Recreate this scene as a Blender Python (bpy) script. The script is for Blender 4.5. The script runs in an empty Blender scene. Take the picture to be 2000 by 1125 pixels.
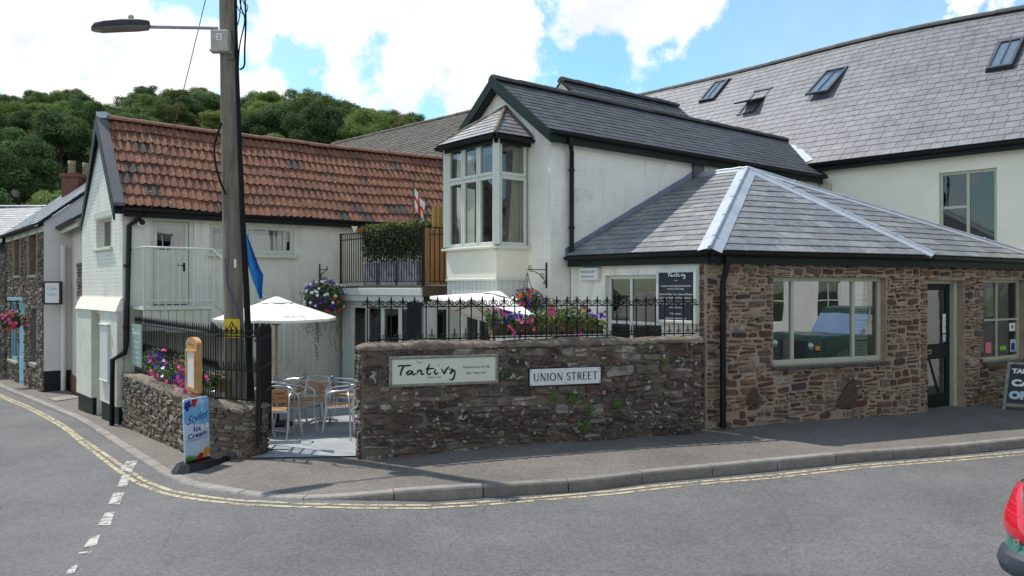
import bpy, math, random
from mathutils import Vector, Matrix
R = math.radians
sc = bpy.context.scene
col = sc.collection
H = 2.0                      # eye height above the pavement by the long wall
FP = 1550.0                  # focal length in pixels of the 2000 px wide photograph

# ------------------------------------------------------------------ camera
cam_d = bpy.data.cameras.new('camera'); cam = bpy.data.objects.new('camera', cam_d); col.objects.link(cam)
cam.location = (0, 0, H); cam.rotation_euler = (R(90), 0, 0)
cam_d.sensor_width = 36; cam_d.lens = 36 * FP / 2000; cam_d.clip_end = 2000; cam_d.clip_start = .05
sc.camera = cam

# ------------------------------------------------------------------ sky and sun
SUN = Vector((-.82 * math.cos(R(58)), .573 * math.cos(R(58)), math.sin(R(58)))).normalized()
w = bpy.data.worlds.new('World'); sc.world = w; w.use_nodes = True
nt = w.node_tree; nt.nodes.clear()
N = nt.nodes.new; L = nt.links.new
out = N('ShaderNodeOutputWorld'); bg = N('ShaderNodeBackground'); bg.inputs[1].default_value = .1
sky = N('ShaderNodeTexSky'); sky.sky_type = 'NISHITA'; sky.sun_disc = False
sky.sun_elevation = R(58); sky.sun_rotation = math.atan2(SUN.x, SUN.y)
sky.altitude = 100; sky.air_density = 1.2; sky.dust_density = .6; sky.ozone_density = 2.0
tc = N('ShaderNodeTexCoord')
def dirpx(x, y): return Vector(((x - 1000) / FP, 1, (562.5 - y) / FP)).normalized()
# clouds: puffs round real directions in the sky, broken up by noise
blobs = [(850, 60, 250), (730, 40, 190), (950, 130, 150), (860, 170, 140), (980, 15, 170), (1060, 30, 90), (790, 140, 130), (1010, 205, 80), (940, 195, 105),
         (60, 100, 170), (200, 120, 170), (320, 140, 150), (420, 100, 110), (130, 185, 160), (330, 210, 120), (520, 30, 85), (560, 40, 70), (20, 60, 160), (690, 90, 20),
         (330, 60, 75), (250, 195, 130), (480, 60, 60), (1440, 5, 45), (1480, 12, 30), (1920, -30, 70), (1990, -10, 80), (20, 205, 90), (1250, -60, 200), (600, -160, 200), (1500, -300, 300), (1360, 62, 8)]
extra = [((-.9, .2, .5), .35), ((.8, .1, .45), .4), ((.5, -.8, .5), .45), ((-.5, -.8, .4), .45), ((0, -.3, .95), .3), ((.95, -.4, .25), .3), ((-.2, -.95, .25), .3), ((-1, -.2, .2), .3), ((-.3, .35, .9), .25)]
nz = N('ShaderNodeTexNoise'); nz.inputs['Scale'].default_value = 8.0; nz.inputs['Detail'].default_value = 9; nz.inputs['Roughness'].default_value = .58
L(tc.outputs['Generated'], nz.inputs['Vector'])
wp = N('ShaderNodeTexNoise'); wp.inputs['Scale'].default_value = 4.5; wp.inputs['Detail'].default_value = 7; wp.inputs['Roughness'].default_value = .6; L(tc.outputs['Generated'], wp.inputs['Vector'])
w1 = N('ShaderNodeVectorMath'); w1.operation = 'SUBTRACT'; L(wp.outputs['Color'], w1.inputs[0]); w1.inputs[1].default_value = (.5, .5, .5)
w2 = N('ShaderNodeVectorMath'); w2.operation = 'SCALE'; L(w1.outputs[0], w2.inputs[0]); w2.inputs['Scale'].default_value = .30
w3 = N('ShaderNodeVectorMath'); L(w2.outputs[0], w3.inputs[0]); L(tc.outputs['Generated'], w3.inputs[1])
acc = None
cloud_list = [(dirpx(a, b), c / FP) for a, b, c in blobs] + [(Vector(a).normalized(), r) for a, r in extra]
for d, r in cloud_list:
    dn = N('ShaderNodeVectorMath'); dn.operation = 'DISTANCE'; dn.inputs[1].default_value = d; L(w3.outputs[0], dn.inputs[0])
    m = N('ShaderNodeMapRange'); m.inputs['From Min'].default_value = 0; m.inputs['From Max'].default_value = r * 1.25
    m.inputs['To Min'].default_value = 1; m.inputs['To Max'].default_value = 0; L(dn.outputs['Value'], m.inputs['Value'])
    if acc is None: acc = m.outputs[0]
    else:
        a = N('ShaderNodeMath'); a.operation = 'MAXIMUM'; L(acc, a.inputs[0]); L(m.outputs[0], a.inputs[1]); acc = a.outputs[0]
s = N('ShaderNodeMath'); s.operation = 'MULTIPLY_ADD'; L(nz.outputs[0], s.inputs[0]); s.inputs[1].default_value = 1.9; L(acc, s.inputs[2])
mr = N('ShaderNodeMapRange'); mr.interpolation_type = 'SMOOTHSTEP'; mr.inputs['From Min'].default_value = 1.30; mr.inputs['From Max'].default_value = 1.56; L(s.outputs[0], mr.inputs['Value'])
# thin veils elsewhere
nz2 = N('ShaderNodeTexNoise'); nz2.inputs['Scale'].default_value = 2.2; nz2.inputs['Detail'].default_value = 6
L(tc.outputs['Generated'], nz2.inputs['Vector'])
mv = N('ShaderNodeMapRange'); mv.inputs['From Min'].default_value = .42; mv.inputs['From Max'].default_value = .8; mv.inputs['To Max'].default_value = .35; L(nz2.outputs[0], mv.inputs['Value'])
mx_ = N('ShaderNodeMath'); mx_.operation = 'MAXIMUM'; L(mr.outputs[0], mx_.inputs[0]); L(mv.outputs[0], mx_.inputs[1])
tint = N('ShaderNodeMix'); tint.data_type = 'RGBA'; tint.blend_type = 'MULTIPLY'; tint.inputs[0].default_value = 1
L(sky.outputs[0], tint.inputs[6]); tint.inputs[7].default_value = (.96, 1.3, 1.33, 1)
mix = N('ShaderNodeMix'); mix.data_type = 'RGBA'; L(mx_.outputs[0], mix.inputs[0]); L(tint.outputs[2], mix.inputs[6]); ns3 = N('ShaderNodeTexNoise'); ns3.inputs['Scale'].default_value = 11; ns3.inputs['Detail'].default_value = 6; L(w3.outputs[0], ns3.inputs['Vector'])
r3 = N('ShaderNodeMapRange'); r3.inputs['From Min'].default_value = .35; r3.inputs['From Max'].default_value = .6; L(ns3.outputs[0], r3.inputs['Value'])
cm = N('ShaderNodeMix'); cm.data_type = 'RGBA'; L(r3.outputs[0], cm.inputs[0]); cm.inputs[6].default_value = (6.2, 6.5, 6.9, 1); cm.inputs[7].default_value = (8.4, 8.4, 8.4, 1); L(cm.outputs[2], mix.inputs[7])
L(mix.outputs[2], bg.inputs[0]); L(bg.outputs[0], out.inputs[0])
sd = bpy.data.lights.new('sun', 'SUN'); sd.energy = 3.3; sd.angle = R(.5); sd.color = (1, .95, .87)
so = bpy.data.objects.new('sun', sd); col.objects.link(so); so.rotation_euler = SUN.to_track_quat('Z', 'Y').to_euler(); so.location = (0, 0, 30)
sc.view_settings.view_transform = 'Standard'; sc.view_settings.look = 'None'; sc.view_settings.exposure = .56; sc.view_settings.gamma = 1
sc.render.engine = 'CYCLES'; sc.cycles.max_bounces = 7; sc.cycles.transparent_max_bounces = 12; sc.cycles.use_denoising = True
sc.cycles.sample_clamp_indirect = 4

# ------------------------------------------------------------------ materials
def mat(name, c, rough=.8, var=.15, vs=3., bump=0., bs=40., metal=0., spec=.4, c2=None, c2s=1.5, c2t=(.5, .65), uv=False, island=0., alpha=None, stops=None, emis=0, bdist=.01):
    """base colour + soft noise variation + an optional second colour in patches + bump"""
    m = bpy.data.materials.new(name); m.use_nodes = True; t = m.node_tree; n = t.nodes; l = t.links
    b = n['Principled BSDF']; b.inputs['Roughness'].default_value = rough; b.inputs['Metallic'].default_value = metal
    b.inputs['Specular IOR Level'].default_value = spec
    co = n.new('ShaderNodeTexCoord'); src = co.outputs['UV' if uv else 'Object']
    geo = n.new('ShaderNodeNewGeometry'); 
    src = geo.outputs['Position'] if not uv and name.startswith('w_') else src
    if stops:
        r = n.new('ShaderNodeValToRGB'); r.color_ramp.interpolation = 'CONSTANT' if len(stops) > 4 else 'LINEAR'
        e = r.color_ramp.elements; e[0].position = 0; e[0].color = (*stops[0], 1); e[1].position = 1 / len(stops); e[1].color = (*stops[1], 1)
        for i in range(2, len(stops)): q = e.new(i / len(stops)); q.color = (*stops[i], 1)
        l.new(geo.outputs['Random Per Island'], r.inputs[0]); cur = r.outputs[0]
    else:
        rgb = n.new('ShaderNodeRGB'); rgb.outputs[0].default_value = (*c, 1); cur = rgb.outputs[0]
    def noise(s, d=5, ro=.6):
        q = n.new('ShaderNodeTexNoise'); q.inputs['Scale'].default_value = s; q.inputs['Detail'].default_value = d; q.inputs['Roughness'].default_value = ro
        l.new(src, q.inputs['Vector']); return q.outputs[0]
    def mul(cur, fac_socket, lo, hi, fmin=.3, fmax=.7):
        mp = n.new('ShaderNodeMapRange'); mp.inputs['From Min'].default_value = fmin; mp.inputs['From Max'].default_value = fmax
        mp.inputs['To Min'].default_value = lo; mp.inputs['To Max'].default_value = hi; l.new(fac_socket, mp.inputs['Value'])
        v = n.new('ShaderNodeVectorMath'); v.operation = 'SCALE'; l.new(cur, v.inputs[0]); l.new(mp.outputs[0], v.inputs['Scale']); return v.outputs[0]
    if island: cur = mul(cur, geo.outputs['Random Per Island'], 1 - island, 1 + island, 0, 1)
    if var: cur = mul(cur, noise(vs), 1 - var, 1 + var)
    if c2:
        mp = n.new('ShaderNodeMapRange'); mp.inputs['From Min'].default_value = c2t[0]; mp.inputs['From Max'].default_value = c2t[1]; l.new(noise(c2s, 8, .7), mp.inputs['Value'])
        mm = n.new('ShaderNodeMix'); mm.data_type = 'RGBA'; l.new(mp.outputs[0], mm.inputs[0]); l.new(cur, mm.inputs[6]); mm.inputs[7].default_value = (*c2, 1); cur = mm.outputs[2]
    l.new(cur, b.inputs['Base Color'])
    if bump:
        bp = n.new('ShaderNodeBump'); bp.inputs['Strength'].default_value = bump; bp.inputs['Distance'].default_value = bdist
        l.new(noise(bs), bp.inputs['Height']); l.new(bp.outputs[0], b.inputs['Normal'])
    if emis: b.inputs['Emission Color'].default_value = (*c, 1); b.inputs['Emission Strength'].default_value = emis
    return m

def brick_mat(name, c, dirt=(.5, .48, .4), bh=.075, bw=.43, strength=.32, dt=(.62, .8)):
    m = mat(name, c, .55, .07, 2.2, uv=True, c2=dirt, c2s=.9, c2t=dt, spec=.3)
    t = m.node_tree; n = t.nodes; l = t.links; b = n['Principled BSDF']
    co = n.new('ShaderNodeTexCoord')
    nq = n.new('ShaderNodeTexNoise'); nq.inputs['Scale'].default_value = 3.; nq.inputs['Detail'].default_value = 3
    l.new(co.outputs['UV'], nq.inputs['Vector'])
    sc_ = n.new('ShaderNodeVectorMath'); sc_.operation = 'SCALE'; sc_.inputs['Scale'].default_value = .02; l.new(nq.outputs['Color'], sc_.inputs[0])
    ad = n.new('ShaderNodeVectorMath'); l.new(co.outputs['UV'], ad.inputs[0]); l.new(sc_.outputs[0], ad.inputs[1])
    br = n.new('ShaderNodeTexBrick'); l.new(ad.outputs[0], br.inputs['Vector']); br.inputs['Scale'].default_value = 1
    br.inputs['Brick Width'].default_value = bw; br.inputs['Row Height'].default_value = bh; br.inputs['Mortar Size'].default_value = .006; br.inputs['Mortar Smooth'].default_value = .6
    br.inputs['Color1'].default_value = (1, 1, 1, 1); br.inputs['Color2'].default_value = (.82, .82, .82, 1); br.inputs['Mortar'].default_value = (0, 0, 0, 1)
    nn = n.new('ShaderNodeTexNoise'); nn.inputs['Scale'].default_value = 30; nn.inputs['Detail'].default_value = 4; l.new(co.outputs['UV'], nn.inputs['Vector'])
    mm = n.new('ShaderNodeMath'); mm.operation = 'MULTIPLY_ADD'; l.new(nn.outputs[0], mm.inputs[0]); mm.inputs[1].default_value = .45; l.new(br.outputs['Color'], mm.inputs[2])
    bp = n.new('ShaderNodeBump'); bp.inputs['Strength'].default_value = strength; bp.inputs['Distance'].default_value = .008
    l.new(mm.outputs[0], bp.inputs['Height']); l.new(bp.outputs[0], b.inputs['Normal'])
    sk_m = n.new('ShaderNodeMapping'); sk_m.inputs['Scale'].default_value = (5, .55, 1); l.new(co.outputs['UV'], sk_m.inputs[0]); sk_n = n.new('ShaderNodeTexNoise'); sk_n.inputs['Detail'].default_value = 6; sk_n.inputs['Scale'].default_value = 1.3; l.new(sk_m.outputs[0], sk_n.inputs['Vector'])
    sk_r = n.new('ShaderNodeMapRange'); sk_r.inputs['From Min'].default_value = .52; sk_r.inputs['From Max'].default_value = .75; sk_r.inputs['To Min'].default_value = 1; sk_r.inputs['To Max'].default_value = .8; l.new(sk_n.outputs[0], sk_r.inputs['Value'])
    b0_ = b.inputs['Base Color'].links[0].from_socket; sv = n.new('ShaderNodeVectorMath'); sv.operation = 'SCALE'; l.new(b0_, sv.inputs[0]); l.new(sk_r.outputs[0], sv.inputs['Scale']); l.new(sv.outputs[0], b.inputs['Base Color'])
    # paint film gathers grime in the joints
    base = b.inputs['Base Color'].links[0].from_socket
    mp = n.new('ShaderNodeMapRange'); mp.inputs['From Min'].default_value = 0; mp.inputs['From Max'].default_value = .6; mp.inputs['To Min'].default_value = .9; l.new(br.outputs['Color'], mp.inputs['Value'])
    v = n.new('ShaderNodeVectorMath'); v.operation = 'SCALE'; l.new(base, v.inputs[0]); l.new(mp.outputs[0], v.inputs['Scale']); l.new(v.outputs[0], b.inputs['Base Color'])
    return m

def glass_mat(name='glass', tint=(.9, .95, .93), f0=.06):
    m = bpy.data.materials.new(name); m.use_nodes = True; t = m.node_tree; n = t.nodes; l = t.links; n.clear()
    o = n.new('ShaderNodeOutputMaterial'); tr = n.new('ShaderNodeBsdfTransparent'); tr.inputs[0].default_value = (*tint, 1)
    g = n.new('ShaderNodeBsdfGlossy'); g.inputs['Roughness'].default_value = .0; g.inputs[0].default_value = (.95, .97, 1, 1)
    fr = n.new('ShaderNodeLayerWeight'); fr.inputs[0].default_value = .35
    mp = n.new('ShaderNodeMapRange'); mp.inputs['To Min'].default_value = f0; mp.inputs['To Max'].default_value = 1.; l.new(fr.outputs['Fresnel'], mp.inputs['Value'])
    ns = n.new('ShaderNodeTexNoise'); ns.inputs['Scale'].default_value = 1.6; ns.inputs['Detail'].default_value = 1
    bp = n.new('ShaderNodeBump'); bp.inputs['Strength'].default_value = .08; bp.inputs['Distance'].default_value = .02
    tcn = n.new('ShaderNodeTexCoord'); l.new(tcn.outputs['Object'], ns.inputs['Vector']); l.new(ns.outputs[0], bp.inputs['Height']); l.new(bp.outputs[0], g.inputs['Normal'])
    mx = n.new('ShaderNodeMixShader'); l.new(mp.outputs[0], mx.inputs[0]); l.new(tr.outputs[0], mx.inputs[1]); l.new(g.outputs[0], mx.inputs[2]); l.new(mx.outputs[0], o.inputs[0])
    return m

def asphalt(name, c, c2, speck=.3):
    m = mat(name, c, .88, .12, .5, bump=.9, bs=75, c2=c2, c2s=.33, c2t=(.45, .75), bdist=.012, spec=.3)
    t = m.node_tree; n = t.nodes; l = t.links; b = n['Principled BSDF']; base = b.inputs['Base Color'].links[0].from_socket
    co = n.new('ShaderNodeTexCoord')
    v = n.new('ShaderNodeTexVoronoi'); v.inputs['Scale'].default_value = 55; l.new(co.outputs['Object'], v.inputs['Vector'])
    sp = n.new('ShaderNodeSeparateColor'); l.new(v.outputs['Color'], sp.inputs[0])
    mp = n.new('ShaderNodeMapRange'); mp.inputs['To Min'].default_value = 1 - speck; mp.inputs['To Max'].default_value = 1 + speck; l.new(sp.outputs[0], mp.inputs['Value'])
    q = n.new('ShaderNodeVectorMath'); q.operation = 'SCALE'; l.new(base, q.inputs[0]); l.new(mp.outputs[0], q.inputs['Scale'])
    # sparse pale chips
    v2 = n.new('ShaderNodeTexVoronoi'); v2.inputs['Scale'].default_value = 9; l.new(co.outputs['Object'], v2.inputs['Vector'])
    m2 = n.new('ShaderNodeMapRange'); m2.inputs['From Min'].default_value = .06; m2.inputs['From Max'].default_value = .08; m2.inputs['To Min'].default_value = .55; m2.inputs['To Max'].default_value = 0; l.new(v2.outputs['Distance'], m2.inputs['Value'])
    mm = n.new('ShaderNodeMix'); mm.data_type = 'RGBA'; l.new(m2.outputs[0], mm.inputs[0]); l.new(q.outputs[0], mm.inputs[6]); mm.inputs[7].default_value = (.33, .31, .28, 1)
    # long hairline cracks and worn, oily patches
    wn_ = n.new('ShaderNodeTexNoise'); wn_.inputs['Scale'].default_value = 1.1; wn_.inputs['Detail'].default_value = 6; l.new(co.outputs['Object'], wn_.inputs['Vector'])
    wv = n.new('ShaderNodeVectorMath'); wv.operation = 'SCALE'; wv.inputs['Scale'].default_value = .9; l.new(wn_.outputs['Color'], wv.inputs[0]); wa = n.new('ShaderNodeVectorMath'); l.new(wv.outputs[0], wa.inputs[0]); l.new(co.outputs['Object'], wa.inputs[1])
    ce = n.new('ShaderNodeTexVoronoi'); ce.feature = 'DISTANCE_TO_EDGE'; ce.inputs['Scale'].default_value = .28; l.new(wa.outputs[0], ce.inputs['Vector'])
    cr = n.new('ShaderNodeMapRange'); cr.inputs['From Min'].default_value = .001; cr.inputs['From Max'].default_value = .0035; cr.inputs['To Min'].default_value = .8; cr.inputs['To Max'].default_value = 1; l.new(ce.outputs['Distance'], cr.inputs['Value'])
    on = n.new('ShaderNodeTexNoise'); on.inputs['Scale'].default_value = .7; on.inputs['Detail'].default_value = 8; on.inputs['Roughness'].default_value = .7; l.new(co.outputs['Object'], on.inputs['Vector'])
    om = n.new('ShaderNodeMapRange'); om.inputs['From Min'].default_value = .35; om.inputs['From Max'].default_value = .65; om.inputs['To Min'].default_value = .84; om.inputs['To Max'].default_value = 1.1; l.new(on.outputs[0], om.inputs['Value'])
    ml = n.new('ShaderNodeMath'); ml.operation = 'MULTIPLY'; l.new(cr.outputs[0], ml.inputs[0]); l.new(om.outputs[0], ml.inputs[1])
    fv = n.new('ShaderNodeVectorMath'); fv.operation = 'SCALE'; l.new(mm.outputs[2], fv.inputs[0]); l.new(ml.outputs[0], fv.inputs['Scale']); l.new(fv.outputs[0], b.inputs['Base Color'])
    return m

def worn_paint(name, c, ws=14, th=.37):
    m = mat(name, c, .7, .12, 8, bump=.5, bs=90)
    t = m.node_tree; n = t.nodes; l = t.links; b = n['Principled BSDF']
    co = n.new('ShaderNodeTexCoord'); q = n.new('ShaderNodeTexNoise'); q.inputs['Scale'].default_value = ws; q.inputs['Detail'].default_value = 9; q.inputs['Roughness'].default_value = .75
    l.new(co.outputs['Object'], q.inputs['Vector'])
    mp = n.new('ShaderNodeMapRange'); mp.inputs['From Min'].default_value = th; mp.inputs['From Max'].default_value = th + .07; l.new(q.outputs[0], mp.inputs['Value']); l.new(mp.outputs[0], b.inputs['Alpha'])
    return m

M = {}
M['brick'] = brick_mat('painted_brick', (.83, .81, .73))
M['brick_gable'] = brick_mat('painted_brick_gable', (.76, .745, .66), strength=.9)
M['brick_old'] = brick_mat('painted_brick_old', (.66, .66, .60), (.42, .40, .34), dt=(.55, .8), strength=.8)
M['brick_sage'] = brick_mat('painted_brick_sage', (.69, .68, .59), (.45, .45, .38), dt=(.6, .85))
M['render'] = mat('cream_render', (.80, .77, .64), .7, .06, 1.2, .15, 60, c2=(.62, .6, .5), c2s=.6, c2t=(.55, .9))
M['rough'] = mat('roughcast', (.66, .66, .57), .85, .1, 3, .9, 45, c2=(.42, .44, .36), c2s=1.2, c2t=(.6, .85), bdist=.03)
M['pink'] = mat('pink_render', (.62, .55, .49), .8, .07, 1.5, .3, 30, c2=(.5, .45, .4), c2s=1.1, c2t=(.6, .85))
M['white'] = mat('white_render', (.68, .67, .64), .8, .07, 1.5, .3, 30, c2=(.5, .5, .46), c2s=1.1, c2t=(.6, .85))
M['sage'] = mat('sage_paint', (.44, .46, .36), .45, .06, 4)
M['sagelight'] = mat('pale_sage_paint', (.56, .58, .49), .5, .05, 4, c2=(.42, .44, .36), c2s=2, c2t=(.6, .9))
M['frame'] = mat('pale_frame_paint', (.62, .65, .58), .4, .05, 5)
M['panel'] = mat('painted_boarding', (.58, .61, .57), .55, .05, 5)
M['dkgreen'] = mat('dark_green_paint', (.005, .016, .012), .55, .1, 3, spec=.25)
M['gutter'] = mat('black_gutter', (.006, .0065, .009), .45, .1, 5, spec=.3)
M['iron'] = mat('black_iron', (.006, .006, .007), .55, .2, 20, .2, 90, spec=.3)
M['lead'] = mat('lead_sheet', (.40, .43, .47), .5, .12, 3, .25, 12, metal=.25, c2=(.55, .57, .6), c2s=2.5, c2t=(.5, .8))
M['leaddark'] = mat('dark_lead', (.095, .10, .105), .6, .2, 3, metal=.1, c2=(.14, .14, .135), c2s=2, c2t=(.5, .7))
M['slate_main'] = mat('dark_slate', (.058, .058, .060), .55, .25, 7, .4, 60, spec=.5, island=.28, c2=(.16, .15, .13), c2s=5, c2t=(.6, .8))
M['slate_wing'] = mat('blue_slate', (.175, .17, .178), .46, .2, 6, .4, 50, spec=.55, island=.09, c2=(.10, .095, .10), c2s=1.1, c2t=(.5, .75))
M['slate_hip'] = mat('mossy_slate', None, .5, .22, 9, .4, 60, spec=.5, stops=[(.20, .205, .215), (.22, .22, .215), (.175, .18, .19), (.26, .26, .255), (.20, .195, .20), (.18, .185, .195)], c2=(.12, .115, .08), c2s=6, c2t=(.55, .68))
M['slate_old'] = mat('old_slate', (.085, .078, .066), .85, .35, 14, .9, 40, island=.35, c2=(.19, .17, .13), c2s=9, c2t=(.48, .66), bdist=.03)
M['slate_far'] = mat('grey_slate', (.17, .175, .18), .5, .25, 6, .3, 40, island=.2, c2=(.34, .34, .33), c2s=3, c2t=(.5, .7))
M['under'] = mat('roof_underlay', (.015, .015, .016), .9, 0)
M['ridge_dark'] = mat('ridge_tile', (.06, .058, .056), .75, .3, 8, .5, 40)
M['pantile'] = mat('clay_pantile', None, .8, .3, 9, .5, 60, spec=.25, stops=[(0.2101, 0.0921, 0.054), (0.2279, 0.0996, 0.0579), (0.1893, 0.0836, 0.0506), (0.2457, 0.1064, 0.0627), (0.2011, 0.091, 0.054), (0.2189, 0.0951, 0.0549), (0.1685, 0.0807, 0.0492), (0.2071, 0.0892, 0.053), (0.2368, 0.1093, 0.0661), (0.1804, 0.0807, 0.0482), (0.075, 0.058, 0.05), (0.2219, 0.0951, 0.0559), (0.2131, 0.0921, 0.054), (0.1953, 0.0881, 0.053), (0.2249, 0.1008, 0.0589), (0.2041, 0.0892, 0.054)], c2=(.095, .06, .048), c2s=4, c2t=(.5, .68))
def lichen(m, s=7, thr=(.7, .73), c=(.55, .52, .45)):
    t = m.node_tree; n = t.nodes; l = t.links; b = n['Principled BSDF']; base = b.inputs['Base Color'].links[0].from_socket
    co = n.new('ShaderNodeTexCoord'); q = n.new('ShaderNodeTexNoise'); q.inputs['Scale'].default_value = s; q.inputs['Detail'].default_value = 5; q.inputs['Roughness'].default_value = .65
    l.new(co.outputs['Object'], q.inputs['Vector'])
    mp = n.new('ShaderNodeMapRange'); mp.inputs['From Min'].default_value = thr[0]; mp.inputs['From Max'].default_value = thr[1]; l.new(q.outputs[0], mp.inputs['Value'])
    mm = n.new('ShaderNodeMix'); mm.data_type = 'RGBA'; l.new(mp.outputs[0], mm.inputs[0]); l.new(base, mm.inputs[6]); mm.inputs[7].default_value = (*c, 1); l.new(mm.outputs[2], b.inputs['Base Color'])
lichen(M['pantile'], 13, (.675, .70))
lichen(M['slate_hip'], 9, (.62, .7), (.38, .37, .32))
M['ridge_clay'] = mat('clay_ridge', (.24, .11, .075), .85, .35, 9, .5, 50, c2=(.14, .09, .06), c2s=5, c2t=(.5, .7))
M['mortar'] = mat('mortar', (.37, .285, .215), .95, .2, 5, .8, 60, bdist=.02)
M['mortar_old'] = mat('old_mortar', (.19, .155, .12), .95, .3, 5, .9, 50, c2=(.21, .18, .13), c2s=2.2, c2t=(.5, .75), bdist=.03)
M['stone'] = mat('rubble_stone', None, .85, .3, 11, .9, 38, stops=[(.135, .08, .06), (.19, .125, .09), (.09, .052, .045), (.25, .185, .13), (.12, .105, .095), (.16, .065, .045), (.22, .19, .155), (.075, .055, .055), (.26, .20, .14), (.105, .065, .05), (.18, .14, .11), (.14, .07, .055), (.36, .32, .27), (.26, .14, .08), (.17, .115, .09), (.23, .17, .13)], c2=(.06, .042, .037), c2s=7, c2t=(.5, .68), bdist=.035)
stretch_z = True
M['stone_old'] = mat('weathered_stone', None, .9, .4, 9, 1., 26, stops=[(.165, .125, .10), (.20, .16, .125), (.11, .082, .07), (.23, .195, .155), (.15, .135, .12), (.17, .10, .08), (.21, .185, .155), (.09, .072, .066), (.25, .205, .16), (.37, .34, .30), (.18, .135, .11), (.15, .125, .105)], c2=(.04, .032, .03), c2s=2.6, c2t=(.47, .66), bdist=.04)
lichen(M['stone_old'], 10, (.58, .62), (.46, .42, .37))
lichen(M['stone'], 7, (.72, .75), (.6, .56, .5))
M['stone_left'] = mat('grey_brown_stone', None, .9, .35, 9, 1., 26, stops=[(.20, .16, .12), (.25, .21, .16), (.15, .12, .095), (.29, .25, .19), (.17, .155, .13), (.20, .13, .10)], c2=(.08, .065, .05), c2s=6, c2t=(.5, .7), bdist=.04)
M['stone_blk'] = mat('black_stone', (.03, .032, .036), .6, .3, 20, .6, 40)
M['coping'] = mat('mortar_coping', (.20, .16, .12), .9, .35, 5, 1., 24, c2=(.12, .10, .08), c2s=3.5, c2t=(.48, .62), bdist=.03)
M['road'] = asphalt('road_asphalt', (.138, .133, .133), (.158, .153, .15), .22)
M['pave'] = asphalt('pavement_asphalt', (.155, .138, .122), (.19, .17, .15), .25)
M['patio'] = mat('patio_screed', (.27, .29, .30), .7, .15, 1.5, .3, 50, c2=(.36, .38, .39), c2s=1.2, c2t=(.45, .7))
M['kerb'] = mat('kerb_stone', (.23, .21, .19), .85, .2, 8, .7, 60, island=.16, c2=(.13, .11, .10), c2s=5, c2t=(.52, .75))
M['ypaint'] = worn_paint('yellow_line_paint', (.45, .385, .24), 11, .43)
M['wpaint'] = worn_paint('white_line_paint', (.43, .41, .38), 12, .43)
M['grass'] = mat('rough_grass', (.05, .075, .025), .95, .3, .2)
M['hill'] = mat('woodland_floor', (.018, .028, .012), .95, .3, .1)
M['glass'] = glass_mat()
M['glassshop'] = glass_mat('shop_glass', (.8, .82, .8), .34)
M['glassdark'] = glass_mat('glass_reflective', (.8, .82, .8), .22)
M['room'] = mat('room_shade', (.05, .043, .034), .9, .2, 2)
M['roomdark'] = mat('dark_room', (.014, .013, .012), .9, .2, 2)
M['curtain'] = mat('cream_curtain', (.60, .55, .40), .9, .1, 6)
M['net'] = mat('net_curtain', (.5, .52, .5), .9, .2, 30)
M['black'] = mat('black_plastic', (.012, .012, .013), .4, .1, 5)
M['rubber'] = mat('tyre_rubber', (.015, .015, .016), .8, .1, 5)
M['alu'] = mat('brushed_aluminium', (.62, .63, .65), .28, .05, 20, metal=.95)
M['slat'] = mat('varnished_slat', (.42, .24, .10), .45, .25, 14, island=.2)
M['oak'] = mat('oak_frame', (.48, .27, .10), .5, .2, 12)
M['paper'] = mat('menu_paper', (.62, .58, .52), .7, .05, 8)
M['pole'] = mat('weathered_pole_wood', (.21, .18, .145), .9, .5, 13, .9, 50, c2=(.10, .10, .06), c2s=2.2, c2t=(.5, .7), bdist=.02)
def stretch(m, sz=.06):
    t = m.node_tree; n = t.nodes; l = t.links
    mp = n.new('ShaderNodeMapping'); mp.inputs['Scale'].default_value = (1, 1, sz)
    src = [k for k in n if k.type == 'TEX_COORD'][0].outputs['Object']
    for lk in [k for k in l if k.from_socket == src]:
        to = lk.to_socket; l.remove(lk); l.new(mp.outputs[0], to)
    l.new(src, mp.inputs[0])
stretch(M['pole'], .1)
stretch(M['stone_old'], 2.6); stretch(M['stone_left'], 2.2); stretch(M['stone'], 1.8)
M['fence'] = mat('cedar_board', (.36, .19, .08), .8, .25, 10, island=.25); stretch(M['fence'], .15)
M['willow'] = mat('willow_screen', (.42, .28, .11), .9, .35, 30, island=.3)
M['oldwood'] = mat('damp_timber', (.10, .075, .05), .9, .3, 8, .5, 40)
M['planter'] = mat('mottled_planter', (.33, .33, .38), .8, .3, 12, c2=(.14, .13, .16), c2s=9, c2t=(.5, .65))
M['trough'] = mat('timber_trough', (.13, .115, .06), .9, .35, 9, .4, 40)
M['coir'] = mat('coir_liner', (.12, .065, .03), .95, .3, 40)
M['canvas'] = mat('parasol_canvas', (.80, .78, .71), .9, .04, 5)
M['cloth_blue'] = mat('blue_cloth', (.03, .24, .62), .85, .15, 6)
M['grey'] = mat('lamp_grey', (.30, .31, .33), .5, .15, 10)
M['lampdark'] = mat('lamp_housing', (.028, .028, .038), .5, .2, 8)
M['lens'] = mat('lamp_lens', (.15, .145, .135), .25, .1, 8)
M['boxgrey'] = mat('control_box', (.42, .40, .34), .7, .15, 8)
M['cable'] = mat('cable_black', (.005, .005, .006), .6, 0, spec=.2)
M['bluewire'] = mat('cable_blue', (.01, .03, .25), .5, 0)
M['signcream'] = mat('sign_cream', (.62, .66, .56), .45, .03, 3)
M['signframe'] = mat('sign_frame_wood', (.24, .24, .20), .8, .3, 14, .3, 60)
M['signwhite'] = mat('enamel_white', (.70, .70, .72), .35, .06, 8, c2=(.25, .16, .10), c2s=14, c2t=(.72, .78))
M['board'] = mat('chalkboard_navy', (.012, .016, .03), .5, .1, 4)
M['ink'] = mat('black_ink', (.012, .012, .012), .6, 0)
M['chalk'] = mat('chalk_white', (.78, .78, .76), .8, 0)
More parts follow.
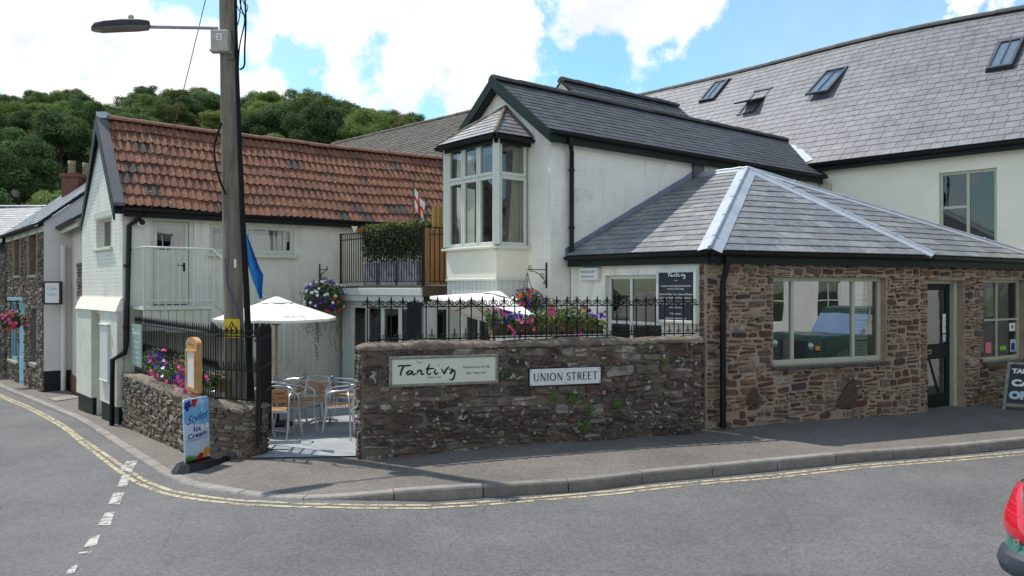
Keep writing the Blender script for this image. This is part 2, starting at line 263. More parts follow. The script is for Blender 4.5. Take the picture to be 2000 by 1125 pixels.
M['chalkblue'] = mat('chalk_pale_blue', (.45, .58, .66), .8, 0)
M['yellow'] = mat('warning_yellow', (.72, .52, .03), .6, .1, 6)
M['teal'] = mat('teal_board', (.23, .31, .28), .6, .15, 6)
M['skyblue'] = mat('poster_blue', (.16, .44, .72), .4, .1, 4, c2=(.62, .78, .88), c2s=4.2, c2t=(.5, .68))
M['palepost'] = mat('poster_pale', (.55, .66, .78), .4, .08, 4)
M['navytext'] = mat('poster_navy', (.01, .03, .22), .4, 0)
M['orange'] = mat('orange_print', (.75, .30, .03), .4, .1, 20)
M['red'] = mat('red_print', (.55, .02, .02), .4, .1, 20)
M['green'] = mat('green_print', (.18, .42, .05), .4, .3, 30)
M['lime'] = mat('lime_card', (.22, .55, .03), .5, 0)
M['pinkcard'] = mat('pink_card', (.75, .18, .22), .5, 0)
M['cyanframe'] = mat('shop_blue_paint', (.20, .40, .47), .5, .12, 5)
M['gold'] = mat('brass', (.45, .33, .14), .35, .1, 9, metal=.8)
M['amber'] = mat('sandstone_reveal', (.30, .20, .11), .85, .2, 6)
M['brickred'] = mat('red_brick', (.17, .075, .05), .85, .25, 10)
M['pot'] = mat('chimney_pot', (.27, .19, .11), .8, .2, 8)
M['carpaint'] = mat('green_car_paint', (.045, .15, .135), .25, .05, 3, spec=.6); M['carpaint'].node_tree.nodes['Principled BSDF'].inputs['Coat Weight'].default_value = .6
M['darkcar'] = mat('dark_green_car_paint', (.018, .05, .038), .3, .05, 3, spec=.6)
M['bumper'] = mat('grey_bumper_plastic', (.035, .04, .055), .55, .1, 10, .2, 120)
M['redlens'] = mat('red_lamp_lens', (.55, .012, .03), .12, .06, 30, spec=.6); M['redlens'].node_tree.nodes['Principled BSDF'].inputs['Coat Weight'].default_value = .8
M['chrome'] = mat('chrome', (.75, .75, .75), .15, 0, metal=1)
M['leaf'] = mat('leaf_green', (.075, .14, .03), .7, .3, 9, island=.35)
M['leafdark'] = mat('leaf_dark', (.035, .065, .018), .7, .3, 9, island=.4)
M['leafyel'] = mat('leaf_yellow_green', (.16, .20, .035), .7, .3, 9, island=.35)
M['pk'] = mat('petal_pink', (.75, .10, .30), .7, .1, 20, island=.2)
M['pu'] = mat('petal_purple', (.11, .02, .36), .7, .1, 20, island=.25)
M['wh'] = mat('petal_white', (.80, .78, .76), .7, .05, 20, island=.06)
M['rd'] = mat('petal_red', (.70, .05, .03), .7, .1, 20, island=.2)
def tree_mat(name, c, c2):
    m = mat(name, c, .75, .3, .9, island=.4, c2=c2, c2s=.35, c2t=(.42, .7), spec=.25)
    t = m.node_tree; n = t.nodes; l = t.links; b = n['Principled BSDF']; base = b.inputs['Base Color'].links[0].from_socket
    oi = n.new('ShaderNodeObjectInfo'); mp = n.new('ShaderNodeMapRange'); mp.inputs['To Min'].default_value = .65; mp.inputs['To Max'].default_value = 1.4; l.new(oi.outputs['Random'], mp.inputs['Value'])
    v = n.new('ShaderNodeVectorMath'); v.operation = 'SCALE'; l.new(base, v.inputs[0]); l.new(mp.outputs[0], v.inputs['Scale']); l.new(v.outputs[0], b.inputs['Base Color'])
    tl = n.new('ShaderNodeBsdfTranslucent'); l.new(v.outputs[0], tl.inputs[0]); ms = n.new('ShaderNodeMixShader'); ms.inputs[0].default_value = .4; o = n['Material Output']; l.new(b.outputs[0], ms.inputs[1]); l.new(tl.outputs[0], ms.inputs[2]); l.new(ms.outputs[0], o.inputs[0])
    return m
M['tree1'] = tree_mat('tree_green', (.125, .185, .05), (.18, .24, .06))
M['tree2'] = tree_mat('tree_dark', (.065, .115, .04), (.115, .165, .05))
M['tree3'] = tree_mat('tree_yellow', (.20, .24, .06), (.14, .19, .05))
M['bark'] = mat('bark', (.09, .07, .05), .9, .3, 3)

# ------------------------------------------------------------------ object helpers
def wloc(o):
    v = Vector((0, 0, 0))
    while o is not None: v += Vector(o.location); o = o.parent
    return v
def tag(o, label, cat, group=None, kind=None):
    if label: o['label'] = label
    if cat: o['category'] = cat
    if group: o['group'] = group
    if kind: o['kind'] = kind
    return o
def thing(name, label, cat, loc=(0, 0, 0), rz=0, group=None):
    o = bpy.data.objects.new(name, None); col.objects.link(o); o.location = loc; o.rotation_euler = (0, 0, rz); o.empty_display_size = .2
    return tag(o, label, cat, group)
def copy_tree(o, parent=None, loc=None, rz=None):
    c = o.copy(); col.objects.link(c)
    if parent is not None: c.parent = parent
    if loc is not None: c.location = loc
    if rz is not None: c.rotation_euler = (0, 0, rz)
    for ch in list(o.children): copy_tree(ch, c)
    return c

class Fr:
    """upright plane: u along t (left to right as seen), z up, d outwards along n"""
    def __init__(s, a, b):
        s.o = Vector((a[0], a[1], 0)); v = Vector((b[0] - a[0], b[1] - a[1], 0)); s.len = v.length; s.t = v.normalized(); s.n = Vector((s.t.y, -s.t.x, 0))
    def p(s, u, z, d=0): return s.o + s.t * u + s.n * d + Vector((0, 0, z))
    def u(s, px, d=0):
        k = (px - 1000) / FP; o = s.o + s.n * d
        return (k * o.y - o.x) / (s.t.x - k * s.t.y)
    def z(s, py, u, d=0): return H + (562.5 - py) / FP * (s.p(u, 0, d).y)
    def at(s, px, py, d=0): u = s.u(px, d); return u, s.z(py, u, d)
    def rect(s, x0, x1, yt, yb, d=0):
        """opening given by its left and right x, and top and bottom y at its left side"""
        u0 = s.u(x0, d); return (u0, s.u(x1, d), s.z(yb, u0, d), s.z(yt, u0, d))

class MB:
    def __init__(s): s.v = []; s.f = []; s.m = []; s.sm = []
    def add(s, vs, fs, m=0, smooth=False):
        b = len(s.v); s.v += [tuple(x) for x in vs]; s.f += [tuple(b + i for i in f) for f in fs]; s.m += [m] * len(fs); s.sm += [smooth] * len(fs); return s
    def hexa(s, p, m=0):   # p: 8 points, bottom ring 0-3 then top ring 4-7
        return s.add(p, [(0, 3, 2, 1), (4, 5, 6, 7), (0, 1, 5, 4), (1, 2, 6, 5), (2, 3, 7, 6), (3, 0, 4, 7)], m)
    def box(s, x0, x1, y0, y1, z0, z1, m=0): return s.hexa([(x0, y0, z0), (x1, y0, z0), (x1, y1, z0), (x0, y1, z0), (x0, y0, z1), (x1, y0, z1), (x1, y1, z1), (x0, y1, z1)], m)
    def fbox(s, F, u0, u1, z0, z1, d0, d1, m=0):
        return s.hexa([F.p(u0, z0, d1), F.p(u1, z0, d1), F.p(u1, z0, d0), F.p(u0, z0, d0), F.p(u0, z1, d1), F.p(u1, z1, d1), F.p(u1, z1, d0), F.p(u0, z1, d0)], m)
    def bbox_(s, F, u0, u1, z0, z1, d0, d1, b=.006, m=0):   # box with chamfered front
        pts = []
        for (d, q) in ((d0, 0), (d1 - b, 0), (d1, b)): pts += [F.p(u0 + q, z0 + q, d), F.p(u1 - q, z0 + q, d), F.p(u1 - q, z1 - q, d), F.p(u0 + q, z1 - q, d)]
        fs = [(3, 2, 1, 0), (8, 9, 10, 11)]
        for r in (0, 4):
            for i in range(4): j = (i + 1) % 4; fs.append((r + i, r + j, r + 4 + j, r + 4 + i))
        return s.add(pts, fs, m)
    def poly(s, pts, m=0): return s.add(pts, [tuple(range(len(pts)))], m)
    def slab(s, pts, vec, m=0):
        n = len(pts); a = [Vector(p) for p in pts]; b = [p + Vector(vec) for p in a]
        fs = [tuple(range(n)), tuple(reversed(range(n, 2 * n)))] + [(i, n + i, n + (i + 1) % n, (i + 1) % n) for i in range(n)]
        return s.add(a + b, fs, m)
    def tube(s, path, r, seg=8, m=0, cap=True, smooth=True):
        path = [Vector(p) for p in path]; n = len(path); rs = r if isinstance(r, (list, tuple)) else [r] * n
        vs = []; up = None
        for i, p in enumerate(path):
            a = path[max(i - 1, 0)]; b = path[min(i + 1, n - 1)]; d = (b - a).normalized() if (b - a).length > 1e-9 else Vector((0, 0, 1))
            if up is None: up = Vector((0, 0, 1)) if abs(d.z) < .9 else Vector((1, 0, 0))
            x = d.cross(up); 
            if x.length < 1e-4: x = d.cross(Vector((1, 0, 0)))
            x.normalize(); y = d.cross(x).normalized(); up = -y if False else up
            for k in range(seg): t = 2 * math.pi * k / seg; vs.append(p + (x * math.cos(t) + y * math.sin(t)) * rs[i])
        fs = []
        for i in range(n - 1):
            for k in range(seg): j = (k + 1) % seg; fs.append((i * seg + k, i * seg + j, (i + 1) * seg + j, (i + 1) * seg + k))
        s.add(vs, fs, m, smooth)
        if cap: s.add(vs[:seg], [tuple(range(seg))], m); s.add(vs[-seg:], [tuple(reversed(range(seg)))], m)
        return s
    def lathe(s, prof, c, seg=16, m=0, smooth=True, T=None):
        vs = []; c = Vector(c)
        for r, z in prof:
            for k in range(seg):
                t = 2 * math.pi * k / seg; q = Vector((r * math.cos(t), r * math.sin(t), z)); q = T @ q if T else q; vs.append(c + q)
        fs = [(i * seg + k, i * seg + (k + 1) % seg, (i + 1) * seg + (k + 1) % seg, (i + 1) * seg + k) for i in range(len(prof) - 1) for k in range(seg)]
        return s.add(vs, fs, m, smooth)
    def wall(s, F, u0, u1, z0, z1, holes=(), th=.14, m=0, rm=None):
        us = sorted({u0, u1} | {x for h in holes for x in h[:2] if u0 < x < u1}); zs = sorted({z0, z1} | {x for h in holes for x in h[2:4] if z0 < x < z1})
        for i in range(len(us) - 1):
            for j in range(len(zs) - 1):
                a, b, c, d = us[i], us[i + 1], zs[j], zs[j + 1]; mu, mz = (a + b) / 2, (c + d) / 2
                if any(h[0] < mu < h[1] and h[2] < mz < h[3] for h in holes): continue
                s.poly([F.p(a, c), F.p(b, c), F.p(b, d), F.p(a, d)], m)
        q = m if rm is None else rm
        for h in holes:
            a, b, c, d = h[:4]
            for e in (((a, c), (a, d)), ((b, d), (b, c)), ((a, d), (b, d)), ((b, c), (a, c))):
                s.poly([F.p(*e[0]), F.p(*e[1]), F.p(*e[1], -th), F.p(*e[0], -th)], q)
        return s
    def build(s, name, mats, parent=None, world=True, label=None):
        me = bpy.data.meshes.new(name)
        off = wloc(parent) if (parent is not None and world) else Vector((0, 0, 0))
        me.from_pydata([(v[0] - off.x, v[1] - off.y, v[2] - off.z) for v in s.v], [], s.f)
        for m in (mats if isinstance(mats, (list, tuple)) else [mats]): me.materials.append(M[m] if isinstance(m, str) else m)
        me.polygons.foreach_set('material_index', s.m); me.polygons.foreach_set('use_smooth', s.sm)
        uvl = me.uv_layers.new(name='UVMap'); 
        for p in me.polygons:
            n = p.normal
            if abs(n.z) < .6:
                t = Vector((-n.y, n.x, 0)); t = t.normalized() if t.length > 1e-6 else Vector((1, 0, 0))
                for li in p.loop_indices:
                    q = s.v[me.loops[li].vertex_index]; uvl.data[li].uv = (q[0] * t.x + q[1] * t.y, q[2])
            else:
                for li in p.loop_indices: q = s.v[me.loops[li].vertex_index]; uvl.data[li].uv = (q[0], q[1])
        me.update()
        o = bpy.data.objects.new(name, me); col.objects.link(o)
        if parent is not None: o.parent = parent
        if label: o['label'] = label
        return o

def text(mb, s, F, u, z, size, d, m=0, align='CENTER', shear=0, bold=0, width=None, T=None, sx=1.):
    c = bpy.data.curves.new('t', 'FONT'); c.body = s; c.size = size; c.align_x = align; c.shear = shear; c.offset = bold; c.resolution_u = 2
    o = bpy.data.objects.new('t', c); me = bpy.data.meshes.new_from_object(o)
    vs = [v.co.copy() for v in me.vertices]; k = sx
    if width and vs:
        w_ = max(v.x for v in vs) - min(v.x for v in vs); k = width / w_
    if T: pts = [T(v.x * k, v.y) for v in vs]
    else: pts = [F.p(u + v.x * k, z + v.y, d) for v in vs]
    mb.add(pts, [tuple(p.vertices) for p in me.polygons], m)
    bpy.data.objects.remove(o); bpy.data.curves.remove(c); bpy.data.meshes.remove(me)

def catmull(pts, n=8):
    out_ = []; P = [pts[0]] + list(pts) + [pts[-1]]
    for i in range(1, len(P) - 2):
        a, b, c, d = [Vector(p) for p in P[i - 1:i + 3]]
        for k in range(n):
            t = k / n; out_.append(.5 * ((2 * b) + (c - a) * t + (2 * a - 5 * b + 4 * c - d) * t * t + (3 * b - a - 3 * c + d) * t ** 3))
    out_.append(Vector(pts[-1])); return out_
def stroke(mb, pts, w0, T, m=0, taper=True, nib=.45, smooth=True):
    """flat pen stroke; width follows a broad nib held at 45 degrees"""
    P = catmull([(p[0], p[1]) for p in pts]) if smooth and len(pts) > 2 else [Vector(p) for p in pts]
    n = len(P); A = []; B = []
    for i, p in enumerate(P):
        d = (P[min(i + 1, n - 1)] - P[max(i - 1, 0)]).normalized(); nn = Vector((-d.y, d.x))
        k = nib + (1 - nib) * abs(d.x * .7 + d.y * .7)
        ww = w0 * k * (min(1, .45 + 3 * min(i, n - 1 - i) / n) if taper else 1)
        A.append(p + nn * ww / 2); B.append(p - nn * ww / 2)
    vs = [T(q.x, q.y) for q in A] + [T(q.x, q.y) for q in B]
    mb.add(vs, [(i, i + 1, n + i + 1, n + i) for i in range(n - 1)], m)
TANT = [[(118, 296), (135, 289), (180, 290), (236, 286)], [(172, 292), (152, 325), (140, 368), (150, 372)],
        [(243, 340), (215, 338), (192, 358), (200, 372), (225, 362), (245, 338)], [(246, 338), (238, 362), (248, 374), (272, 362)],
        [(284, 334), (278, 372)], [(280, 358), (300, 336), (318, 338), (314, 366), (324, 374), (342, 364)],
        [(388, 280), (374, 320), (366, 362), (380, 376), (402, 364)], [(352, 326), (385, 324), (428, 322)],
        [(440, 332), (430, 362), (440, 375), (462, 362)], [(458, 296), (466, 292)],
        [(486, 326), (500, 345), (512, 374), (530, 340), (556, 308)],
        [(552, 336), (575, 334), (588, 340), (566, 374), (590, 352), (606, 350), (604, 395), (588, 428), (566, 432), (556, 420)]]
def tantivy(mb, T, m=0, w0=11):
    for st in TANT: stroke(mb, [(x, -y) for x, y in st], w0 * (1.5 if len(st) == 2 and st[0][0] == 458 else 1), T, m)
# roman capitals, unit height: heavy and light strokes with serifs
def roman(mb, word, T, m=0, gap=.2):
    x = 0; hv, lt = .165, .085
    def ln(a, b, w): stroke(mb, [a, b], w, T, m, False, 1, False)
    def serif(cx, y, w=.2): stroke(mb, [(cx - w / 2, y), (cx + w / 2, y)], .045, T, m, False, 1, False)
    def arc(cx, cy, rx, ry, a0, a1, wmin, wmax, n=18):
        P = [Vector((cx + rx * math.cos(R(a0 + (a1 - a0) * i / n)), cy + ry * math.sin(R(a0 + (a1 - a0) * i / n)))) for i in range(n + 1)]
        A = []; B = []
        for i, p in enumerate(P):
            d = (P[min(i + 1, n)] - P[max(i - 1, 0)]).normalized(); nn = Vector((-d.y, d.x)); w_ = wmin + (wmax - wmin) * abs(d.y); A.append(p + nn * w_ / 2); B.append(p - nn * w_ / 2)
        mb.add([T(q.x, q.y) for q in A] + [T(q.x, q.y) for q in B], [(i, i + 1, n + i + 2, n + i + 1) for i in range(n)], m)
    for ch in word:
        if ch == ' ': x += .42; continue
        if ch == 'U':
            ln((x + .1, 1), (x + .1, .3), hv); ln((x + .68, 1), (x + .68, .3), lt); arc(x + .39, .32, .29, .3, 180, 360, lt, hv * .8); serif(x + .1, .98, .24); serif(x + .68, .98); w_ = .78
        elif ch == 'N':
            ln((x + .1, 1), (x + .1, 0), lt); ln((x + .72, 1), (x + .72, 0), lt); ln((x + .08, 1), (x + .72, 0), hv); serif(x + .06, .98, .16); serif(x + .1, .02); serif(x + .72, .98); w_ = .82
        elif ch == 'I': ln((x + .1, 1), (x + .1, 0), hv); serif(x + .1, .98, .24); serif(x + .1, .02, .24); w_ = .2
        elif ch == 'O': arc(x + .45, .5, .4, .47, 0, 360, lt, hv, 36); w_ = .9
        elif ch == 'S':
            arc(x + .27, .75, .19, .22, 20, 270, lt, hv); arc(x + .27, .27, .22, .25, 90, -150, lt, hv); w_ = .52
        elif ch == 'T': ln((x + .36, 1), (x + .36, 0), hv); ln((x + .02, .97), (x + .7, .97), lt); serif(x + .36, .02, .24); ln((x + .03, 1), (x + .03, .84), lt * .8); ln((x + .69, 1), (x + .69, .84), lt * .8); w_ = .72
        elif ch == 'R':
            ln((x + .1, 1), (x + .1, 0), hv); ln((x + .08, .97), (x + .3, .97), lt); arc(x + .3, .745, .22, .225, 90, -90, lt, hv); ln((x + .08, .52), (x + .3, .52), lt); ln((x + .28, .52), (x + .62, .01), hv); serif(x + .08, .02, .22); w_ = .62
        elif ch == 'E':
            ln((x + .1, 1), (x + .1, 0), hv); ln((x + .02, .975), (x + .5, .975), lt); ln((x + .08, .52), (x + .42, .52), lt); ln((x + .02, .025), (x + .54, .025), lt)
            ln((x + .49, .99), (x + .49, .84), lt * .8); ln((x + .53, .01), (x + .53, .17), lt * .8); w_ = .56
        x += w_ + gap
    return x - gap

def clip(poly, cl):
    """clip poly (uv list) by the convex polygon cl (counter-clockwise)"""
    for i in range(len(cl)):
        a, b = cl[i], cl[(i + 1) % len(cl)]; o = []
        side = lambda p: (b[0] - a[0]) * (p[1] - a[1]) - (b[1] - a[1]) * (p[0] - a[0])
        for j in range(len(poly)):
            p, q = poly[j], poly[(j + 1) % len(poly)]; sp, sq = side(p), side(q)
            if sp >= 0: o.append(p)
            if (sp >= 0) != (sq >= 0): t = sp / (sp - sq); o.append((p[0] + (q[0] - p[0]) * t, p[1] + (q[1] - p[1]) * t))
        poly = o
        if len(poly) < 3: return []
    return poly
def slates(mb, pts, eave, w=.3, h=.2, th=.008, seed=1, m=0, um=1, jit=.004, gap=.004, lift=.012):
    """cover the planar polygon pts (3-D) with slates; eave = indices of its two eave corners (left, right)"""
    rng = random.Random(seed); P = [Vector(p) for p in pts]; o = P[eave[0]]; U = (P[eave[1]] - o).normalized()
    nrm = Vector((0, 0, 0))
    for i in range(len(P)): nrm += (P[i] - o).cross(P[(i + 1) % len(P)] - o)
    nrm.normalize(); 
    if nrm.z < 0: nrm = -nrm
    Vv = nrm.cross(U); 
    if Vv.z < 0: Vv = -Vv
    uv = [((p - o).dot(U), (p - o).dot(Vv)) for p in P]
    area = sum(uv[i][0] * uv[(i + 1) % len(uv)][1] - uv[(i + 1) % len(uv)][0] * uv[i][1] for i in range(len(uv)))
    if area < 0: uv = uv[::-1]
    T = lambda u, v, d: o + U * u + Vv * v + nrm * d
    mb.add([T(a, b, 0) for a, b in uv], [tuple(range(len(uv)))], um)
    mb.add([T(a, b, -.05) for a, b in uv], [tuple(reversed(range(len(uv))))], um)
    n_ = len(uv); mb.add([T(a, b, 0) for a, b in uv] + [T(a, b, -.05) for a, b in uv], [(i, i + n_, (i + 1) % n_ + n_, (i + 1) % n_) for i in range(n_)], um)
    u0 = min(p[0] for p in uv); u1 = max(p[0] for p in uv); v0 = min(p[1] for p in uv); v1 = max(p[1] for p in uv)
    j = 0; v = v0 - .015
    while v < v1:
        u = u0 - w * (.5 if j % 2 else 0) - rng.random() * .03
        while u < u1:
            ww = w * rng.uniform(.93, 1.07); dv = rng.uniform(-jit, jit)
            q = clip([(u + gap / 2, v + dv), (u + ww - gap / 2, v + dv + rng.uniform(-jit, jit) * .6), (u + ww - gap / 2, v + h * 1.05), (u + gap / 2, v + h * 1.05)], uv)
            if len(q) >= 3:
                hf = lambda b: lift * max(0, 1 - (b - v) / h) + .004
                e = rng.uniform(-.001, .002); n = len(q); k = rng.uniform(-.02, .02)
                top = [T(a, b, hf(b) + th + e + (a - u) * k * .15) for a, b in q]; bot = [T(a, b, hf(b) - .003) for a, b in q]
                mb.add(top + bot, [tuple(range(n))] + [(i, n + i, n + (i + 1) % n, (i + 1) % n) for i in range(n)], m)
            u += ww
        v += h; j += 1
    return T, uv

def stones(mb, F, u0, u1, z0, z1, holes=(), seed=1, hr=(.045, .12), wr=(1.2, 4.2), gap=.011, pro=(.012, .03), m=0, zlow=None, big=.1, wmax=.42):
    rng = random.Random(seed); z = z0; ph = rng.random() * 6
    while z < z1 - .02:
        h = min(rng.uniform(*hr), z1 - z); 
        if z1 - z - h < .03: h = z1 - z
        u = u0 - rng.random() * .1
        while u < u1 - .01:
            w_ = min(h * rng.uniform(*wr), wmax); a, b = max(u, u0), min(u + w_, u1); u += w_
            cells = [(z, z + h)]
            if h > .085 and rng.random() < .35: k = z + h * rng.uniform(.4, .6); cells = [(z, k), (k, z + h)]
            for c, d in cells:
                aa, bb = a, b
                if rng.random() < .25 and d < z1 - .05: d = d + rng.uniform(0, .015)
                skip = False
                for hl in holes:
                    if hl[2] - .005 < (c + d) / 2 < hl[3] + .005 and aa < hl[1] and bb > hl[0]:
                        if aa < hl[0] - .03: bb = hl[0]
                        elif bb > hl[1] + .03: aa = hl[1]
                        else: skip = True
                    elif hl[2] < d and hl[3] > c and aa < hl[1] and bb > hl[0]:
                        if (c + d) / 2 > hl[3]: c = hl[3]
                        else: d = hl[2]
                if skip or bb - aa < .035 or d - c < .02: continue
                wob = lambda uu: .016 * math.sin(uu * 2.1 + z * 1.5 + ph) + .011 * math.sin(uu * 5.3 + ph * 2 + z)
                if rng.random() < .03: continue
                cu, cz = (aa + bb) / 2, (c + d) / 2; ru, rz = (bb - aa) / 2 - gap * rng.uniform(.2, 1.2), max(.008, (d - c) / 2 - gap * rng.uniform(.1, 1.)); cz += rng.uniform(-.007, .007)
                n = 11; ex = rng.uniform(.22, .55); ang = rng.uniform(-.3, .3); ring = []
                for i in range(n):
                    t = 2 * math.pi * i / n + ang; cx, cy = math.cos(t), math.sin(t)
                    x = math.copysign(abs(cx) ** ex, cx) * ru * rng.uniform(.84, 1.03); y = math.copysign(abs(cy) ** ex, cy) * rz * rng.uniform(.74, 1.05)
                    ring.append((x, y))
                tilt = rng.uniform(-.13, .13); dd = rng.uniform(*pro); vs = []; tu, tz = rng.uniform(-.06, .06), rng.uniform(-.15, .15)
                near = any(abs(cu - e) < .3 for e in (u0, u1)); wb = wob(cu) * (0 if (cz - z0 < .05 or z1 - cz < .05 or holes and any(hl[0] - .2 < cu < hl[1] + .2 and hl[2] - .2 < cz < hl[3] + .2 for hl in holes)) else 1)
                for k, (sc_, de) in enumerate(((1, -.004), (.985, dd * .75), (.86, dd))):
                    for (x, y) in ring:
                        j = rng.uniform(-.006, .006) if k else 0
                        vs.append(F.p(cu + x * sc_, cz + y * sc_ + tilt * x * sc_ + wb, de + j + (x * tu + y * tz if k else 0)))
                vs.append(F.p(cu, cz + wb, dd + rng.uniform(-.002, .006)))
                fs = []
                for k in range(2):
                    for i in range(n): i2 = (i + 1) % n; fs.append((k * n + i, k * n + i2, (k + 1) * n + i2, (k + 1) * n + i))
                fs += [(2 * n + i, 2 * n + (i + 1) % n, 3 * n) for i in range(n)]
                mb.add(vs, fs, m, False)
        z += h
    return mb

def window(parent, F, r, cols=(), rows=(), d=-.09, fw=.05, dep=.05, fm='frame', gm='glass', label=None, name='window', bars=.035, cells=None, room=None, depth=.9, sill=None):
    """frame mesh as a part, panes as its sub-parts; r=(u0,u1,z0,z1); cols/rows = fractions of mullions"""
    u0, u1, z0, z1 = r; f = MB()
    f.bbox_(F, u0, u0 + fw, z0, z1, d - dep, d); f.bbox_(F, u1 - fw, u1, z0, z1, d - dep, d)
    f.bbox_(F, u0 + fw, u1 - fw, z0, z0 + fw * 1.3, d - dep, d - .002); f.bbox_(F, u0 + fw, u1 - fw, z1 - fw, z1, d - dep, d - .002)
    for c in cols:
        u = u0 + (u1 - u0) * c; f.bbox_(F, u - bars / 2, u + bars / 2, z0 + fw * 1.3, z1 - fw, d - dep, d - .004)
    ed = [u0 + fw] + [u0 + (u1 - u0) * c for c in cols] + [u1 - fw]
    for k, c in enumerate(rows):
        z = z0 + (z1 - z0) * (c[0] if isinstance(c, tuple) else c)
        for i in range(len(ed) - 1):
            if isinstance(c, tuple) and i not in c[1]: continue
            f.bbox_(F, ed[i] + (bars / 2 if i else 0), ed[i + 1] - (bars / 2 if i < len(ed) - 2 else 0), z - bars / 2, z + bars / 2, d - dep, d - .006)
    o = f.build(name, fm, parent, label=label)
    g = MB(); g.poly([F.p(u0 + fw * .5, z0 + fw * .5, d - dep * .6), F.p(u1 - fw * .5, z0 + fw * .5, d - dep * .6), F.p(u1 - fw * .5, z1 - fw * .5, d - dep * .6), F.p(u0 + fw * .5, z1 - fw * .5, d - dep * .6)]); g.build('pane', gm, o)
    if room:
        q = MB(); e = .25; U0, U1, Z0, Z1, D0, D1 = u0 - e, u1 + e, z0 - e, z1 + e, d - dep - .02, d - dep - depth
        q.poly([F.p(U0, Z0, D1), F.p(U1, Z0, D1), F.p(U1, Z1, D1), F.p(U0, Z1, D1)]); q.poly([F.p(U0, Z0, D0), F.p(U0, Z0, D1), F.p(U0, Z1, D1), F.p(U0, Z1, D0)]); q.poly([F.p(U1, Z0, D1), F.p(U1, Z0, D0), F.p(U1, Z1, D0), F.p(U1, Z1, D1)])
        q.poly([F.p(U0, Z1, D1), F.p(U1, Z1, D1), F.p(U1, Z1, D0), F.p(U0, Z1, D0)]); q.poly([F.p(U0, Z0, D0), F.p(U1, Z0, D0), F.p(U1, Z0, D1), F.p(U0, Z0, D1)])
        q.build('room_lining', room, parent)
    if sill: s_ = MB(); s_.bbox_(F, u0 - sill[0], u1 + sill[0], z0 - sill[2], z0 - .003, d - dep, sill[1], .008); s_.build('sill', sill[3], o)
    return o

def leafcloud(mb, n, c, rad, size, rng, m=0, shell=.55, flat=False):
    c = Vector(c)
    for _ in range(n):
        while True:
            q = Vector((rng.uniform(-1, 1), rng.uniform(-1, 1), rng.uniform(-1, 1)))
            if shell <= q.length <= 1 or (q.length <= 1 and rng.random() < .25): break
        p = c + Vector((q.x * rad[0], q.y * rad[1], q.z * rad[2])); leaf(mb, p, (q + Vector((rng.gauss(0, .5), rng.gauss(0, .5), rng.gauss(.3, .5)))).normalized(), size * rng.uniform(.6, 1.3), rng, m)
def leaf(mb, p, nrm, s, rng, m=0):
    a = nrm.cross(Vector((rng.gauss(0, 1), rng.gauss(0, 1), rng.gauss(0, 1)))); 
    if a.length < 1e-3: a = Vector((1, 0, 0))
    a.normalize(); b = nrm.cross(a)
    mb.add([p - a * s, p - b * s * .45 + nrm * s * .1, p + a * s, p + b * s * .45 + nrm * s * .1], [(0, 1, 2), (0, 2, 3)], m)
def bloom(mb, p, nrm, s, rng, m=0, k=5):
    nrm = nrm.normalized(); a = nrm.cross(Vector((rng.gauss(0, 1), rng.gauss(0, 1), rng.gauss(0, 1)))).normalized(); b = nrm.cross(a); vs = [p]; fs = []
    for i in range(k * 2):
        t = math.pi * i / k; r = s * (1 if i % 2 else .6); vs.append(p + (a * math.cos(t) + b * math.sin(t)) * r + nrm * s * .3)
    fs = [(0, i + 1, (i + 1) % (2 * k) + 1) for i in range(2 * k)]; mb.add(vs, fs, m)

# ------------------------------------------------------------------ ground levels
def interp(tab, x):
    if x <= tab[0][0]: a, b = tab[0], tab[1]
    elif x >= tab[-1][0]: a, b = tab[-2], tab[-1]
    else:
        for i in range(len(tab) - 1):
            if tab[i][0] <= x <= tab[i + 1][0]: a, b = tab[i], tab[i + 1]; break
    return a[1] + (b[1] - a[1]) * (x - a[0]) / (b[0] - a[0])
GZ = [(-60, -3.2), (-20, -1.05), (-14, -.72), (-11.5, -.6), (-7.1, -.45), (-4.3, -.27), (-3.3, -.15), (-1.8, -.04), (0, -.005), (2.7, 0), (7, -.04), (10, -.10), (40, -.4)]
gz = lambda x: interp(GZ, x)
HK = [(-60, .05), (-8, .05), (-2.4, .015), (-1.7, .03), (-.8, .12), (60, .12)]
hk = lambda x: .12 if x > -.8 else max(.012, interp(HK, x))
KP = [(0, 757), (87, 794), (162, 828), (261, 892), (340, 938.5), (380, 952), (499, 970), (628, 977), (808, 977), (978, 969), (1136, 959), (1282, 941), (1420, 928), (1552, 915), (1673, 902.5), (1789, 894), (1896, 884.6), (2000, 873.7)]
KERB = []
for px, py in KP:
    z = -.1
    for _ in range(8):
        D = (H - z) * FP / (py - 562.5); X = (px - 1000) / FP * D; z = gz(X) - hk(X)
    KERB.append((X, D))
KERB = [(-60, 95), (-30, 46.5), (-21, 32), (-17, 26)] + KERB + [(12, 12.9), (20, 16.3), (40, 24)]
kc = catmull(KERB, 10); KC = [(p.x, p.y) for p in kc]
kerbY = lambda x: interp(KC, x)
BACK = [(-60, 99), (-30, 50), (-21, 36), (-14.6, 24.4), (-11.6, 20.6), (-9.3, 17.4), (-6.9, 14.5), (-4.25, 10.7), (-3.35, 10.25), (-1.85, 9.85), (2.6, 11.3), (6.8, 13.4), (10, 15.4), (40, 34)]
backY = lambda x: interp(BACK, x)
xs = []; x = -40
while x < 34:
    xs.append(x); x += .1 if -9 < x < 8 else .5
wz = lambda x, y: .006 * math.sin(x * 1.3 + y * .7) + .004 * math.sin(x * 3.1 - y * 2.3)
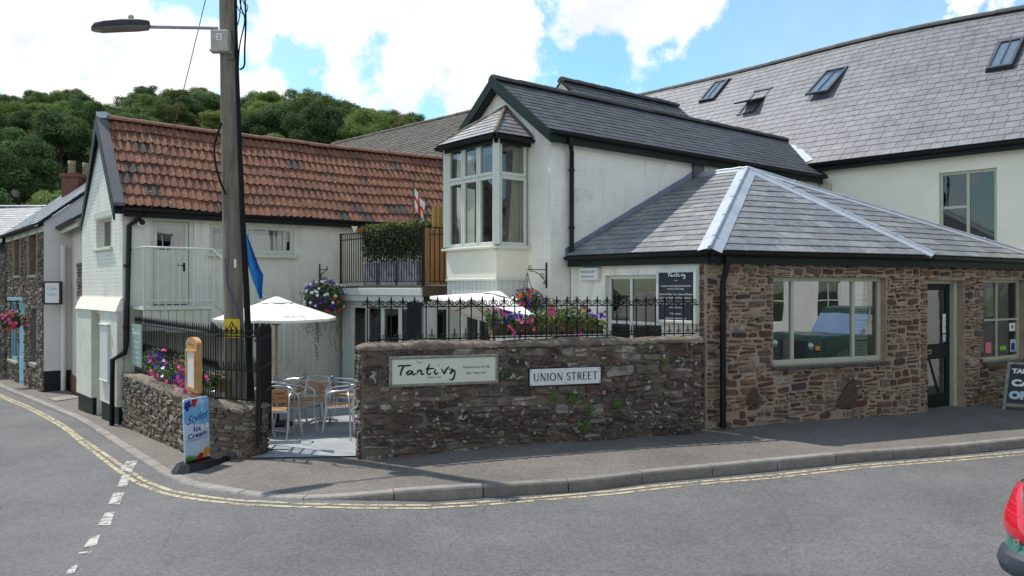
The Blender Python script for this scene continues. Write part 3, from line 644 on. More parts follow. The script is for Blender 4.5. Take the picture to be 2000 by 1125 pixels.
# road sheet
mb = MB(); ys = [-40, -25, -15, -8, -3, 0] + [i * .5 for i in range(1, 60)] + [32, 40, 60, 100]
vs = []; fs = []
xr = [-60, -50] + xs + [40, 50]
for yy in ys:
    for xx in xr: vs.append((xx, yy, gz(xx) - hk(xx)))
nx = len(xr)
for j in range(len(ys) - 1):
    for i in range(nx - 1):
        if min(ys[j], ys[j + 1]) > max(kerbY(xr[i]), kerbY(xr[i + 1])) + .35: continue
        fs.append((j * nx + i, j * nx + i + 1, (j + 1) * nx + i + 1, (j + 1) * nx + i))
mb.add(vs, fs, 0, True); tag(mb.build('road', 'road'), 'grey asphalt road sweeping round the corner past the cafe', 'road', kind='structure')
# pavement
mb = MB(); ny = 14; vs = []; fs = []
for xx in xs:
    a, b = kerbY(xx) + .1, backY(xx)
    for k in range(ny): yy = a + (b - a) * k / (ny - 1); vs.append((xx, yy, gz(xx) - .004 + wz(xx, yy) * min(1, k / 3)))
for i in range(len(xs) - 1):
    for k in range(ny - 1): fs.append((i * ny + k, (i + 1) * ny + k, (i + 1) * ny + k + 1, i * ny + k + 1))
mb.add(vs, fs, 0, True); tag(mb.build('pavement', 'pave'), 'tarmac pavement between the kerb and the stone walls', 'pavement', kind='structure')
# kerbstones
mb = MB(); arc = []; tot = 0
for i in range(len(KC)):
    if i: tot += math.dist(KC[i], KC[i - 1])
    arc.append((tot, KC[i]))
def kpt(s_, off=0):
    for i in range(len(arc) - 1):
        if arc[i][0] <= s_ <= arc[i + 1][0]:
            t = (s_ - arc[i][0]) / (arc[i + 1][0] - arc[i][0] + 1e-9); a, b = Vector(arc[i][1]), Vector(arc[i + 1][1]); p = a.lerp(b, t); d = (b - a).normalized(); return p + Vector((-d.y, d.x)) * off, d
    return Vector(arc[-1][1]), Vector((1, 0))
rng = random.Random(4); s_ = 0
while s_ < tot - 1:
    p0, _ = kpt(s_); ln = .9 if -25 < p0.x else 3
    e = s_ + ln - .012; n = 4; vs = []; hh = rng.uniform(-.003, .004)
    prof = [(0.0, -.3), (0.0, -.022), (.012, -.004), (.03, .002), (.115, .002), (.115, -.3)]
    for k in range(n + 1):
        q = s_ + (e - s_) * k / n
        for o_, dz in prof:
            p, _ = kpt(q, o_); vs.append((p.x, p.y, gz(p.x) + dz + hh))
    m_ = len(prof); fs = [(k * m_ + i, (k + 1) * m_ + i, (k + 1) * m_ + i + 1, k * m_ + i + 1) for k in range(n) for i in range(m_ - 1)] + [tuple(range(m_)), tuple(reversed(range(n * m_, (n + 1) * m_)))]
    mb.add(vs, fs); s_ += ln
tag(mb.build('kerb', 'kerb'), 'kerbstones edging the pavement round the bend', 'kerb', kind='structure')
# double yellow lines, following the kerb
def ground_strip(mb, path, wd, z=.004):
    vs = []; n = len(path)
    for i, p in enumerate(path):
        d = (Vector(path[min(i + 1, n - 1)]) - Vector(path[max(i - 1, 0)])).normalized(); nn = Vector((-d.y, d.x)); 
        for sgn in (-1, 1): q = Vector(p) + nn * wd / 2 * sgn; vs.append((q.x, q.y, gz(q.x) - hk(q.x) + z))
    mb.add(vs, [(2 * i, 2 * i + 2, 2 * i + 3, 2 * i + 1) for i in range(n - 1)])
YL = [(0, 770, 774), (60, 796, 801), (120, 828, 834), (161, 858, 866), (200, 884, 896), (236, 909, 923), (280, 937, 949), (330, 957, 966), (380, 967, 975), (440, 975, 982), (499, 979.5, 987), (628, 985, 991), (740, 987, 993), (860, 985.5, 991.5), (940, 981, 987), (1060, 971, 977), (1200, 959, 965), (1285, 949, 955), (1400, 938, 943), (1500, 929, 935), (1650, 912.5, 918), (1780, 901.5, 906.5), (1900, 891.5, 897), (2000, 882.5, 888)]
YL2 = [(px, y1, y1 + (y2 - y1) * 1.0) for px, y1, y2 in YL]
def road_pt(px, py):
    z = -.2
    for _ in range(8): D = (H - z) * FP / (py - 562.5); X = (px - 1000) / FP * D; z = gz(X) - hk(X)
    return (X, D)
for idx in (1, 2):
    pts = [road_pt(q[0], q[idx]) for q in YL2]; pts = [(-30, 46.1 - idx * .16), (-21, 31.6 - idx * .16), (-17, 25.6 - idx * .16)] + pts + [(12, 12.5 - .15 * idx), (20, 15.9 - .15 * idx)]
    P = [(p.x, p.y) for p in catmull(pts, 8)]
    m2 = MB(); ground_strip(m2, P, .055); tag(m2.build('road_marking', 'ypaint'), 'yellow painted line nearer the kerb' if idx == 1 else 'yellow painted line farther from the kerb', 'road marking', kind='structure')
# worn white dashes
DASH = [[(270, 901), (247, 901), (233, 921), (257, 921)], [(255, 925), (238, 930), (229, 951), (249, 951)], [(243, 962), (222, 964), (211, 986), (234, 986)], [(224, 1000), (205, 1003), (191, 1027), (216, 1027)],
        [(196, 1045), (176, 1052), (163, 1070), (188, 1068)], [(180, 1077), (155, 1080), (152, 1083), (178, 1081)], [(155, 1103), (140, 1108), (125, 1124), (145, 1120)]]
for k, d in enumerate(DASH):
    m2 = MB(); P = [road_pt(*p) for p in d]; m2.poly([(p[0], p[1], gz(p[0]) - hk(p[0]) + .006) for p in P]); tag(m2.build('road_marking', 'wpaint'), 'worn white dash across the side street mouth', 'road marking', 'white dashes across the side street', 'structure')
# patch repair and manhole-like concrete slab on the far pavement
m2 = MB()
for q in ([(93, 778), (143, 772), (160, 776), (108, 784)],):
    P = []
    for px, py in q:
        z = -.6
        for _ in range(6): D = (H - z) * FP / (py - 562.5); X = (px - 1000) / FP * D; z = gz(X)
        P.append((X, D, gz(X) + .008))
    m2.poly(P)
tag(m2.build('paving_slab', 'kerb'), 'pale rectangular slab let into the pavement by the cottages', 'paving slab', kind='structure')
# patio
pz = lambda x, y: interp([(9.5, -.06), (10.0, -.10), (10.5, -.13), (12, -.22), (16, -.32), (20, -.35)], y)
mb = MB(); vs = []; X_ = [-6.9 + i * .5 for i in range(20)]; Y_ = [9.72, 10, 10.5, 11, 11.5, 12, 13, 14, 15, 16, 17, 18]
for yy in Y_:
    for xx in X_: vs.append((xx, yy, pz(xx, yy)))
fs = []
for j in range(len(Y_) - 1):
    for i in range(19):
        x0 = X_[i]; 
        if Y_[j] < max(backY(x0), backY(x0 + .5)) + (0 if -3.5 < x0 < -1.8 else -.25): continue
        fs.append((j * 20 + i, j * 20 + i + 1, (j + 1) * 20 + i + 1, (j + 1) * 20 + i))
mb.add(vs, fs)
for k in range(8):
    a, b = -3.3 + 1.6 * k / 8, -3.3 + 1.6 * (k + 1) / 8; f_ = lambda x: 9.98 - (x + 3.24) * .26; mb.poly([(a, f_(a), gz(a) + .012), (b, f_(b), gz(b) + .012), (b, 11.02, pz(0, 11.02) + .003), (a, 11.02, pz(0, 11.02) + .003)])
tag(mb.build('patio', 'patio'), 'smooth pale grey patio floor inside the gate', 'patio', kind='structure')
# land beyond, and the wooded hill
mb = MB(); mb.poly([(-900, -900, -4.2), (900, -900, -4.2), (900, 900, -4.2), (-900, 900, -4.2)]); tag(mb.build('ground', 'grass'), 'green land beyond the street', 'ground', kind='structure')
def hillz(x, y): 
    t = max(0, min(1, (y - 48) / 84)); side = max(0, min(1, (20 - x) / 30)) if x > -10 else 1
    return -3.5 + (t * t * (3 - 2 * t)) * 31 * side + .8 * math.sin(x * .11) * t
mb = MB(); vs = []; nx, ny = 40, 24
for j in range(ny):
    for i in range(nx): X, Y = -150 + i * 5.2, 40 + j * 9; vs.append((X, Y, hillz(X, Y)))
mb.add(vs, [(j * nx + i, j * nx + i + 1, (j + 1) * nx + i + 1, (j + 1) * nx + i) for j in range(ny - 1) for i in range(nx - 1)], 0, True)
tag(mb.build('hill', 'hill'), 'steep wooded hillside behind the town', 'hill', kind='structure')

# ------------------------------------------------------------------ shared building pieces
def hit(px, py, p0, nrm):
    d = Vector(((px - 1000) / FP, 1, (562.5 - py) / FP)); o = Vector((0, 0, H)); return o + d * ((Vector(p0) - o).dot(nrm) / d.dot(nrm))
def gutter(parent, a, b, r=.055, name='gutter', joints=True, m='gutter'):
    a, b = Vector(a), Vector(b); d = (b - a).normalized(); n = Vector((d.y, -d.x, 0)); mb = MB(); vs = []
    P = [(a + (b - a) * k / 6) for k in range(7)]; K = 9
    for p in P:
        for k in range(K): t = math.pi * k / (K - 1); vs.append(p + n * (r * math.cos(t)) + Vector((0, 0, -r * math.sin(t) * 1.1)))
        for k in range(K): t = math.pi * (K - 1 - k) / (K - 1); vs.append(p + n * ((r - .006) * math.cos(t)) + Vector((0, 0, -(r - .006) * math.sin(t) * 1.1)))
    mb.add(vs, [(i * 2 * K + k, (i + 1) * 2 * K + k, (i + 1) * 2 * K + (k + 1) % (2 * K), i * 2 * K + (k + 1) % (2 * K)) for i in range(6) for k in range(2 * K)], 0, False)
    mb.add(vs[:2 * K], [tuple(range(2 * K))]); mb.add(vs[-2 * K:], [tuple(reversed(range(2 * K)))])
    L_ = (b - a).length; k = .5
    while k < L_ and joints:
        p = a + d * k
        mb.add([p + n * ((r + .006) * math.cos(t)) + Vector((0, 0, -(r + .006) * 1.1 * math.sin(t) + .004)) + d * e for e in (-.03, .03) for t in [math.pi * i / 8 for i in range(9)]], [(i, i + 1, 10 + i, 9 + i) for i in range(8)])
        k += 1.1
    return mb.build(name, m, parent)
def pipe(parent, path, r=.035, m='gutter', name='downpipe', clips=()):
    mb = MB(); mb.tube(path, r, 10, 0)
    for c in clips: c = Vector(c); mb.lathe([(r + .012, -.02), (r + .012, .02)], c, 10); mb.lathe([(r, -.021), (r + .013, -.02)], c, 10)
    return mb.build(name, m, parent)
def board(parent, a, b, z0, z1, th=.025, m='dkgreen', name='fascia'):
    F = Fr(a, b); mb = MB(); mb.fbox(F, 0, F.len, z0, z1, 0, th); return mb.build(name, m, parent)
def strip(mb, a, b, side, wd, up, lift=.02, th=.008, m=0):
    """lead strip lying on a slope: from a to b, spreading wd along side (a unit vector in the slope)"""
    a, b, side, up = Vector(a), Vector(b), Vector(side), Vector(up); n = 8; vs = []; rng = random.Random(int(wd * 1000) + int(a.x * 10))
    for i in range(n + 1):
        p = a.lerp(b, i / n); e = rng.uniform(-.006, .006)
        vs += [p + up * (lift + .012), p + side * (wd + e) + up * lift, p + side * (wd + e) + up * (lift - th - .02)]
    mb.add(vs, [(i * 3 + k, (i + 1) * 3 + k, (i + 1) * 3 + k + 1, i * 3 + k + 1) for i in range(n) for k in range(2)], m)
def ridge(parent, a, b, r=.09, m='ridge_dark', seglen=.45, name='ridge_tiles', seed=3, drop=.05):
    a, b = Vector(a), Vector(b); d = (b - a).normalized(); n = Vector((d.y, -d.x, 0)).normalized(); L_ = (b - a).length; mb = MB(); rng = random.Random(seed); k = 0
    while k < L_ - .02:
        e = min(k + seglen, L_); vs = []; j = rng.uniform(-.006, .008)
        for q, rr in ((k, r + .008), (e - .004, r)):
            for i in range(9):
                t = math.pi * (i / 8); vs.append(a + d * q + n * (rr * 1.15 * math.cos(t)) + Vector((0, 0, rr * math.sin(t) - drop + j)))
        mb.add(vs, [(i, i + 1, 10 + i, 9 + i) for i in range(8)], 0, False)
        mb.add(vs[:9], [tuple(range(9))]); mb.add(vs[9:], [tuple(reversed(range(9)))])
        k = e
    return mb.build(name, m, parent)

# ------------------------------------------------------------------ cafe house with the clay tile roof
A = Fr((-6.97, 14.2), (-1.78, 18.16)); AG = Fr((-8.94, 16.5), (-6.97, 14.2))
cafe = thing('tiled_house', 'white painted brick house with red clay pantile roof and dark verge boards', 'house', (-6.97, 14.2, -.5))
eA, rA, dA = 3.47, 5.24, -1.42
hd = A.rect(293, 379, 424, 597); hw = A.rect(409, 575, 437, 494); hl = A.rect(486, 531, 622, 680)
mb = MB(); mb.wall(A, 0, 9.2, -.6, 3.45, [hd, hw, hl], .16)
mb.build('wall', 'brick_sage', cafe)
ga = AG.rect(188, 218, 430, 486)
mb = MB(); mb.wall(AG, 0, AG.len, 1.5, 3.35, [ga], .18); mb.poly([AG.p(0, 3.35), AG.p(AG.len, 3.35), AG.p(AG.len / 2 - .02, 5.12)]); mb.build('gable_wall', 'brick_gable', cafe)
# flared plinth and roughcast lower storey with a narrow recess
ur0, ur1 = AG.u(189), AG.u(206); zb = -.9
mb = MB(); mb.wall(AG, 0, AG.len, zb, 1.6, [(ur0, ur1, zb, 1.56)], .3); mb.fbox(AG, -.02, ur0, zb + .75, 1.6, 0, .10); mb.fbox(AG, ur1, AG.len + .04, zb + .78, 1.6, 0, .10)
mb.poly([AG.p(ur0, zb, -.3), AG.p(ur1, zb, -.3), AG.p(ur1, 1.56, -.3), AG.p(ur0, 1.56, -.3)]); mb.build('lower_wall', 'rough', cafe)
mb = MB(); mb.hexa([AG.p(-.02, 1.58, .13), AG.p(AG.len + .05, 1.58, .13), AG.p(AG.len + .05, 1.58, 0), AG.p(-.02, 1.58, 0), AG.p(-.02, 1.82, .03), AG.p(AG.len + .02, 1.82, .03), AG.p(AG.len + .02, 1.82, 0), AG.p(-.02, 1.82, 0)]); mb.build('drip_band', 'render', cafe)
mb = MB(); mb.fbox(AG, 0, ur0 - .01, zb, zb + .75, 0, .07); mb.build('plinth', 'dkgreen', cafe); mb = MB(); mb.fbox(AG, ur1 + .01, AG.len + .03, zb, zb + .78, 0, .07); mb.build('plinth', 'dkgreen', cafe)
r = AG.rect(211, 226, 634, 738); mb = MB(); mb.bbox_(AG, r[0], r[1], r[2], r[3], .1, .14, .01); mb.bbox_(AG, r[0] - .03, r[1] + .03, r[3], r[3] + .03, .1, .16); mb.bbox_(AG, r[0] - .02, r[1] + .02, r[2] - .03, r[2], .1, .155); mb.build('meter_box', 'panel', cafe)
window(cafe, AG, ga, (.5,), (), -.12, .035, room='roomdark', sill=(.08, .05, .06, 'sagelight'))
mb = MB(); mb.fbox(AG, ga[0] - .12, ga[1] + .1, ga[3] + .02, ga[3] + .14, -.01, .012); mb.build('lintel', 'sagelight', cafe)
# back and far end, so the house is closed
mb = MB(); q0, q1 = A.p(0, 0, 2 * dA), A.p(9.2, 0, 2 * dA)
Bk = Fr((q1.x, q1.y), (q0.x, q0.y)); mb.wall(Bk, 0, 9.2, -.6, 3.45); Fe = Fr((A.p(9.2, 0).x, A.p(9.2, 0).y), (q1.x, q1.y)); mb.wall(Fe, 0, Fe.len, -.6, 3.45); mb.poly([Fe.p(0, 3.45), Fe.p(Fe.len, 3.45), Fe.p(Fe.len / 2, 5.1)]); mb.build('rear_wall', 'render', cafe)
# pantile roof: rows of double-roll tiles
def pantiles(parent, F, u0, u1, e, rdg, rows=8, tw=.275, name='roof', seed=5):
    rng = random.Random(seed); mb = MB(); d0, z0 = e; d1, z1 = rdg; L_ = math.hypot(d1 - d0, z1 - z0); sd_, sz_ = (d1 - d0) / L_, (z1 - z0) / L_; nd, nz_ = sz_, -sd_
    T = lambda u, s, h: F.p(u, z0 + s * sz_ + h * nz_ - .09 * math.sin(max(0, min(1, (u - u0) / (u1 - u0))) * math.pi) * .6 + .012 * math.sin(u * 2.3), d0 + s * sd_ + h * nd)
    for k in range(12): a, b = u0 + (u1 - u0) * k / 12, u0 + (u1 - u0) * (k + 1) / 12; mb.poly([T(a, 0, -.02), T(b, 0, -.02), T(b, L_, -.02), T(a, L_, -.02)], 1)
    hgt = L_ / rows
    for j in range(rows):
        u = u0 - (tw / 2 if j % 2 else 0) + rng.uniform(-.01, .01); s0 = j * hgt; s1 = min(L_, (j + 1) * hgt + .03)
        while u < u1:
            a, b = max(u, u0), min(u + tw - .004, u1); K = 12; hj = rng.uniform(-.005, .006); sj = rng.uniform(-.01, .01); tl = rng.uniform(-.006, .006); vs = []
            if b - a > .02:
                for s, lf in ((s0 + sj, .032), (s1, .002)):
                    for k in range(K + 1):
                        q = a + (b - a) * k / K; ph = ((q - u) / tw * 2) % 1; h = .030 * max(0, math.sin(math.pi * min(1, ph / .55))) if ph < .55 else -.004 * math.sin(math.pi * (ph - .55) / .45)
                        vs.append(T(q, s, h + lf + hj + tl * (k / K - .5)))
                for k in range(K + 1): 
                    q = a + (b - a) * k / K; ph = ((q - u) / tw * 2) % 1; h = .030 * max(0, math.sin(math.pi * min(1, ph / .55))) if ph < .55 else 0
                    vs.append(T(q, s0 + sj + .003, h + .012 + hj))
                n = K + 1; mb.add(vs, [(k, k + 1, n + k + 1, n + k) for k in range(K)] + [(2 * n + k, 2 * n + k + 1, k + 1, k) for k in range(K)], 0, False)
            u += tw
    return mb.build(name, ['pantile', 'under'], parent)
pantiles(cafe, A, -.01, 9.2, (.16, eA - .02), (dA, rA))
a_, b_ = A.p(.1, rA + .06, dA), A.p(9.2, rA + .02, dA); P_ = [A.p(0 + 9.2 * k / 6, rA + .06 - .054 * math.sin(k / 6 * math.pi) + .0, dA) for k in range(7)]
for k in range(6): ridge(cafe, P_[k], P_[k + 1], .085, 'ridge_clay', .5, seed=k)
mb = MB(); mb.slab([A.p(-.16, eA, .17), A.p(9.2, eA, .17), A.p(9.2, rA - .04, dA), A.p(-.16, rA - .04, dA)], (0, 0, -.05)); mb.v = [(a, b_q, c - .11) for a, b_q, c in mb.v]; mb.slab([A.p(-.16, rA - .04, dA), A.p(9.2, rA - .04, dA), A.p(9.2, eA, 2 * dA - .17), A.p(-.16, eA, 2 * dA - .17)], (0, 0, -.05))
mb.build('roof_boarding', 'under', cafe)
# grey verge strips and dark bargeboards on the gable
mb = MB(); mb.slab([A.p(-.18, eA - .02, .2), A.p(.0, eA - .02, .2), A.p(.0, rA + .03, dA), A.p(-.18, rA + .03, dA)], (0, 0, .06)); mb.build('verge_board', 'leaddark', cafe)
mb = MB(); mb.slab([A.p(-.18, eA - .02, 2 * dA - .2), A.p(-.18, rA + .04, dA), A.p(.11, rA + .04, dA), A.p(.11, eA - .02, 2 * dA - .2)], (0, 0, .05)); mb.build('verge_board', 'leaddark', cafe)
mb = MB(); mb.slab([A.p(-.19, rA + .07, dA), A.p(-.19, eA - .02, .22), A.p(-.19, eA - .28, .22), A.p(-.19, rA - .22, dA)], A.t * .03); mb.build('bargeboard', 'dkgreen', cafe)
mb = MB(); mb.slab([A.p(-.19, rA + .07, dA), A.p(-.19, eA - .02, 2 * dA - .22), A.p(-.19, eA - .28, 2 * dA - .22), A.p(-.19, rA - .22, dA)], A.t * .03); mb.build('bargeboard', 'dkgreen', cafe)
mb = MB(); mb.box(*(lambda p: (p.x - .09, p.x + .1, p.y - .09, p.y + .09, p.z, p.z + .12))(A.p(-.06, rA + .02, dA))); mb.build('ridge_cap', 'lead', cafe)
gutter(cafe, A.p(-.05, eA - .05, .2), A.p(8.6, eA - .05, .2), .05)
q = A.p(0, 0, .13); q2 = A.p(8.6, 0, .13); board(cafe, q, q2, eA - .2, eA - .04, .02)
pipe(cafe, [A.p(.3, eA - .12, .18), A.p(.22, eA - .25, .1), A.p(.1, eA - .35, .06), A.p(.05, 1.0, .06), A.p(.02, .85, .1), AG.p(AG.len - .02, .72, .16), AG.p(AG.len - .06, -.48, .16)], .045, clips=[A.p(.06, 2.4, .06), A.p(.05, 1.3, .06)])
# upper door with a glazed top, two-light window, low window behind the stairs
dr = MB(); u0, u1, z0, z1 = hd; dr.bbox_(A, u0, u0 + .06, z0, z1, -.12, -.02); dr.bbox_(A, u1 - .08, u1, z0, z1, -.12, -.02); dr.bbox_(A, u0 + .06, u1 - .08, z1 - .06, z1, -.12, -.02); dr.build('door_frame', 'sagelight', cafe)
gz0 = A.z(487, u0); dr = MB(); a, b = u0 + .065, u1 - .085; dr.bbox_(A, a, b, z0 + .02, gz0, -.11, -.06); dr.bbox_(A, a, a + .07, gz0, z1 - .065, -.11, -.06); dr.bbox_(A, b - .07, b, gz0, z1 - .065, -.11, -.06); dr.bbox_(A, a + .07, b - .07, z1 - .12, z1 - .065, -.11, -.06)
k = a + .12
while k < b - .05: dr.bbox_(A, k, k + .085, z0 + .06, gz0 - .06, -.06, -.052, .004); k += .1
door = dr.build('door', 'sagelight', cafe); g = MB(); g.poly([A.p(a + .05, gz0 - .02, -.085), A.p(b - .05, gz0 - .02, -.085), A.p(b - .05, z1 - .1, -.085), A.p(a + .05, z1 - .1, -.085)]); g.build('pane', 'glassdark', door)
g = MB(); g.bbox_(A, b - .1, b - .06, (z0 + gz0) / 2 + .12, (z0 + gz0) / 2 + .28, -.06, -.045); g.tube([A.p(b - .08, (z0 + gz0) / 2 + .23, -.03), A.p(b - .2, (z0 + gz0) / 2 + .23, -.02)], .01, 6); g.build('handle', 'iron', door)
window(cafe, A, hw, (.47,), (), -.04, .07, room='room', sill=(.05, .08, .07, 'sagelight'), fm='sagelight', gm='glassdark')
mb = MB(); z0, z1 = hw[2] + .08, hw[3] - .08
for s0, s1 in ((hw[0] + .1, hw[0] + (hw[1] - hw[0]) * .44), (hw[0] + (hw[1] - hw[0]) * .52, hw[1] - .12)):
    n = 26
    vs = [A.p(s0 + (s1 - s0) * i / n, z, -.2 - .02 * math.sin(i * 1.6)) for z in (z0, z0 + (z1 - z0) * .8) for i in range(n + 1)]; mb.add(vs, [(i, i + 1, n + 2 + i, n + 1 + i) for i in range(n)], 0, True)
mb.build('net_curtain', 'net', cafe)
window(cafe, A, hl, (), (), -.08, .04, room='roomdark')
# outside stair: landing, treads, railings
st = thing('outside_stair', 'sage painted metal landing and stair down the wall to the patio', 'staircase', A.p(.6, -.3, .5))
dl = .92
ul0, ul1 = A.u(281, dl), A.u(413, dl); zl = 1.68
mb = MB(); mb.fbox(A, ul0, ul1, zl - .06, zl, .03, dl); mb.build('landing', 'sagelight', st)
mb = MB(); k = ul0
while k < ul1 - .02: mb.bbox_(A, k, min(k + .13, ul1), zl - .42, zl - .065, dl - .06, dl - .03, .004); k += .137
mb.bbox_(A, ul0 + .35, ul1, zl - .46, zl - .42, dl - .07, dl - .02); mb.build('boarding', 'sagelight', st)
mb = MB(); k = ul0
while k < ul1 - .02: mb.bbox_(A, k, min(k + .13, ul1), -.35, zl - .46, .25, .27, .004); k += .137
mb.build('store_front', 'sagelight', st)
ub, zbt = A.at(620, 674, dl); ztop = 2.7; nst = 10; uend = ub + .1
mb = MB()
for i in range(nst): 
    u = ul1 + (uend - ul1) * i / nst; z = zl - (zl + .3) * (i + .6) / nst; mb.fbox(A, u, u + (uend - ul1) / nst + .03, z - .03, z, .06, dl - .05)
mb.build('treads', 'sagelight', st)
for dd in (dl - .03, .04):
    mb = MB(); mb.slab([A.p(ul1, zl + .02, dd), A.p(uend + .05, -.22, dd), A.p(uend - .2, -.32, dd), A.p(ul1, zl - .28, dd)], A.n * .03); mb.build('stringer', 'sagelight', st)
slope = (zbt - ztop) / (ub - ul1)
hand = MB(); hand.tube([A.p(ul0, ztop, .05), A.p(ul0, ztop, dl), A.p(ul1, ztop, dl), A.p(ub, zbt, dl)], .022, 6); hand.tube([A.p(ul0, zl + .1, dl), A.p(ul1, zl + .1, dl), A.p(ub, zbt - .93, dl)], .016, 6); hand.build('handrail', 'panel', st)
k = 0; u = ul0; bal = None
while u < ub:
    zt = ztop if u < ul1 else ztop + slope * (u - ul1); zbm = zt - 1.02 if u >= ul1 else zl
    mb = MB(); mb.tube([A.p(u, zbm, dl), A.p(u, zt, dl)], .011 if k % 7 else .024, 5, cap=False); mb.build('baluster', 'panel', st); u += .118; k += 1

# ------------------------------------------------------------------ white gabled wing with the bay window
Mf = Fr((.63, 12.94), (.63 + .775 * 8.9, 12.94 + .632 * 8.9)); MG = Fr((-1.08, 15.03), (.63, 12.94))
main = thing('gabled_house', 'white painted brick wing with steep gable, dark slates and upstairs bay window', 'house', (.63, 12.94, -.2))
mb = MB(); mb.wall(Mf, 0, 8.9, -.3, 4.52); mb.build('wall', 'brick', main)
tb0, tb1 = MG.len - 1.98, MG.len - .555
hg = [(tb0 + .05, tb1 - .05, 2.72, 4.4), (MG.u(903), MG.u(958), -.2, 1.75)]
mb = MB(); mb.wall(MG, 0, MG.len, -.3, 4.5, hg, .1); mb.poly([MG.p(0, 4.5), MG.p(MG.len, 4.5), MG.p(MG.len / 2, 5.5)]); mb.build('gable_wall', 'brick', main)
ze, zr = 4.56, 5.66; hwd = MG.len / 2
mb = MB(); qb = Fr((Mf.p(8.9, 0, -MG.len).x, Mf.p(8.9, 0, -MG.len).y), (MG.o.x, MG.o.y)); mb.wall(qb, 0, 8.9, -.3, 4.5); mb.build('rear_wall', 'render', main)
mb = MB(); slates(mb, [Mf.p(-.14, ze, .12), Mf.p(9.6, ze, .12), Mf.p(9.6, zr, -hwd), Mf.p(-.14, zr, -hwd)], (0, 1), .26, .145, .006, 11, lift=.008, gap=.003); mb.build('roof', ['slate_main', 'under'], main)
mb = MB(); slates(mb, [Mf.p(9.6, ze, -2 * hwd - .12), Mf.p(-.14, ze, -2 * hwd - .12), Mf.p(-.14, zr, -hwd), Mf.p(9.6, zr, -hwd)], (0, 1), .26, .145, .006, 12, lift=.008); mb.build('roof', ['slate_main', 'under'], main)
ridge(main, Mf.p(-.16, zr + .03, -hwd), Mf.p(9.5, zr + .03, -hwd), .095, 'ridge_dark', .6)
for sg, dd in ((1, .16), (-1, -2 * hwd - .16)):
    mb = MB(); mb.slab([Mf.p(-.17, zr + .05, -hwd), Mf.p(-.17, ze - .03, dd), Mf.p(-.17, ze - .2, dd), Mf.p(-.17, zr - .16, -hwd)], Mf.t * .03); mb.slab([Mf.p(-.15, zr - .0, -hwd), Mf.p(-.15, ze - .07, dd), Mf.p(-.15, ze - .22, dd), Mf.p(-.15, zr - .2, -hwd)], Mf.t * .12); mb.build('bargeboard', 'dkgreen', main)
gutter(main, Mf.p(-.12, ze - .02, .17), Mf.p(8.25, ze - .02, .17), .055)
board(main, Mf.p(0, 0, .1), Mf.p(8.2, 0, .1), ze - .2, ze - .03)
u1112 = Mf.u(1111); pipe(main, [Mf.p(u1112 - .12, ze - .1, .17), Mf.p(u1112 - .12, ze - .2, .17), Mf.p(u1112, ze - .34, .07), Mf.p(u1112, 2.5, .07), Mf.p(u1112 - .03, 2.45, .1)], .04, clips=[Mf.p(u1112, 3.95, .07), Mf.p(u1112, 3.0, .07)])
# bay window: two glazed sides projecting from the gable
C0 = MG.p(tb0, 0, .69); C1 = MG.p(tb1, 0, .69); BF = Fr((C0.x, C0.y), (C1.x, C1.y)); w1 = MG.p(tb1, 0, 0); w0 = MG.p(tb0, 0, 0); BR = Fr((C1.x, C1.y), (w1.x, w1.y)); BL = Fr((w0.x, w0.y), (C0.x, C0.y))
bay = MB(); zs_, zt_ = 2.69, 4.44
for F in (BF, BR, BL):
    bay.wall(F, 0, F.len, 2.13, zs_)
    bay.fbox(F, -.0 if F is BF else .0, F.len, zs_ - .0, zs_ + .02, -.06, .0)
bay.poly([C0 + Vector((0, 0, 2.13)), C1 + Vector((0, 0, 2.13)), w1 + Vector((0, 0, 2.13)), w0 + Vector((0, 0, 2.13))])
bayo = bay.build('bay_window', 'render', main)
sk = MB()
for F in (BF, BR, BL):
    k = 0
    while k < F.len - .01: sk.bbox_(F, k + .004, min(k + .12, F.len) - .002, 1.88, 2.14, -.03, -.012, .004); k += .124
    sk.bbox_(F, -.02, F.len + .02, 2.12, 2.16, -.02, .015)
sk.build('skirt_boarding', 'panel', bayo)
sl = MB()
for F in (BF, BR, BL): sl.bbox_(F, -.07, F.len + .04, zs_ - .045, zs_ - .002, -.05, .07)
sl.build('sill', 'frame', bayo)
cp = MB()
for p in (C0, C1): cp.box(p.x - .055, p.x + .055, p.y - .05, p.y + .06, zs_ + .021, zt_)
cp.build('corner_post', 'frame', bayo)
def lights(F, u0, u1, n, z0, z1, tr):
    """casement lights, each a frame with an upper and a lower pane"""
    wd = (u1 - u0) / n
    for i in range(n):
        a, b = u0 + wd * i, u0 + wd * (i + 1); f = MB(); g = MB(); ztr = z0 + (z1 - z0) * tr
        for (c, d) in ((z0, ztr - .012), (ztr + .012, z1)):
            f.bbox_(F, a + .006, a + .052, c, d, -.06, .006); f.bbox_(F, b - .052, b - .006, c, d, -.06, .006); f.bbox_(F, a + .052, b - .052, c, c + .05, -.06, .003); f.bbox_(F, a + .052, b - .052, d - .045, d, -.06, .003)
            g.poly([F.p(a + .04, c + .03, -.03), F.p(b - .04, c + .03, -.03), F.p(b - .04, d - .03, -.03), F.p(a + .04, d - .03, -.03)])
        f.bbox_(F, a, b, ztr - .013, ztr + .013, -.06, -.01)
        f.build('casement', 'frame', bayo); g.build('pane', 'glass', bayo)
lights(BF, .05, BF.len - .05, 3, zs_ + .02, zt_, .66); lights(BR, .07, BR.len - .04, 1, zs_ + .02, zt_, .66); lights(BL, .04, BL.len - .07, 1, zs_ + .02, zt_, .66)
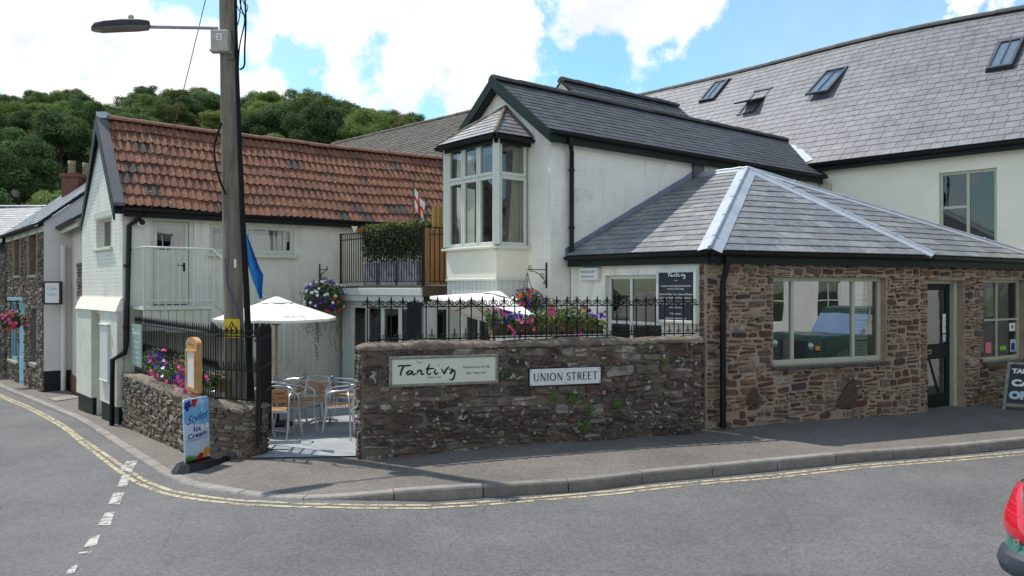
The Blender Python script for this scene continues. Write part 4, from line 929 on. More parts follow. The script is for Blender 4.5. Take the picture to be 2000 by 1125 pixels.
# curtains inside the bay
def curtain(parent, F, u0, u1, z0, z1, d, amp=.03, k=60, m='curtain', top=1.):
    mb = MB(); n = 40; vs = []
    for j, z in enumerate((z0, (z0 + z1) / 2, z1)):
        for i in range(n + 1): t = i / n; uu = u0 + (u1 - u0) * t * (1 if j == 0 else (top if j == 2 else (1 + top) / 2)); vs.append(F.p(uu, z, d + amp * math.sin(t * k) + .01 * math.sin(t * 17)))
    mb.add(vs, [(j * (n + 1) + i, j * (n + 1) + i + 1, (j + 1) * (n + 1) + i + 1, (j + 1) * (n + 1) + i) for j in range(2) for i in range(n)], 0, True); mb.build('curtain', m, parent)
curtain(bayo, BR, BR.len - .1, BR.len - .33, zs_ + .03, zt_ - .02, -.12, .02, 40, top=.5)
curtain(bayo, BF, .03, .14, zs_ + .03, zt_ - .02, -.12, .02, 20, 'net'); curtain(bayo, MG, MG.len - .62, MG.len - .98, 2.72, 4.38, .1, .025, 50, top=.6)
mb = MB(); q = -.9
mb.wall(MG, tb0 - .5, tb1 + .5, 2.4, 4.5, (), .1); 
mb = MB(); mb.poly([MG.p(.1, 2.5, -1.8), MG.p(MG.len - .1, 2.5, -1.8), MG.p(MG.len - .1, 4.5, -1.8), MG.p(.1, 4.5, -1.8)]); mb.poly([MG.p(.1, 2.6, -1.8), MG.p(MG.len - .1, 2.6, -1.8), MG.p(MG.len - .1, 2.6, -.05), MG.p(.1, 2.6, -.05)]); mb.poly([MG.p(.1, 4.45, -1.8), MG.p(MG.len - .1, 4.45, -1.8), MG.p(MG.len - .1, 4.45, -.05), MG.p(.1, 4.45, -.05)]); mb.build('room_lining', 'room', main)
mb = MB(); mb.slab([C0 + Vector((0, 0, zt_)), C1 + Vector((0, 0, zt_)), w1 + Vector((0, 0, zt_)), w0 + Vector((0, 0, zt_))], (0, 0, .03)); mb.build('bay_ceiling', 'frame', bayo)
ax = MG.p(MG.len - 1.17, 5.14, 0); e = .13
E0, E1, E2, E3 = MG.p(tb0 - e, 4.5, .69 + e), MG.p(tb1 + e, 4.5, .69 + e), MG.p(tb1 + e, 4.5, 0), MG.p(tb0 - e, 4.5, 0)
mb = MB(); slates(mb, [E0, E1, ax], (0, 1), .22, .13, .008, 21, lift=.012, jit=.008); slates(mb, [E1, E2, ax], (0, 1), .22, .13, .008, 22, lift=.012); slates(mb, [E3, E0, ax], (0, 1), .22, .13, .008, 23, lift=.012); mb.build('bay_roof', ['slate_hip', 'under'], bayo)
mb = MB(); rng = random.Random(2)
for a, b, r_ in ((E1, ax, .035), (ax, E2, .03), (E0, ax, .035)):
    mb.tube([a.lerp(b, i / 10) + Vector((rng.uniform(-.01, .01), rng.uniform(-.01, .01), .02 + rng.uniform(-.006, .006))) for i in range(11)], r_, 6)
mb.build('mortar_fillet', 'coping', bayo)
gutter(bayo, E0 + Vector((0, 0, -.03)), E1 + Vector((0, 0, -.03)), .05); gutter(bayo, E1 + Vector((0, 0, -.03)), E2 + Vector((0, 0, -.03)), .05); gutter(bayo, E3 + Vector((0, 0, -.03)), E0 + Vector((0, 0, -.03)), .05)
board(bayo, MG.p(tb0 - .04, 0, .73), MG.p(tb1 + .04, 0, .73), 4.36, 4.47, .02); board(bayo, MG.p(tb1 + .04, 0, .73), MG.p(tb1 + .04, 0, 0), 4.36, 4.47, .02)
# ground floor glazed opening in the gable, towards the patio
window(main, MG, hg[1], (.5,), (), -.04, .06, room='roomdark')

# ------------------------------------------------------------------ right wing with the long slate roof and skylights
W0 = Vector((7.03, 18.36, 0)); wt = Vector((.683, -.73, 0)).normalized(); Wf = Fr(W0 - wt * 9, W0 + wt * 12)
wing = thing('slate_roofed_wing', 'tall cream rendered building with a long grey slate roof and four skylights', 'house', (W0.x, W0.y, -.3))
hww = Wf.rect(1834, 1947, 338, 490); hww = (hww[0], hww[1], hww[2] - .3, hww[3])
mb = MB(); mb.wall(Wf, 0, Wf.len, -.5, 4.72, [hww], .12); mb.build('wall', 'render', wing)
f = window(wing, Wf, hww, (.5,), ((.62, (0,)),), -.05, .06, fm='sage', gm='glass', room='roomdark', bars=.06)
we, wr_, wd_ = 4.86, 8.68, -4.3
q = [Wf.p(0, we, .16), Wf.p(Wf.len, we, .16), Wf.p(Wf.len, wr_ + .05, wd_), Wf.p(0, wr_ - .05, wd_)]
mb = MB(); slates(mb, q, (0, 1), .27, .235, .008, 31, lift=.01, gap=.009, jit=.005)
hump = lambda u: .13 * math.exp(-((u - ucr) / 3.2) ** 2) - .05 * math.exp(-((u - ucr - 4.6) / 2.) ** 2)
ucr = Wf.u(1713, wd_)
mb.v = [(a, b, c + hump((Vector((a, b, 0)) - Wf.o).dot(Wf.t)) * max(0, min(1, (c - we) / (wr_ - we)))) for a, b, c in mb.v]; mb.build('roof', ['slate_wing', 'under'], wing)
mb = MB(); mb.slab([Wf.p(0, wr_ - .05, wd_), Wf.p(Wf.len, wr_ + .05, wd_), Wf.p(Wf.len, we, 2 * wd_), Wf.p(0, we, 2 * wd_)], (0, 0, -.05)); mb.build('rear_roof', 'slate_wing', wing)
for k in range(21): ua_, ub2 = Wf.len * k / 21, Wf.len * (k + 1) / 21; ridge(wing, Wf.p(ua_, wr_ - .03 + .11 * k / 21 + hump(ua_), wd_), Wf.p(ub2, wr_ - .03 + .11 * (k + 1) / 21 + hump(ub2), wd_), .12, 'ridge_dark', .5)
mb = MB(); bq = Fr(Wf.p(Wf.len, 0, 2 * wd_), Wf.p(0, 0, 2 * wd_)); mb.wall(bq, 0, Wf.len, -.5, we); e1 = Fr(Wf.p(Wf.len, 0, 0), Wf.p(Wf.len, 0, 2 * wd_)); mb.wall(e1, 0, e1.len, -.5, we); mb.poly([e1.p(0, we), e1.p(e1.len, we), e1.p(e1.len / 2, wr_)])
e1 = Fr(Wf.p(0, 0, 2 * wd_), Wf.p(0, 0, 0)); mb.wall(e1, 0, e1.len, -.5, we); mb.poly([e1.p(0, we), e1.p(e1.len, we), e1.p(e1.len / 2, wr_)]); mb.build('rear_wall', 'render', wing)
gutter(wing, Wf.p(8.9, we - .03, .21), Wf.p(Wf.len, we - .03, .21), .06); board(wing, Wf.p(8.9, 0, .14), Wf.p(Wf.len, 0, .14), we - .2, we - .03)
wU = Wf.t; wn = (q[1] - q[0]).cross(q[3] - q[0]).normalized(); wn = wn if wn.z > 0 else -wn; wV = wn.cross(wU); wV = wV if wV.z > 0 else -wV
for bl, br, tl, opn, lab in (((1925, 146), (1978, 133), (1941, 92), 0, 'closed skylight near the right end'), ((1576, 203), (1626, 190), (1600, 148), .09, 'skylight propped slightly open'), ((1440, 230), (1478, 220), (1462, 186), .42, 'skylight tilted wide open'), ((1366, 205), (1395, 198), (1386, 168), 0, 'closed skylight near the valley')):
    pa, pb, pc = [hit(*x, q[0], wn) for x in (bl, br, tl)]; ww = max(.55, (pb - pa).dot(wU)); hh = max(.8, (pc - pa).dot(wV)); T = lambda a, b, c: pa + wU * a + wV * b + wn * c
    fr = MB(); fw = .07
    def bx(m_, a, b, c, d, e, f_, TT=T): m_.hexa([TT(a, c, e), TT(b, c, e), TT(b, d, e), TT(a, d, e), TT(a, c, f_), TT(b, c, f_), TT(b, d, f_), TT(a, d, f_)])
    bx(fr, 0, fw, 0, hh, 0, .09); bx(fr, ww - fw, ww, 0, hh, 0, .09); bx(fr, fw, ww - fw, 0, fw, 0, .085); bx(fr, -.01, ww + .01, hh - fw, hh + .03, 0, .11); 
    so_ = fr.build('skylight', 'bumper', wing, label=lab)
    inn = MB(); inn.hexa([T(fw, fw, -.25), T(ww - fw, fw, -.25), T(ww - fw, hh - fw, -.25), T(fw, hh - fw, -.25), T(fw, fw, .02), T(ww - fw, fw, .02), T(ww - fw, hh - fw, .02), T(fw, hh - fw, .02)]); inn.build('lining', 'oak' if opn > .2 else 'roomdark', so_)
    piv = hh * (.55 if opn > .2 else .97); ca, sa = math.cos(opn), math.sin(opn)
    T2 = lambda a, b, c: T(a, piv + (b - piv) * ca + (c) * sa * 0, .095 + c + (piv - b) * sa)
    sh = MB(); bx(sh, .02, .08, .01, hh - .05, 0, .05, T2); bx(sh, ww - .08, ww - .02, .01, hh - .05, 0, .05, T2); bx(sh, .08, ww - .08, .01, .08, 0, .05, T2); bx(sh, .08, ww - .08, hh - .12, hh - .05, 0, .05, T2); bx(sh, ww / 2 - .012, ww / 2 + .012, .08, hh - .12, .02, .045, T2); sh.build('sash', 'bumper', so_)
    g = MB(); g.poly([T2(.06, .06, .03), T2(ww - .06, .06, .03), T2(ww - .06, hh - .1, .03), T2(.06, hh - .1, .03)]); g.build('pane', 'glass', so_)
    g = MB(); g.poly([T2(.07, .07, .0), T2(ww - .07, .07, .0), T2(ww - .07, hh - .1, .0), T2(.07, hh - .1, .0)]); g.build('blind', 'chalk', so_)
    ap = MB(); bx(ap, -.12, ww + .12, -.13, 0, .012, .022); ap.build('apron', 'leaddark', so_)
# lead valley where the gabled wing runs into this roof
zA = (q[0], wn); mA = [Mf.p(0, ze, .12), Mf.p(0, zr, -hwd)]
mn = Mf.t.cross(mA[1] - mA[0]).normalized(); mn = mn if mn.z > 0 else -mn
vd = wn.cross(mn).normalized(); vd = vd if vd.z > 0 else -vd
# a point on both planes, at eaves height
def on_both(z):
    import mathutils
    M3 = Matrix((wn, mn, Vector((0, 0, 1)))); return M3.inverted() @ Vector((wn.dot(q[0]), mn.dot(mA[0]), z))
va, vb = on_both(we + .02), on_both(zr - .0)
mb = MB(); sd1 = (wn.cross(vd)).normalized(); sd1 = sd1 if sd1.dot(wU) > 0 else -sd1; strip(mb, va, vb, sd1, .16, wn, .03); mb.build('lead_valley', 'lead', wing)
# small flue cover on the wall below the eaves
r_ = Wf.u(1612); mb = MB(); mb.bbox_(Wf, r_ - .18, r_ + .16, 4.2, 4.38, .01, .2); mb.build('vent_cover', 'boxgrey', wing)

# ------------------------------------------------------------------ roofs behind
rear = thing('rear_slate_roof_house', 'narrow slate roofed building peeping over the gabled wing', 'house', (1.4, 18.2, 0))
a = Vector((1.09, 17.65, 6.62)); t = Mf.t; n = Mf.n; mb = MB(); slates(mb, [a + n * 1.5 - Vector((0, 0, 1.3)), a + n * 1.5 + t * 4 - Vector((0, 0, 1.3)), a + t * 4, a], (0, 1), .26, .15, .006, 41)
slates(mb, [a - n * 1.5 + t * 4 - Vector((0, 0, 1.3)), a - n * 1.5 - Vector((0, 0, 1.3)), a, a + t * 4], (0, 1), .26, .15, .006, 42); mb.build('roof', ['slate_main', 'under'], rear)
mb = MB(); mb.slab([a + n * 1.45 - Vector((0, 0, 1.35)), a - Vector((0, 0, .06)), a - n * 1.45 - Vector((0, 0, 1.35)), a - n * 1.45 - Vector((0, 0, 6.8)), a + n * 1.45 - Vector((0, 0, 6.8))], t * 3.9); mb.build('wall', 'boxgrey', rear); ridge(rear, a + Vector((0, 0, .03)), a + t * 4 + Vector((0, 0, .03)), .1)
old = thing('old_slate_roof_house', 'rough brown slate roof rising behind the clay tiled roof', 'house', (-3, 25, 0))
a, b = Vector((-7.95, 35.2, 8.35)), Vector((1.2, 26.8, 8.55)); fwd = Vector((-.68, -.73, 0)).normalized()
mb = MB(); slates(mb, [a + fwd * 4.5 - Vector((0, 0, 2.9)), b + fwd * 4.5 - Vector((0, 0, 2.9)), b, a], (0, 1), .3, .2, .02, 51, lift=.02, jit=.03); mb.build('roof', ['slate_old', 'under'], old)
ridge(old, a + Vector((0, 0, .04)), b + Vector((0, 0, .04)), .1, 'slate_old', .5)
mb = MB(); mb.slab([a + fwd * 4.3 - Vector((0, 0, 2.95)), a - Vector((0, 0, .1)), a - fwd * 4.3 - Vector((0, 0, 2.95)), a - fwd * 4.3 - Vector((0, 0, 9.0)), a + fwd * 4.3 - Vector((0, 0, 9.0))], (b - a)); mb.build('wall', 'stone_left', old)

# ------------------------------------------------------------------ stone shop with the hipped roof
WL, WC1, WC2, WC3 = (.98, 13.2), (2.73, 11.22), (6.67, 13.0), (9.95, 15.1)
S1, S2, S3 = Fr(WL, WC1), Fr(WC1, WC2), Fr(WC2, WC3)
EL, EC1, EC2, EC3 = Vector((.88, 13.05, 2.52)), Vector((2.75, 11.05, 2.52)), Vector((6.83, 12.85, 2.52)), Vector((10.05, 14.95, 2.52))
AP = Vector((4.33, 14.59, 4.17)); RW = Vector((3.6, 15.37, 4.17)); EB = Vector((7.6, 18.2, 2.52))
shop = thing('stone_shop', 'single storey rubble stone shop with hipped slate roof, green door and big window', 'shop', (2.73, 11.22, -.1))
h1 = S1.rect(1182, 1292, 538, 700); h1 = (h1[0], S1.u(1292), h1[2], h1[3])
mb = MB(); mb.wall(S1, 0, S1.len, -.4, 2.42, [h1], .13); mb.build('painted_wall', 'brick', shop)
h2 = S2.rect(1510, 1731, 541, 716); h3 = S3.rect(1811, 1884, 547, 800); h3 = (h3[0], h3[1], -.09, h3[3]); h4 = S3.rect(1920, 2004, 546, 708)
mb = MB(); mb.wall(S2, 0, S2.len, -.5, 2.42, [h2], .16); mb.wall(S3, 0, S3.len, -.5, 2.42, [h3, h4], .26)
uq = S1.u(1367); mb.fbox(S1, uq, S1.len + .02, -.3, 2.42, -.1, .012); mb.build('wall', 'mortar', shop)
mb = MB(); stones(mb, S2, 0, S2.len, -.12, 2.36, [h2], 7, (.035, .135), (1.1, 4), gap=.025, wmax=.34); stones(mb, S3, .02, S3.len, -.15, 2.36, [h3, h4], 8, (.035, .135), (1.1, 4), gap=.025, wmax=.34)
F_ = Fr(S1.p(uq, 0, .012), S1.p(S1.len, 0, .012)); stones(mb, F_, 0, F_.len, -.1, 2.36, [], 9, (.05, .11), wmax=.2)
for (F, ue, h) in ((S2, h2[0], h2), (S2, h2[1], h2), (S3, h3[1], h3), (S3, h4[0], h4)):      # stones lining the reveals
    pa_, pb_ = (F.p(ue, 0, 0), F.p(ue, 0, -.16)) if ue == h[0] else (F.p(ue, 0, -.16), F.p(ue, 0, 0))
    if ue == h[0]: pa_, pb_ = F.p(ue, 0, 0), F.p(ue, 0, -.16)
mb.build('rubble_facing', 'stone', shop)
rr = random.Random(3)
for F, x, z, s_ in ((S2, 1470, .42, .13), (S2, 1650, .36, .22)):
    u = F.u(x); pts = [(-s_, -s_ * .9), (s_ * .8, -s_ * 1.05), (s_ * 1.05, -.2 * s_), (s_ * .7, s_ * 1.1), (-s_ * .1, s_ * .5)] if s_ > .2 else [(-s_, -s_ * .8), (s_, -s_ * .9), (s_ * .9, -s_ * .1), (0, s_ * 1.1), (-s_ * .9, 0)]
    mb = MB(); mb.slab([F.p(u + a * 1.0, z + b, .025) for a, b in pts], F.n * .016); mb.build('large_facing_stone', 'stone', shop)
rng = random.Random(5)
for F, h in ((S2, h2), (S3, h4)):
    u = h[0] - .02; mb = MB()
    while u < h[1] + .02: v = min(u + .24, h[1] + .03); mb.bbox_(F, u, v - .004, h[2] - .055, h[2] - .006, -.12, .06 + rng.uniform(-.004, .004), .006); u = v
    mb.build('slate_sill', 'slate_main', shop)
ho = (h2[0] + .0, h2[1] - .0, h2[2], h2[3])
window(shop, S2, h2, (.205, .745), (), -.1, .06, .06, fm='sage', gm='glassshop', room='room', depth=2.4, bars=.055)
window(shop, S3, h4, (.48,), (.5,), -.12, .05, .06, fm='sage', gm='glass', room='room', depth=1.5, bars=.035)
window(shop, S1, h1, (.42,), (.44,), -.07, .06, .05, fm='frame', gm='glass', room='roomdark', bars=.05, sill=(.03, .04, .05, 'frame'))
# door: sage frame, dark green door with two glass lights and a letterbox
u0, u1, z0, z1 = h3; mb = MB(); mb.bbox_(S3, u0, u0 + .035, z0, z1, -.25, -.17); mb.bbox_(S3, u1 - .1, u1 - .005, z0, z1, -.25, -.12); mb.bbox_(S3, u0 + .035, u1 - .1, z1 - .06, z1, -.25, -.17); mb.build('door_frame', 'sage', shop)
a, b = u0 + .04, u1 - .105; zl_, zm_ = .86, 1.02; mb = MB(); mb.bbox_(S3, a, a + .07, z0 + .03, z1 - .065, -.24, -.2); mb.bbox_(S3, b - .12, b, z0 + .03, z1 - .065, -.24, -.2); mb.bbox_(S3, a + .07, b - .12, z1 - .17, z1 - .065, -.24, -.203); mb.bbox_(S3, a + .07, b - .12, z0 + .03, z0 + .27, -.24, -.203); mb.bbox_(S3, a + .07, b - .12, .78, 1.04, -.24, -.203)
dr = mb.build('door', 'dkgreen', shop); g = MB(); g.poly([S3.p(a + .05, z0 + .2, -.22), S3.p(b - .1, z0 + .2, -.22), S3.p(b - .1, z1 - .15, -.22), S3.p(a + .05, z1 - .15, -.22)]); g.build('pane', 'glassdark', dr)
g = MB(); g.bbox_(S3, a + .16, a + .43, .87, .95, -.203, -.192); g.build('letterbox', 'gold', dr); g = MB(); g.bbox_(S3, a + .19, a + .40, .888, .932, -.192, -.188); g.build('letterbox_flap', 'black', dr)
g = MB(); g.poly([S3.p(b - .22, 1.22, -.205), S3.p(b - .08, 1.22, -.205), S3.p(b - .08, 1.55, -.205), S3.p(b - .22, 1.55, -.205)]); g.build('door_notice', 'chalk', dr); g = MB(); g.poly([S3.p(b - .22, 1.07, -.204), S3.p(b - .08, 1.07, -.204), S3.p(b - .08, 1.2, -.204), S3.p(b - .22, 1.2, -.204)]); g.build('door_sticker', 'chalkblue', dr)
mb = MB()
for k in range(6): text(mb, 'mmm mm mm'[:9 - k % 3], S3, b - .15, 1.47 - k * .035, .02, -.203, align='CENTER') if False else mb.poly([S3.p(b - .2, 1.47 - k * .04, -.2035), S3.p(b - .1 - (k % 3) * .02, 1.47 - k * .04, -.2035), S3.p(b - .1 - (k % 3) * .02, 1.478 - k * .04, -.2035), S3.p(b - .2, 1.478 - k * .04, -.2035)])
mb.build('notice_print', 'ink', dr)
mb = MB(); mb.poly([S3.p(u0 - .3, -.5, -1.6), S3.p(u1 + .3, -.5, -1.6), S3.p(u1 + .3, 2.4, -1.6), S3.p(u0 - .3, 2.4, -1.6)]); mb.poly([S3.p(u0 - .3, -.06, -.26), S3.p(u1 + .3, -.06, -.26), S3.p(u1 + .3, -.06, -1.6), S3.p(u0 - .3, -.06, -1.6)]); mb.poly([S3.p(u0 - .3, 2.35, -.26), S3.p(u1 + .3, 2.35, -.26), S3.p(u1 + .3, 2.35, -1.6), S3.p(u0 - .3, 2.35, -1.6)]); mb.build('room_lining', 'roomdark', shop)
mb = MB(); mb.fbox(S3, u0 - .02, u1 + .02, -.16, -.07, -.28, .04); mb.build('doorstep', 'coping', shop)
# stickers in the small window
for nm, m_, x0, x1, y0, y1 in (('sticker', 'pinkcard', 1925, 1936, 669, 690), ('sticker', 'lime', 1953, 1965, 676, 684), ('sticker', 'chalkblue', 1973, 1984, 663, 687), ('sticker', 'chalk', 1971, 1983, 631, 647)):
    r = S3.rect(x0, x1, y0, y1, -.155); g = MB(); g.poly([S3.p(r[0], r[2], -.155), S3.p(r[1], r[2], -.155), S3.p(r[1], r[3], -.155), S3.p(r[0], r[3], -.155)]); g.build(nm, m_, shop)
r = S3.rect(1975, 1982, 670, 684, -.153); g = MB(); g.poly([S3.p(r[0], r[2], -.153), S3.p(r[1], r[2], -.153), S3.p(r[1], r[3], -.153), S3.p(r[0], r[3], -.153)]); g.build('sticker', 'navytext', shop)
r = S3.rect(1974, 1980, 634, 643, -.153); g = MB(); g.lathe([(0, 0), (.03, .0)], S3.p((r[0] + r[1]) / 2, (r[2] + r[3]) / 2, -.153), 12, T=Matrix(((S3.t.x, 0, S3.n.x), (S3.t.y, 0, S3.n.y), (0, 1, 0)))); g.build('sticker', 'ink', shop)
r = S3.rect(1926, 1943, 562, 619, -.3); g = MB(); g.bbox_(S3, r[0], r[1], r[2], r[3], -.32, -.3, .004); g.build('window_display', 'leafyel', shop)
# menus hanging in the right light and white ornaments behind the big window
for k, (y0, y1) in enumerate(((548, 584), (588, 624), (628, 664), (667, 705))):
    r = S2.rect(1671, 1694, y0, y1, -.19); g = MB(); g.bbox_(S2, r[0], r[1], r[2], r[3], -.2, -.19, .003); g.build('window_menu', 'paper', shop)
    g = MB()
    for j in range(7): zz = r[3] - (r[3] - r[2]) * (j + 1) / 8.5; g.poly([S2.p(r[0] + .02, zz, -.1885), S2.p(r[1] - .03 - .02 * (j % 3), zz, -.1885), S2.p(r[1] - .03 - .02 * (j % 3), zz + .008, -.1885), S2.p(r[0] + .02, zz + .008, -.1885)])
    g.build('menu_print', 'ink', shop)
g = MB(); u, z = S2.at(1650, 700, -.3)
for k in range(4):
    for (a, b, rr_) in ((-.08, .03, .08), (.06, .0, .07), (.02, .09, .06)):
        g.tube([S2.p(u + a + (rr_ - k * .018) * math.cos(t * .42), z + b + (rr_ - k * .018) * math.sin(t * .42), -.3 - k * .004) for t in range(16)], .007, 5)
g.build('wicker_ornament', 'net', shop)
r = S2.rect(1480, 1530, 545, 595, -.9); g = MB(); g.bbox_(S2, r[0], r[1] + .1, r[2], r[3], -.95, -.9); g.build('picture', 'oak', shop); g = MB(); g.bbox_(S2, r[0] + .04, r[1] + .06, r[2] + .05, r[3] - .05, -.9, -.89); g.build('picture_print', 'amber', shop)
u, z = S2.at(1536, 700, -.5); g = MB(); g.box(S2.p(u, 0, -.5).x - .05, S2.p(u, 0, -.5).x + .06, S2.p(u, 0, -.5).y, S2.p(u, 0, -.5).y + .05, z - .03, z + .3); g.build('display_card', 'paper', shop)
g = MB(); g.fbox(S2, h2[0] - .1, h2[1] + .1, h2[2] - .05, h2[2] - .0, -.9, -.17); g.build('display_shelf', 'oak', shop)
# roof
sl2 = lambda pts, e, sd: slates(mb, pts, e, .34, .215, .009, sd, lift=.013, gap=.006, jit=.007)
mb = MB(); sl2([EL, EC1, AP, RW], (0, 1), 61); sl2([EC1, EC2, AP], (0, 1), 62); sl2([EC2, EC3, AP], (0, 1), 63); sl2([EC3, EB, AP], (0, 1), 64); sl2([EB, RW, AP], (0, 1), 65); mb.build('roof', ['slate_hip', 'under'], shop)
def hip(parent, a, b, na, nb, wd=.17):
    """lead hip: two flat wings and a roll; na/nb = points that fix the two slopes"""
    a, b = Vector(a), Vector(b); d = (b - a).normalized(); mb = MB()
    for q_ in (na, nb):
        s_ = Vector(q_) - a; s_ = (s_ - d * s_.dot(d)).normalized(); up = d.cross(s_); up = up if up.z > 0 else -up; strip(mb, a, b, s_, wd, up, .03)
    mb.tube([a.lerp(b, i / 12) + Vector((0, 0, .045 + .004 * math.sin(i * 2.1))) for i in range(13)], .03, 8)
    k = .9
    while k < (b - a).length: mb.tube([a + d * k + Vector((0, 0, .046)), a + d * (k + .03) + Vector((0, 0, .046))], .04, 8); k += .95
    return mb.build('lead_hip', 'lead', parent)
hip(shop, AP, EC1, EL, EC2); hip(shop, AP, EC2, EC1, EC3); hip(shop, AP, EC3, EC2, EB, .14); hip(shop, RW, AP, EC1, EB, .12)
# stepped lead flashing on the painted wall above the slope
mb = MB(); ue, ur = Mf.u(1108), 0
ra = (RW - Mf.o).dot(Mf.t); n = 9
for i in range(n):
    a, b = .32 + (ra - .32) * i / n, .32 + (ra - .32) * (i + 1) / n; za, zb_ = 2.5 + (4.17 - 2.5) * i / n, 2.5 + (4.17 - 2.5) * (i + 1) / n
    mb.slab([Mf.p(a, za - .02, .004), Mf.p(b + .01, zb_ - .02, .004), Mf.p(b + .01, zb_ + .15, .004), Mf.p(a, za + .15 + (.0 if i % 2 else .006), .004)], Mf.n * (.012 + .003 * (i % 2)))
mb.build('step_flashing', 'leaddark' if False else mat('flashing_lead', (.20, .24, .30), .5, .15, 4, metal=.3), shop)
mb = MB(); mb.fbox(Mf, ra - .2, ra + .12, 4.12, 4.38, .01, .06); mb.build('lead_apron', 'leaddark', shop)
for a, b in ((EL, EC1), (EC1, EC2), (EC2, EC3)):
    gutter(shop, a + Vector((0, 0, -.01)), b + Vector((0, 0, -.01)), .055)
    d = (b - a).normalized(); nn = Vector((-d.y, d.x, 0)) * .075; board(shop, a + nn, b + nn, 2.345, 2.5, .03)
    mb = MB(); mb.slab([a + nn + Vector((0, 0, -.15)), b + nn + Vector((0, 0, -.15)), b + nn * 2.6 + Vector((0, 0, -.15)), a + nn * 2.6 + Vector((0, 0, -.15))], (0, 0, .02)); mb.build('soffit', 'dkgreen', shop)
u14 = S2.u(1413, .1); q0 = EC1.lerp(EC2, .07); pipe(shop, [q0 + Vector((0, 0, -.08)), q0 + Vector((0, 0, -.16)), S2.p(u14 + .02, 2.22, .12), S2.p(u14, 2.08, .09), S2.p(u14, .02, .09)], .042, clips=[S2.p(u14, 1.72, .09), S2.p(u14, .35, .09), S2.p(u14, .05, .09)])

# ------------------------------------------------------------------ glazed link with the balcony
Gf = Fr((-3.45, 16.4), (-1.55, 14.45)); G2 = Fr((-1.55, 14.45), (-1.55 + .775 * .75, 14.45 + .632 * .75))
link = thing('garden_link_building', 'flat roofed glazed extension between the houses carrying the balcony', 'extension', (-2.5, 15.4, -.3))
mb = MB(); P_ = [Gf.p(-.1, 1.84, .1), Gf.p(Gf.len, 1.84, .1), G2.p(.8, 1.84, .05), Vector((.6, 17, 1.84)), Vector((-2.2, 18.5, 1.84))]; mb.slab(P_, (0, 0, .2)); mb.build('roof_slab', 'oldwood', link)
mb = MB(); mb.bbox_(Gf, -.1, Gf.len, 1.86, 2.0, .1, .14); mb.bbox_(Gf, -.1, Gf.len - .02, 1.74, 1.86, .06, .11); mb.build('beam', 'panel', link)
gh = [(.22, Gf.len - .45, -.5, 1.66)]
mb = MB(); mb.wall(Gf, -.1, Gf.len, -.5, 1.76, gh, .1); mb.wall(G2, 0, .8, -.5, 1.76, [(G2.u(850), G2.u(880), -.5, 1.66)], .1); mb.build('wall', 'panel', link)
window(link, G2, (G2.u(850), G2.u(880), -.34, 1.66), (), (), -.02, .06, room='roomdark', depth=.5)
window(link, Gf, (gh[0][0], gh[0][1], -.34, 1.66), (.26, .52, .8), (), -.02, .06, room='roomdark', depth=1.6, bars=.1)

# ------------------------------------------------------------------ balcony: railing, screen, planters, flag
def bar_railing(th_, F, u0, u1, z0, z1, sp, r=.008, m='iron', fin=.0, d=0, mids=(), scroll=False):
    for z in (z0, z1) + tuple(mids): mb = MB(); mb.fbox(F, u0, u1, z - .008, z + .008, d - .016, d + .016); mb.build('rail', m, th_)
    n = max(2, int((u1 - u0) / sp))
    for i in range(n + 1):
        u = u0 + (u1 - u0) * i / n; mb = MB(); mb.tube([F.p(u, z0, d), F.p(u, z1 + fin * .5, d)], r, 6, cap=False)
        if fin: mb.tube([F.p(u, z1 + fin * .4, d), F.p(u, z1 + fin * .6, d), F.p(u, z1 + fin, d)], [r, r * 2.1, .001], 5, cap=False)
        mb.build('baluster', m, th_)
br = thing('balcony_railing', 'black iron railing round the upstairs balcony', 'railing', Gf.p(0, 2.05, .05))
bar_railing(br, Gf, .0, Gf.len, 2.12, 3.1, .078, .009, d=.1, mids=(2.98,)); bar_railing(br, G2, .0, .62, 2.12, 3.1, .1, .009, d=.1, mids=(2.98,)); mb = MB(); c = Gf.p(Gf.len + .02, 0, .1); mb.box(c.x - .03, c.x + .03, c.y - .03, c.y + .03, 2.04, 3.12); mb.build('post', 'iron', br); mb = MB(); c = Gf.p(0, 0, .1); mb.box(c.x - .02, c.x + .02, c.y - .02, c.y + .02, 2.04, 3.12); mb.build('post', 'iron', br)
cd = thing('cedar_screen', 'orange brown upright timber boards behind the end of the balcony railing', 'fence panel', G2.p(.3, 2.05))
mb = MB(); k = 0
while k < .95: mb.bbox_(G2, k + .002, k + .1, 2.06, 3.08, -.06, -.035, .003); k += .106
mb.build('boards', 'fence', cd)
ws = thing('willow_screen', 'straw coloured willow screen standing above the balcony boards', 'screen', G2.p(.3, 3.08, -.15)); rng = random.Random(8); mb = MB()
for i in range(90): u = .02 + i * .0105; h = 3.1 if u < .2 else 3.42 + .12 * math.sin(u * 5) + rng.uniform(-.03, .04); mb.tube([G2.p(u, 2.5, -.12 - .02 * (i % 2)), G2.p(u + rng.uniform(-.01, .01), h, -.12 - .02 * (i % 2))], .007, 4, cap=False)
mb.build('willow_rods', 'willow', ws)
rng = random.Random(9)
plc = [('left', .55, .98), ('middle', 1.12, 1.62), ('right', 1.72, 2.34)]
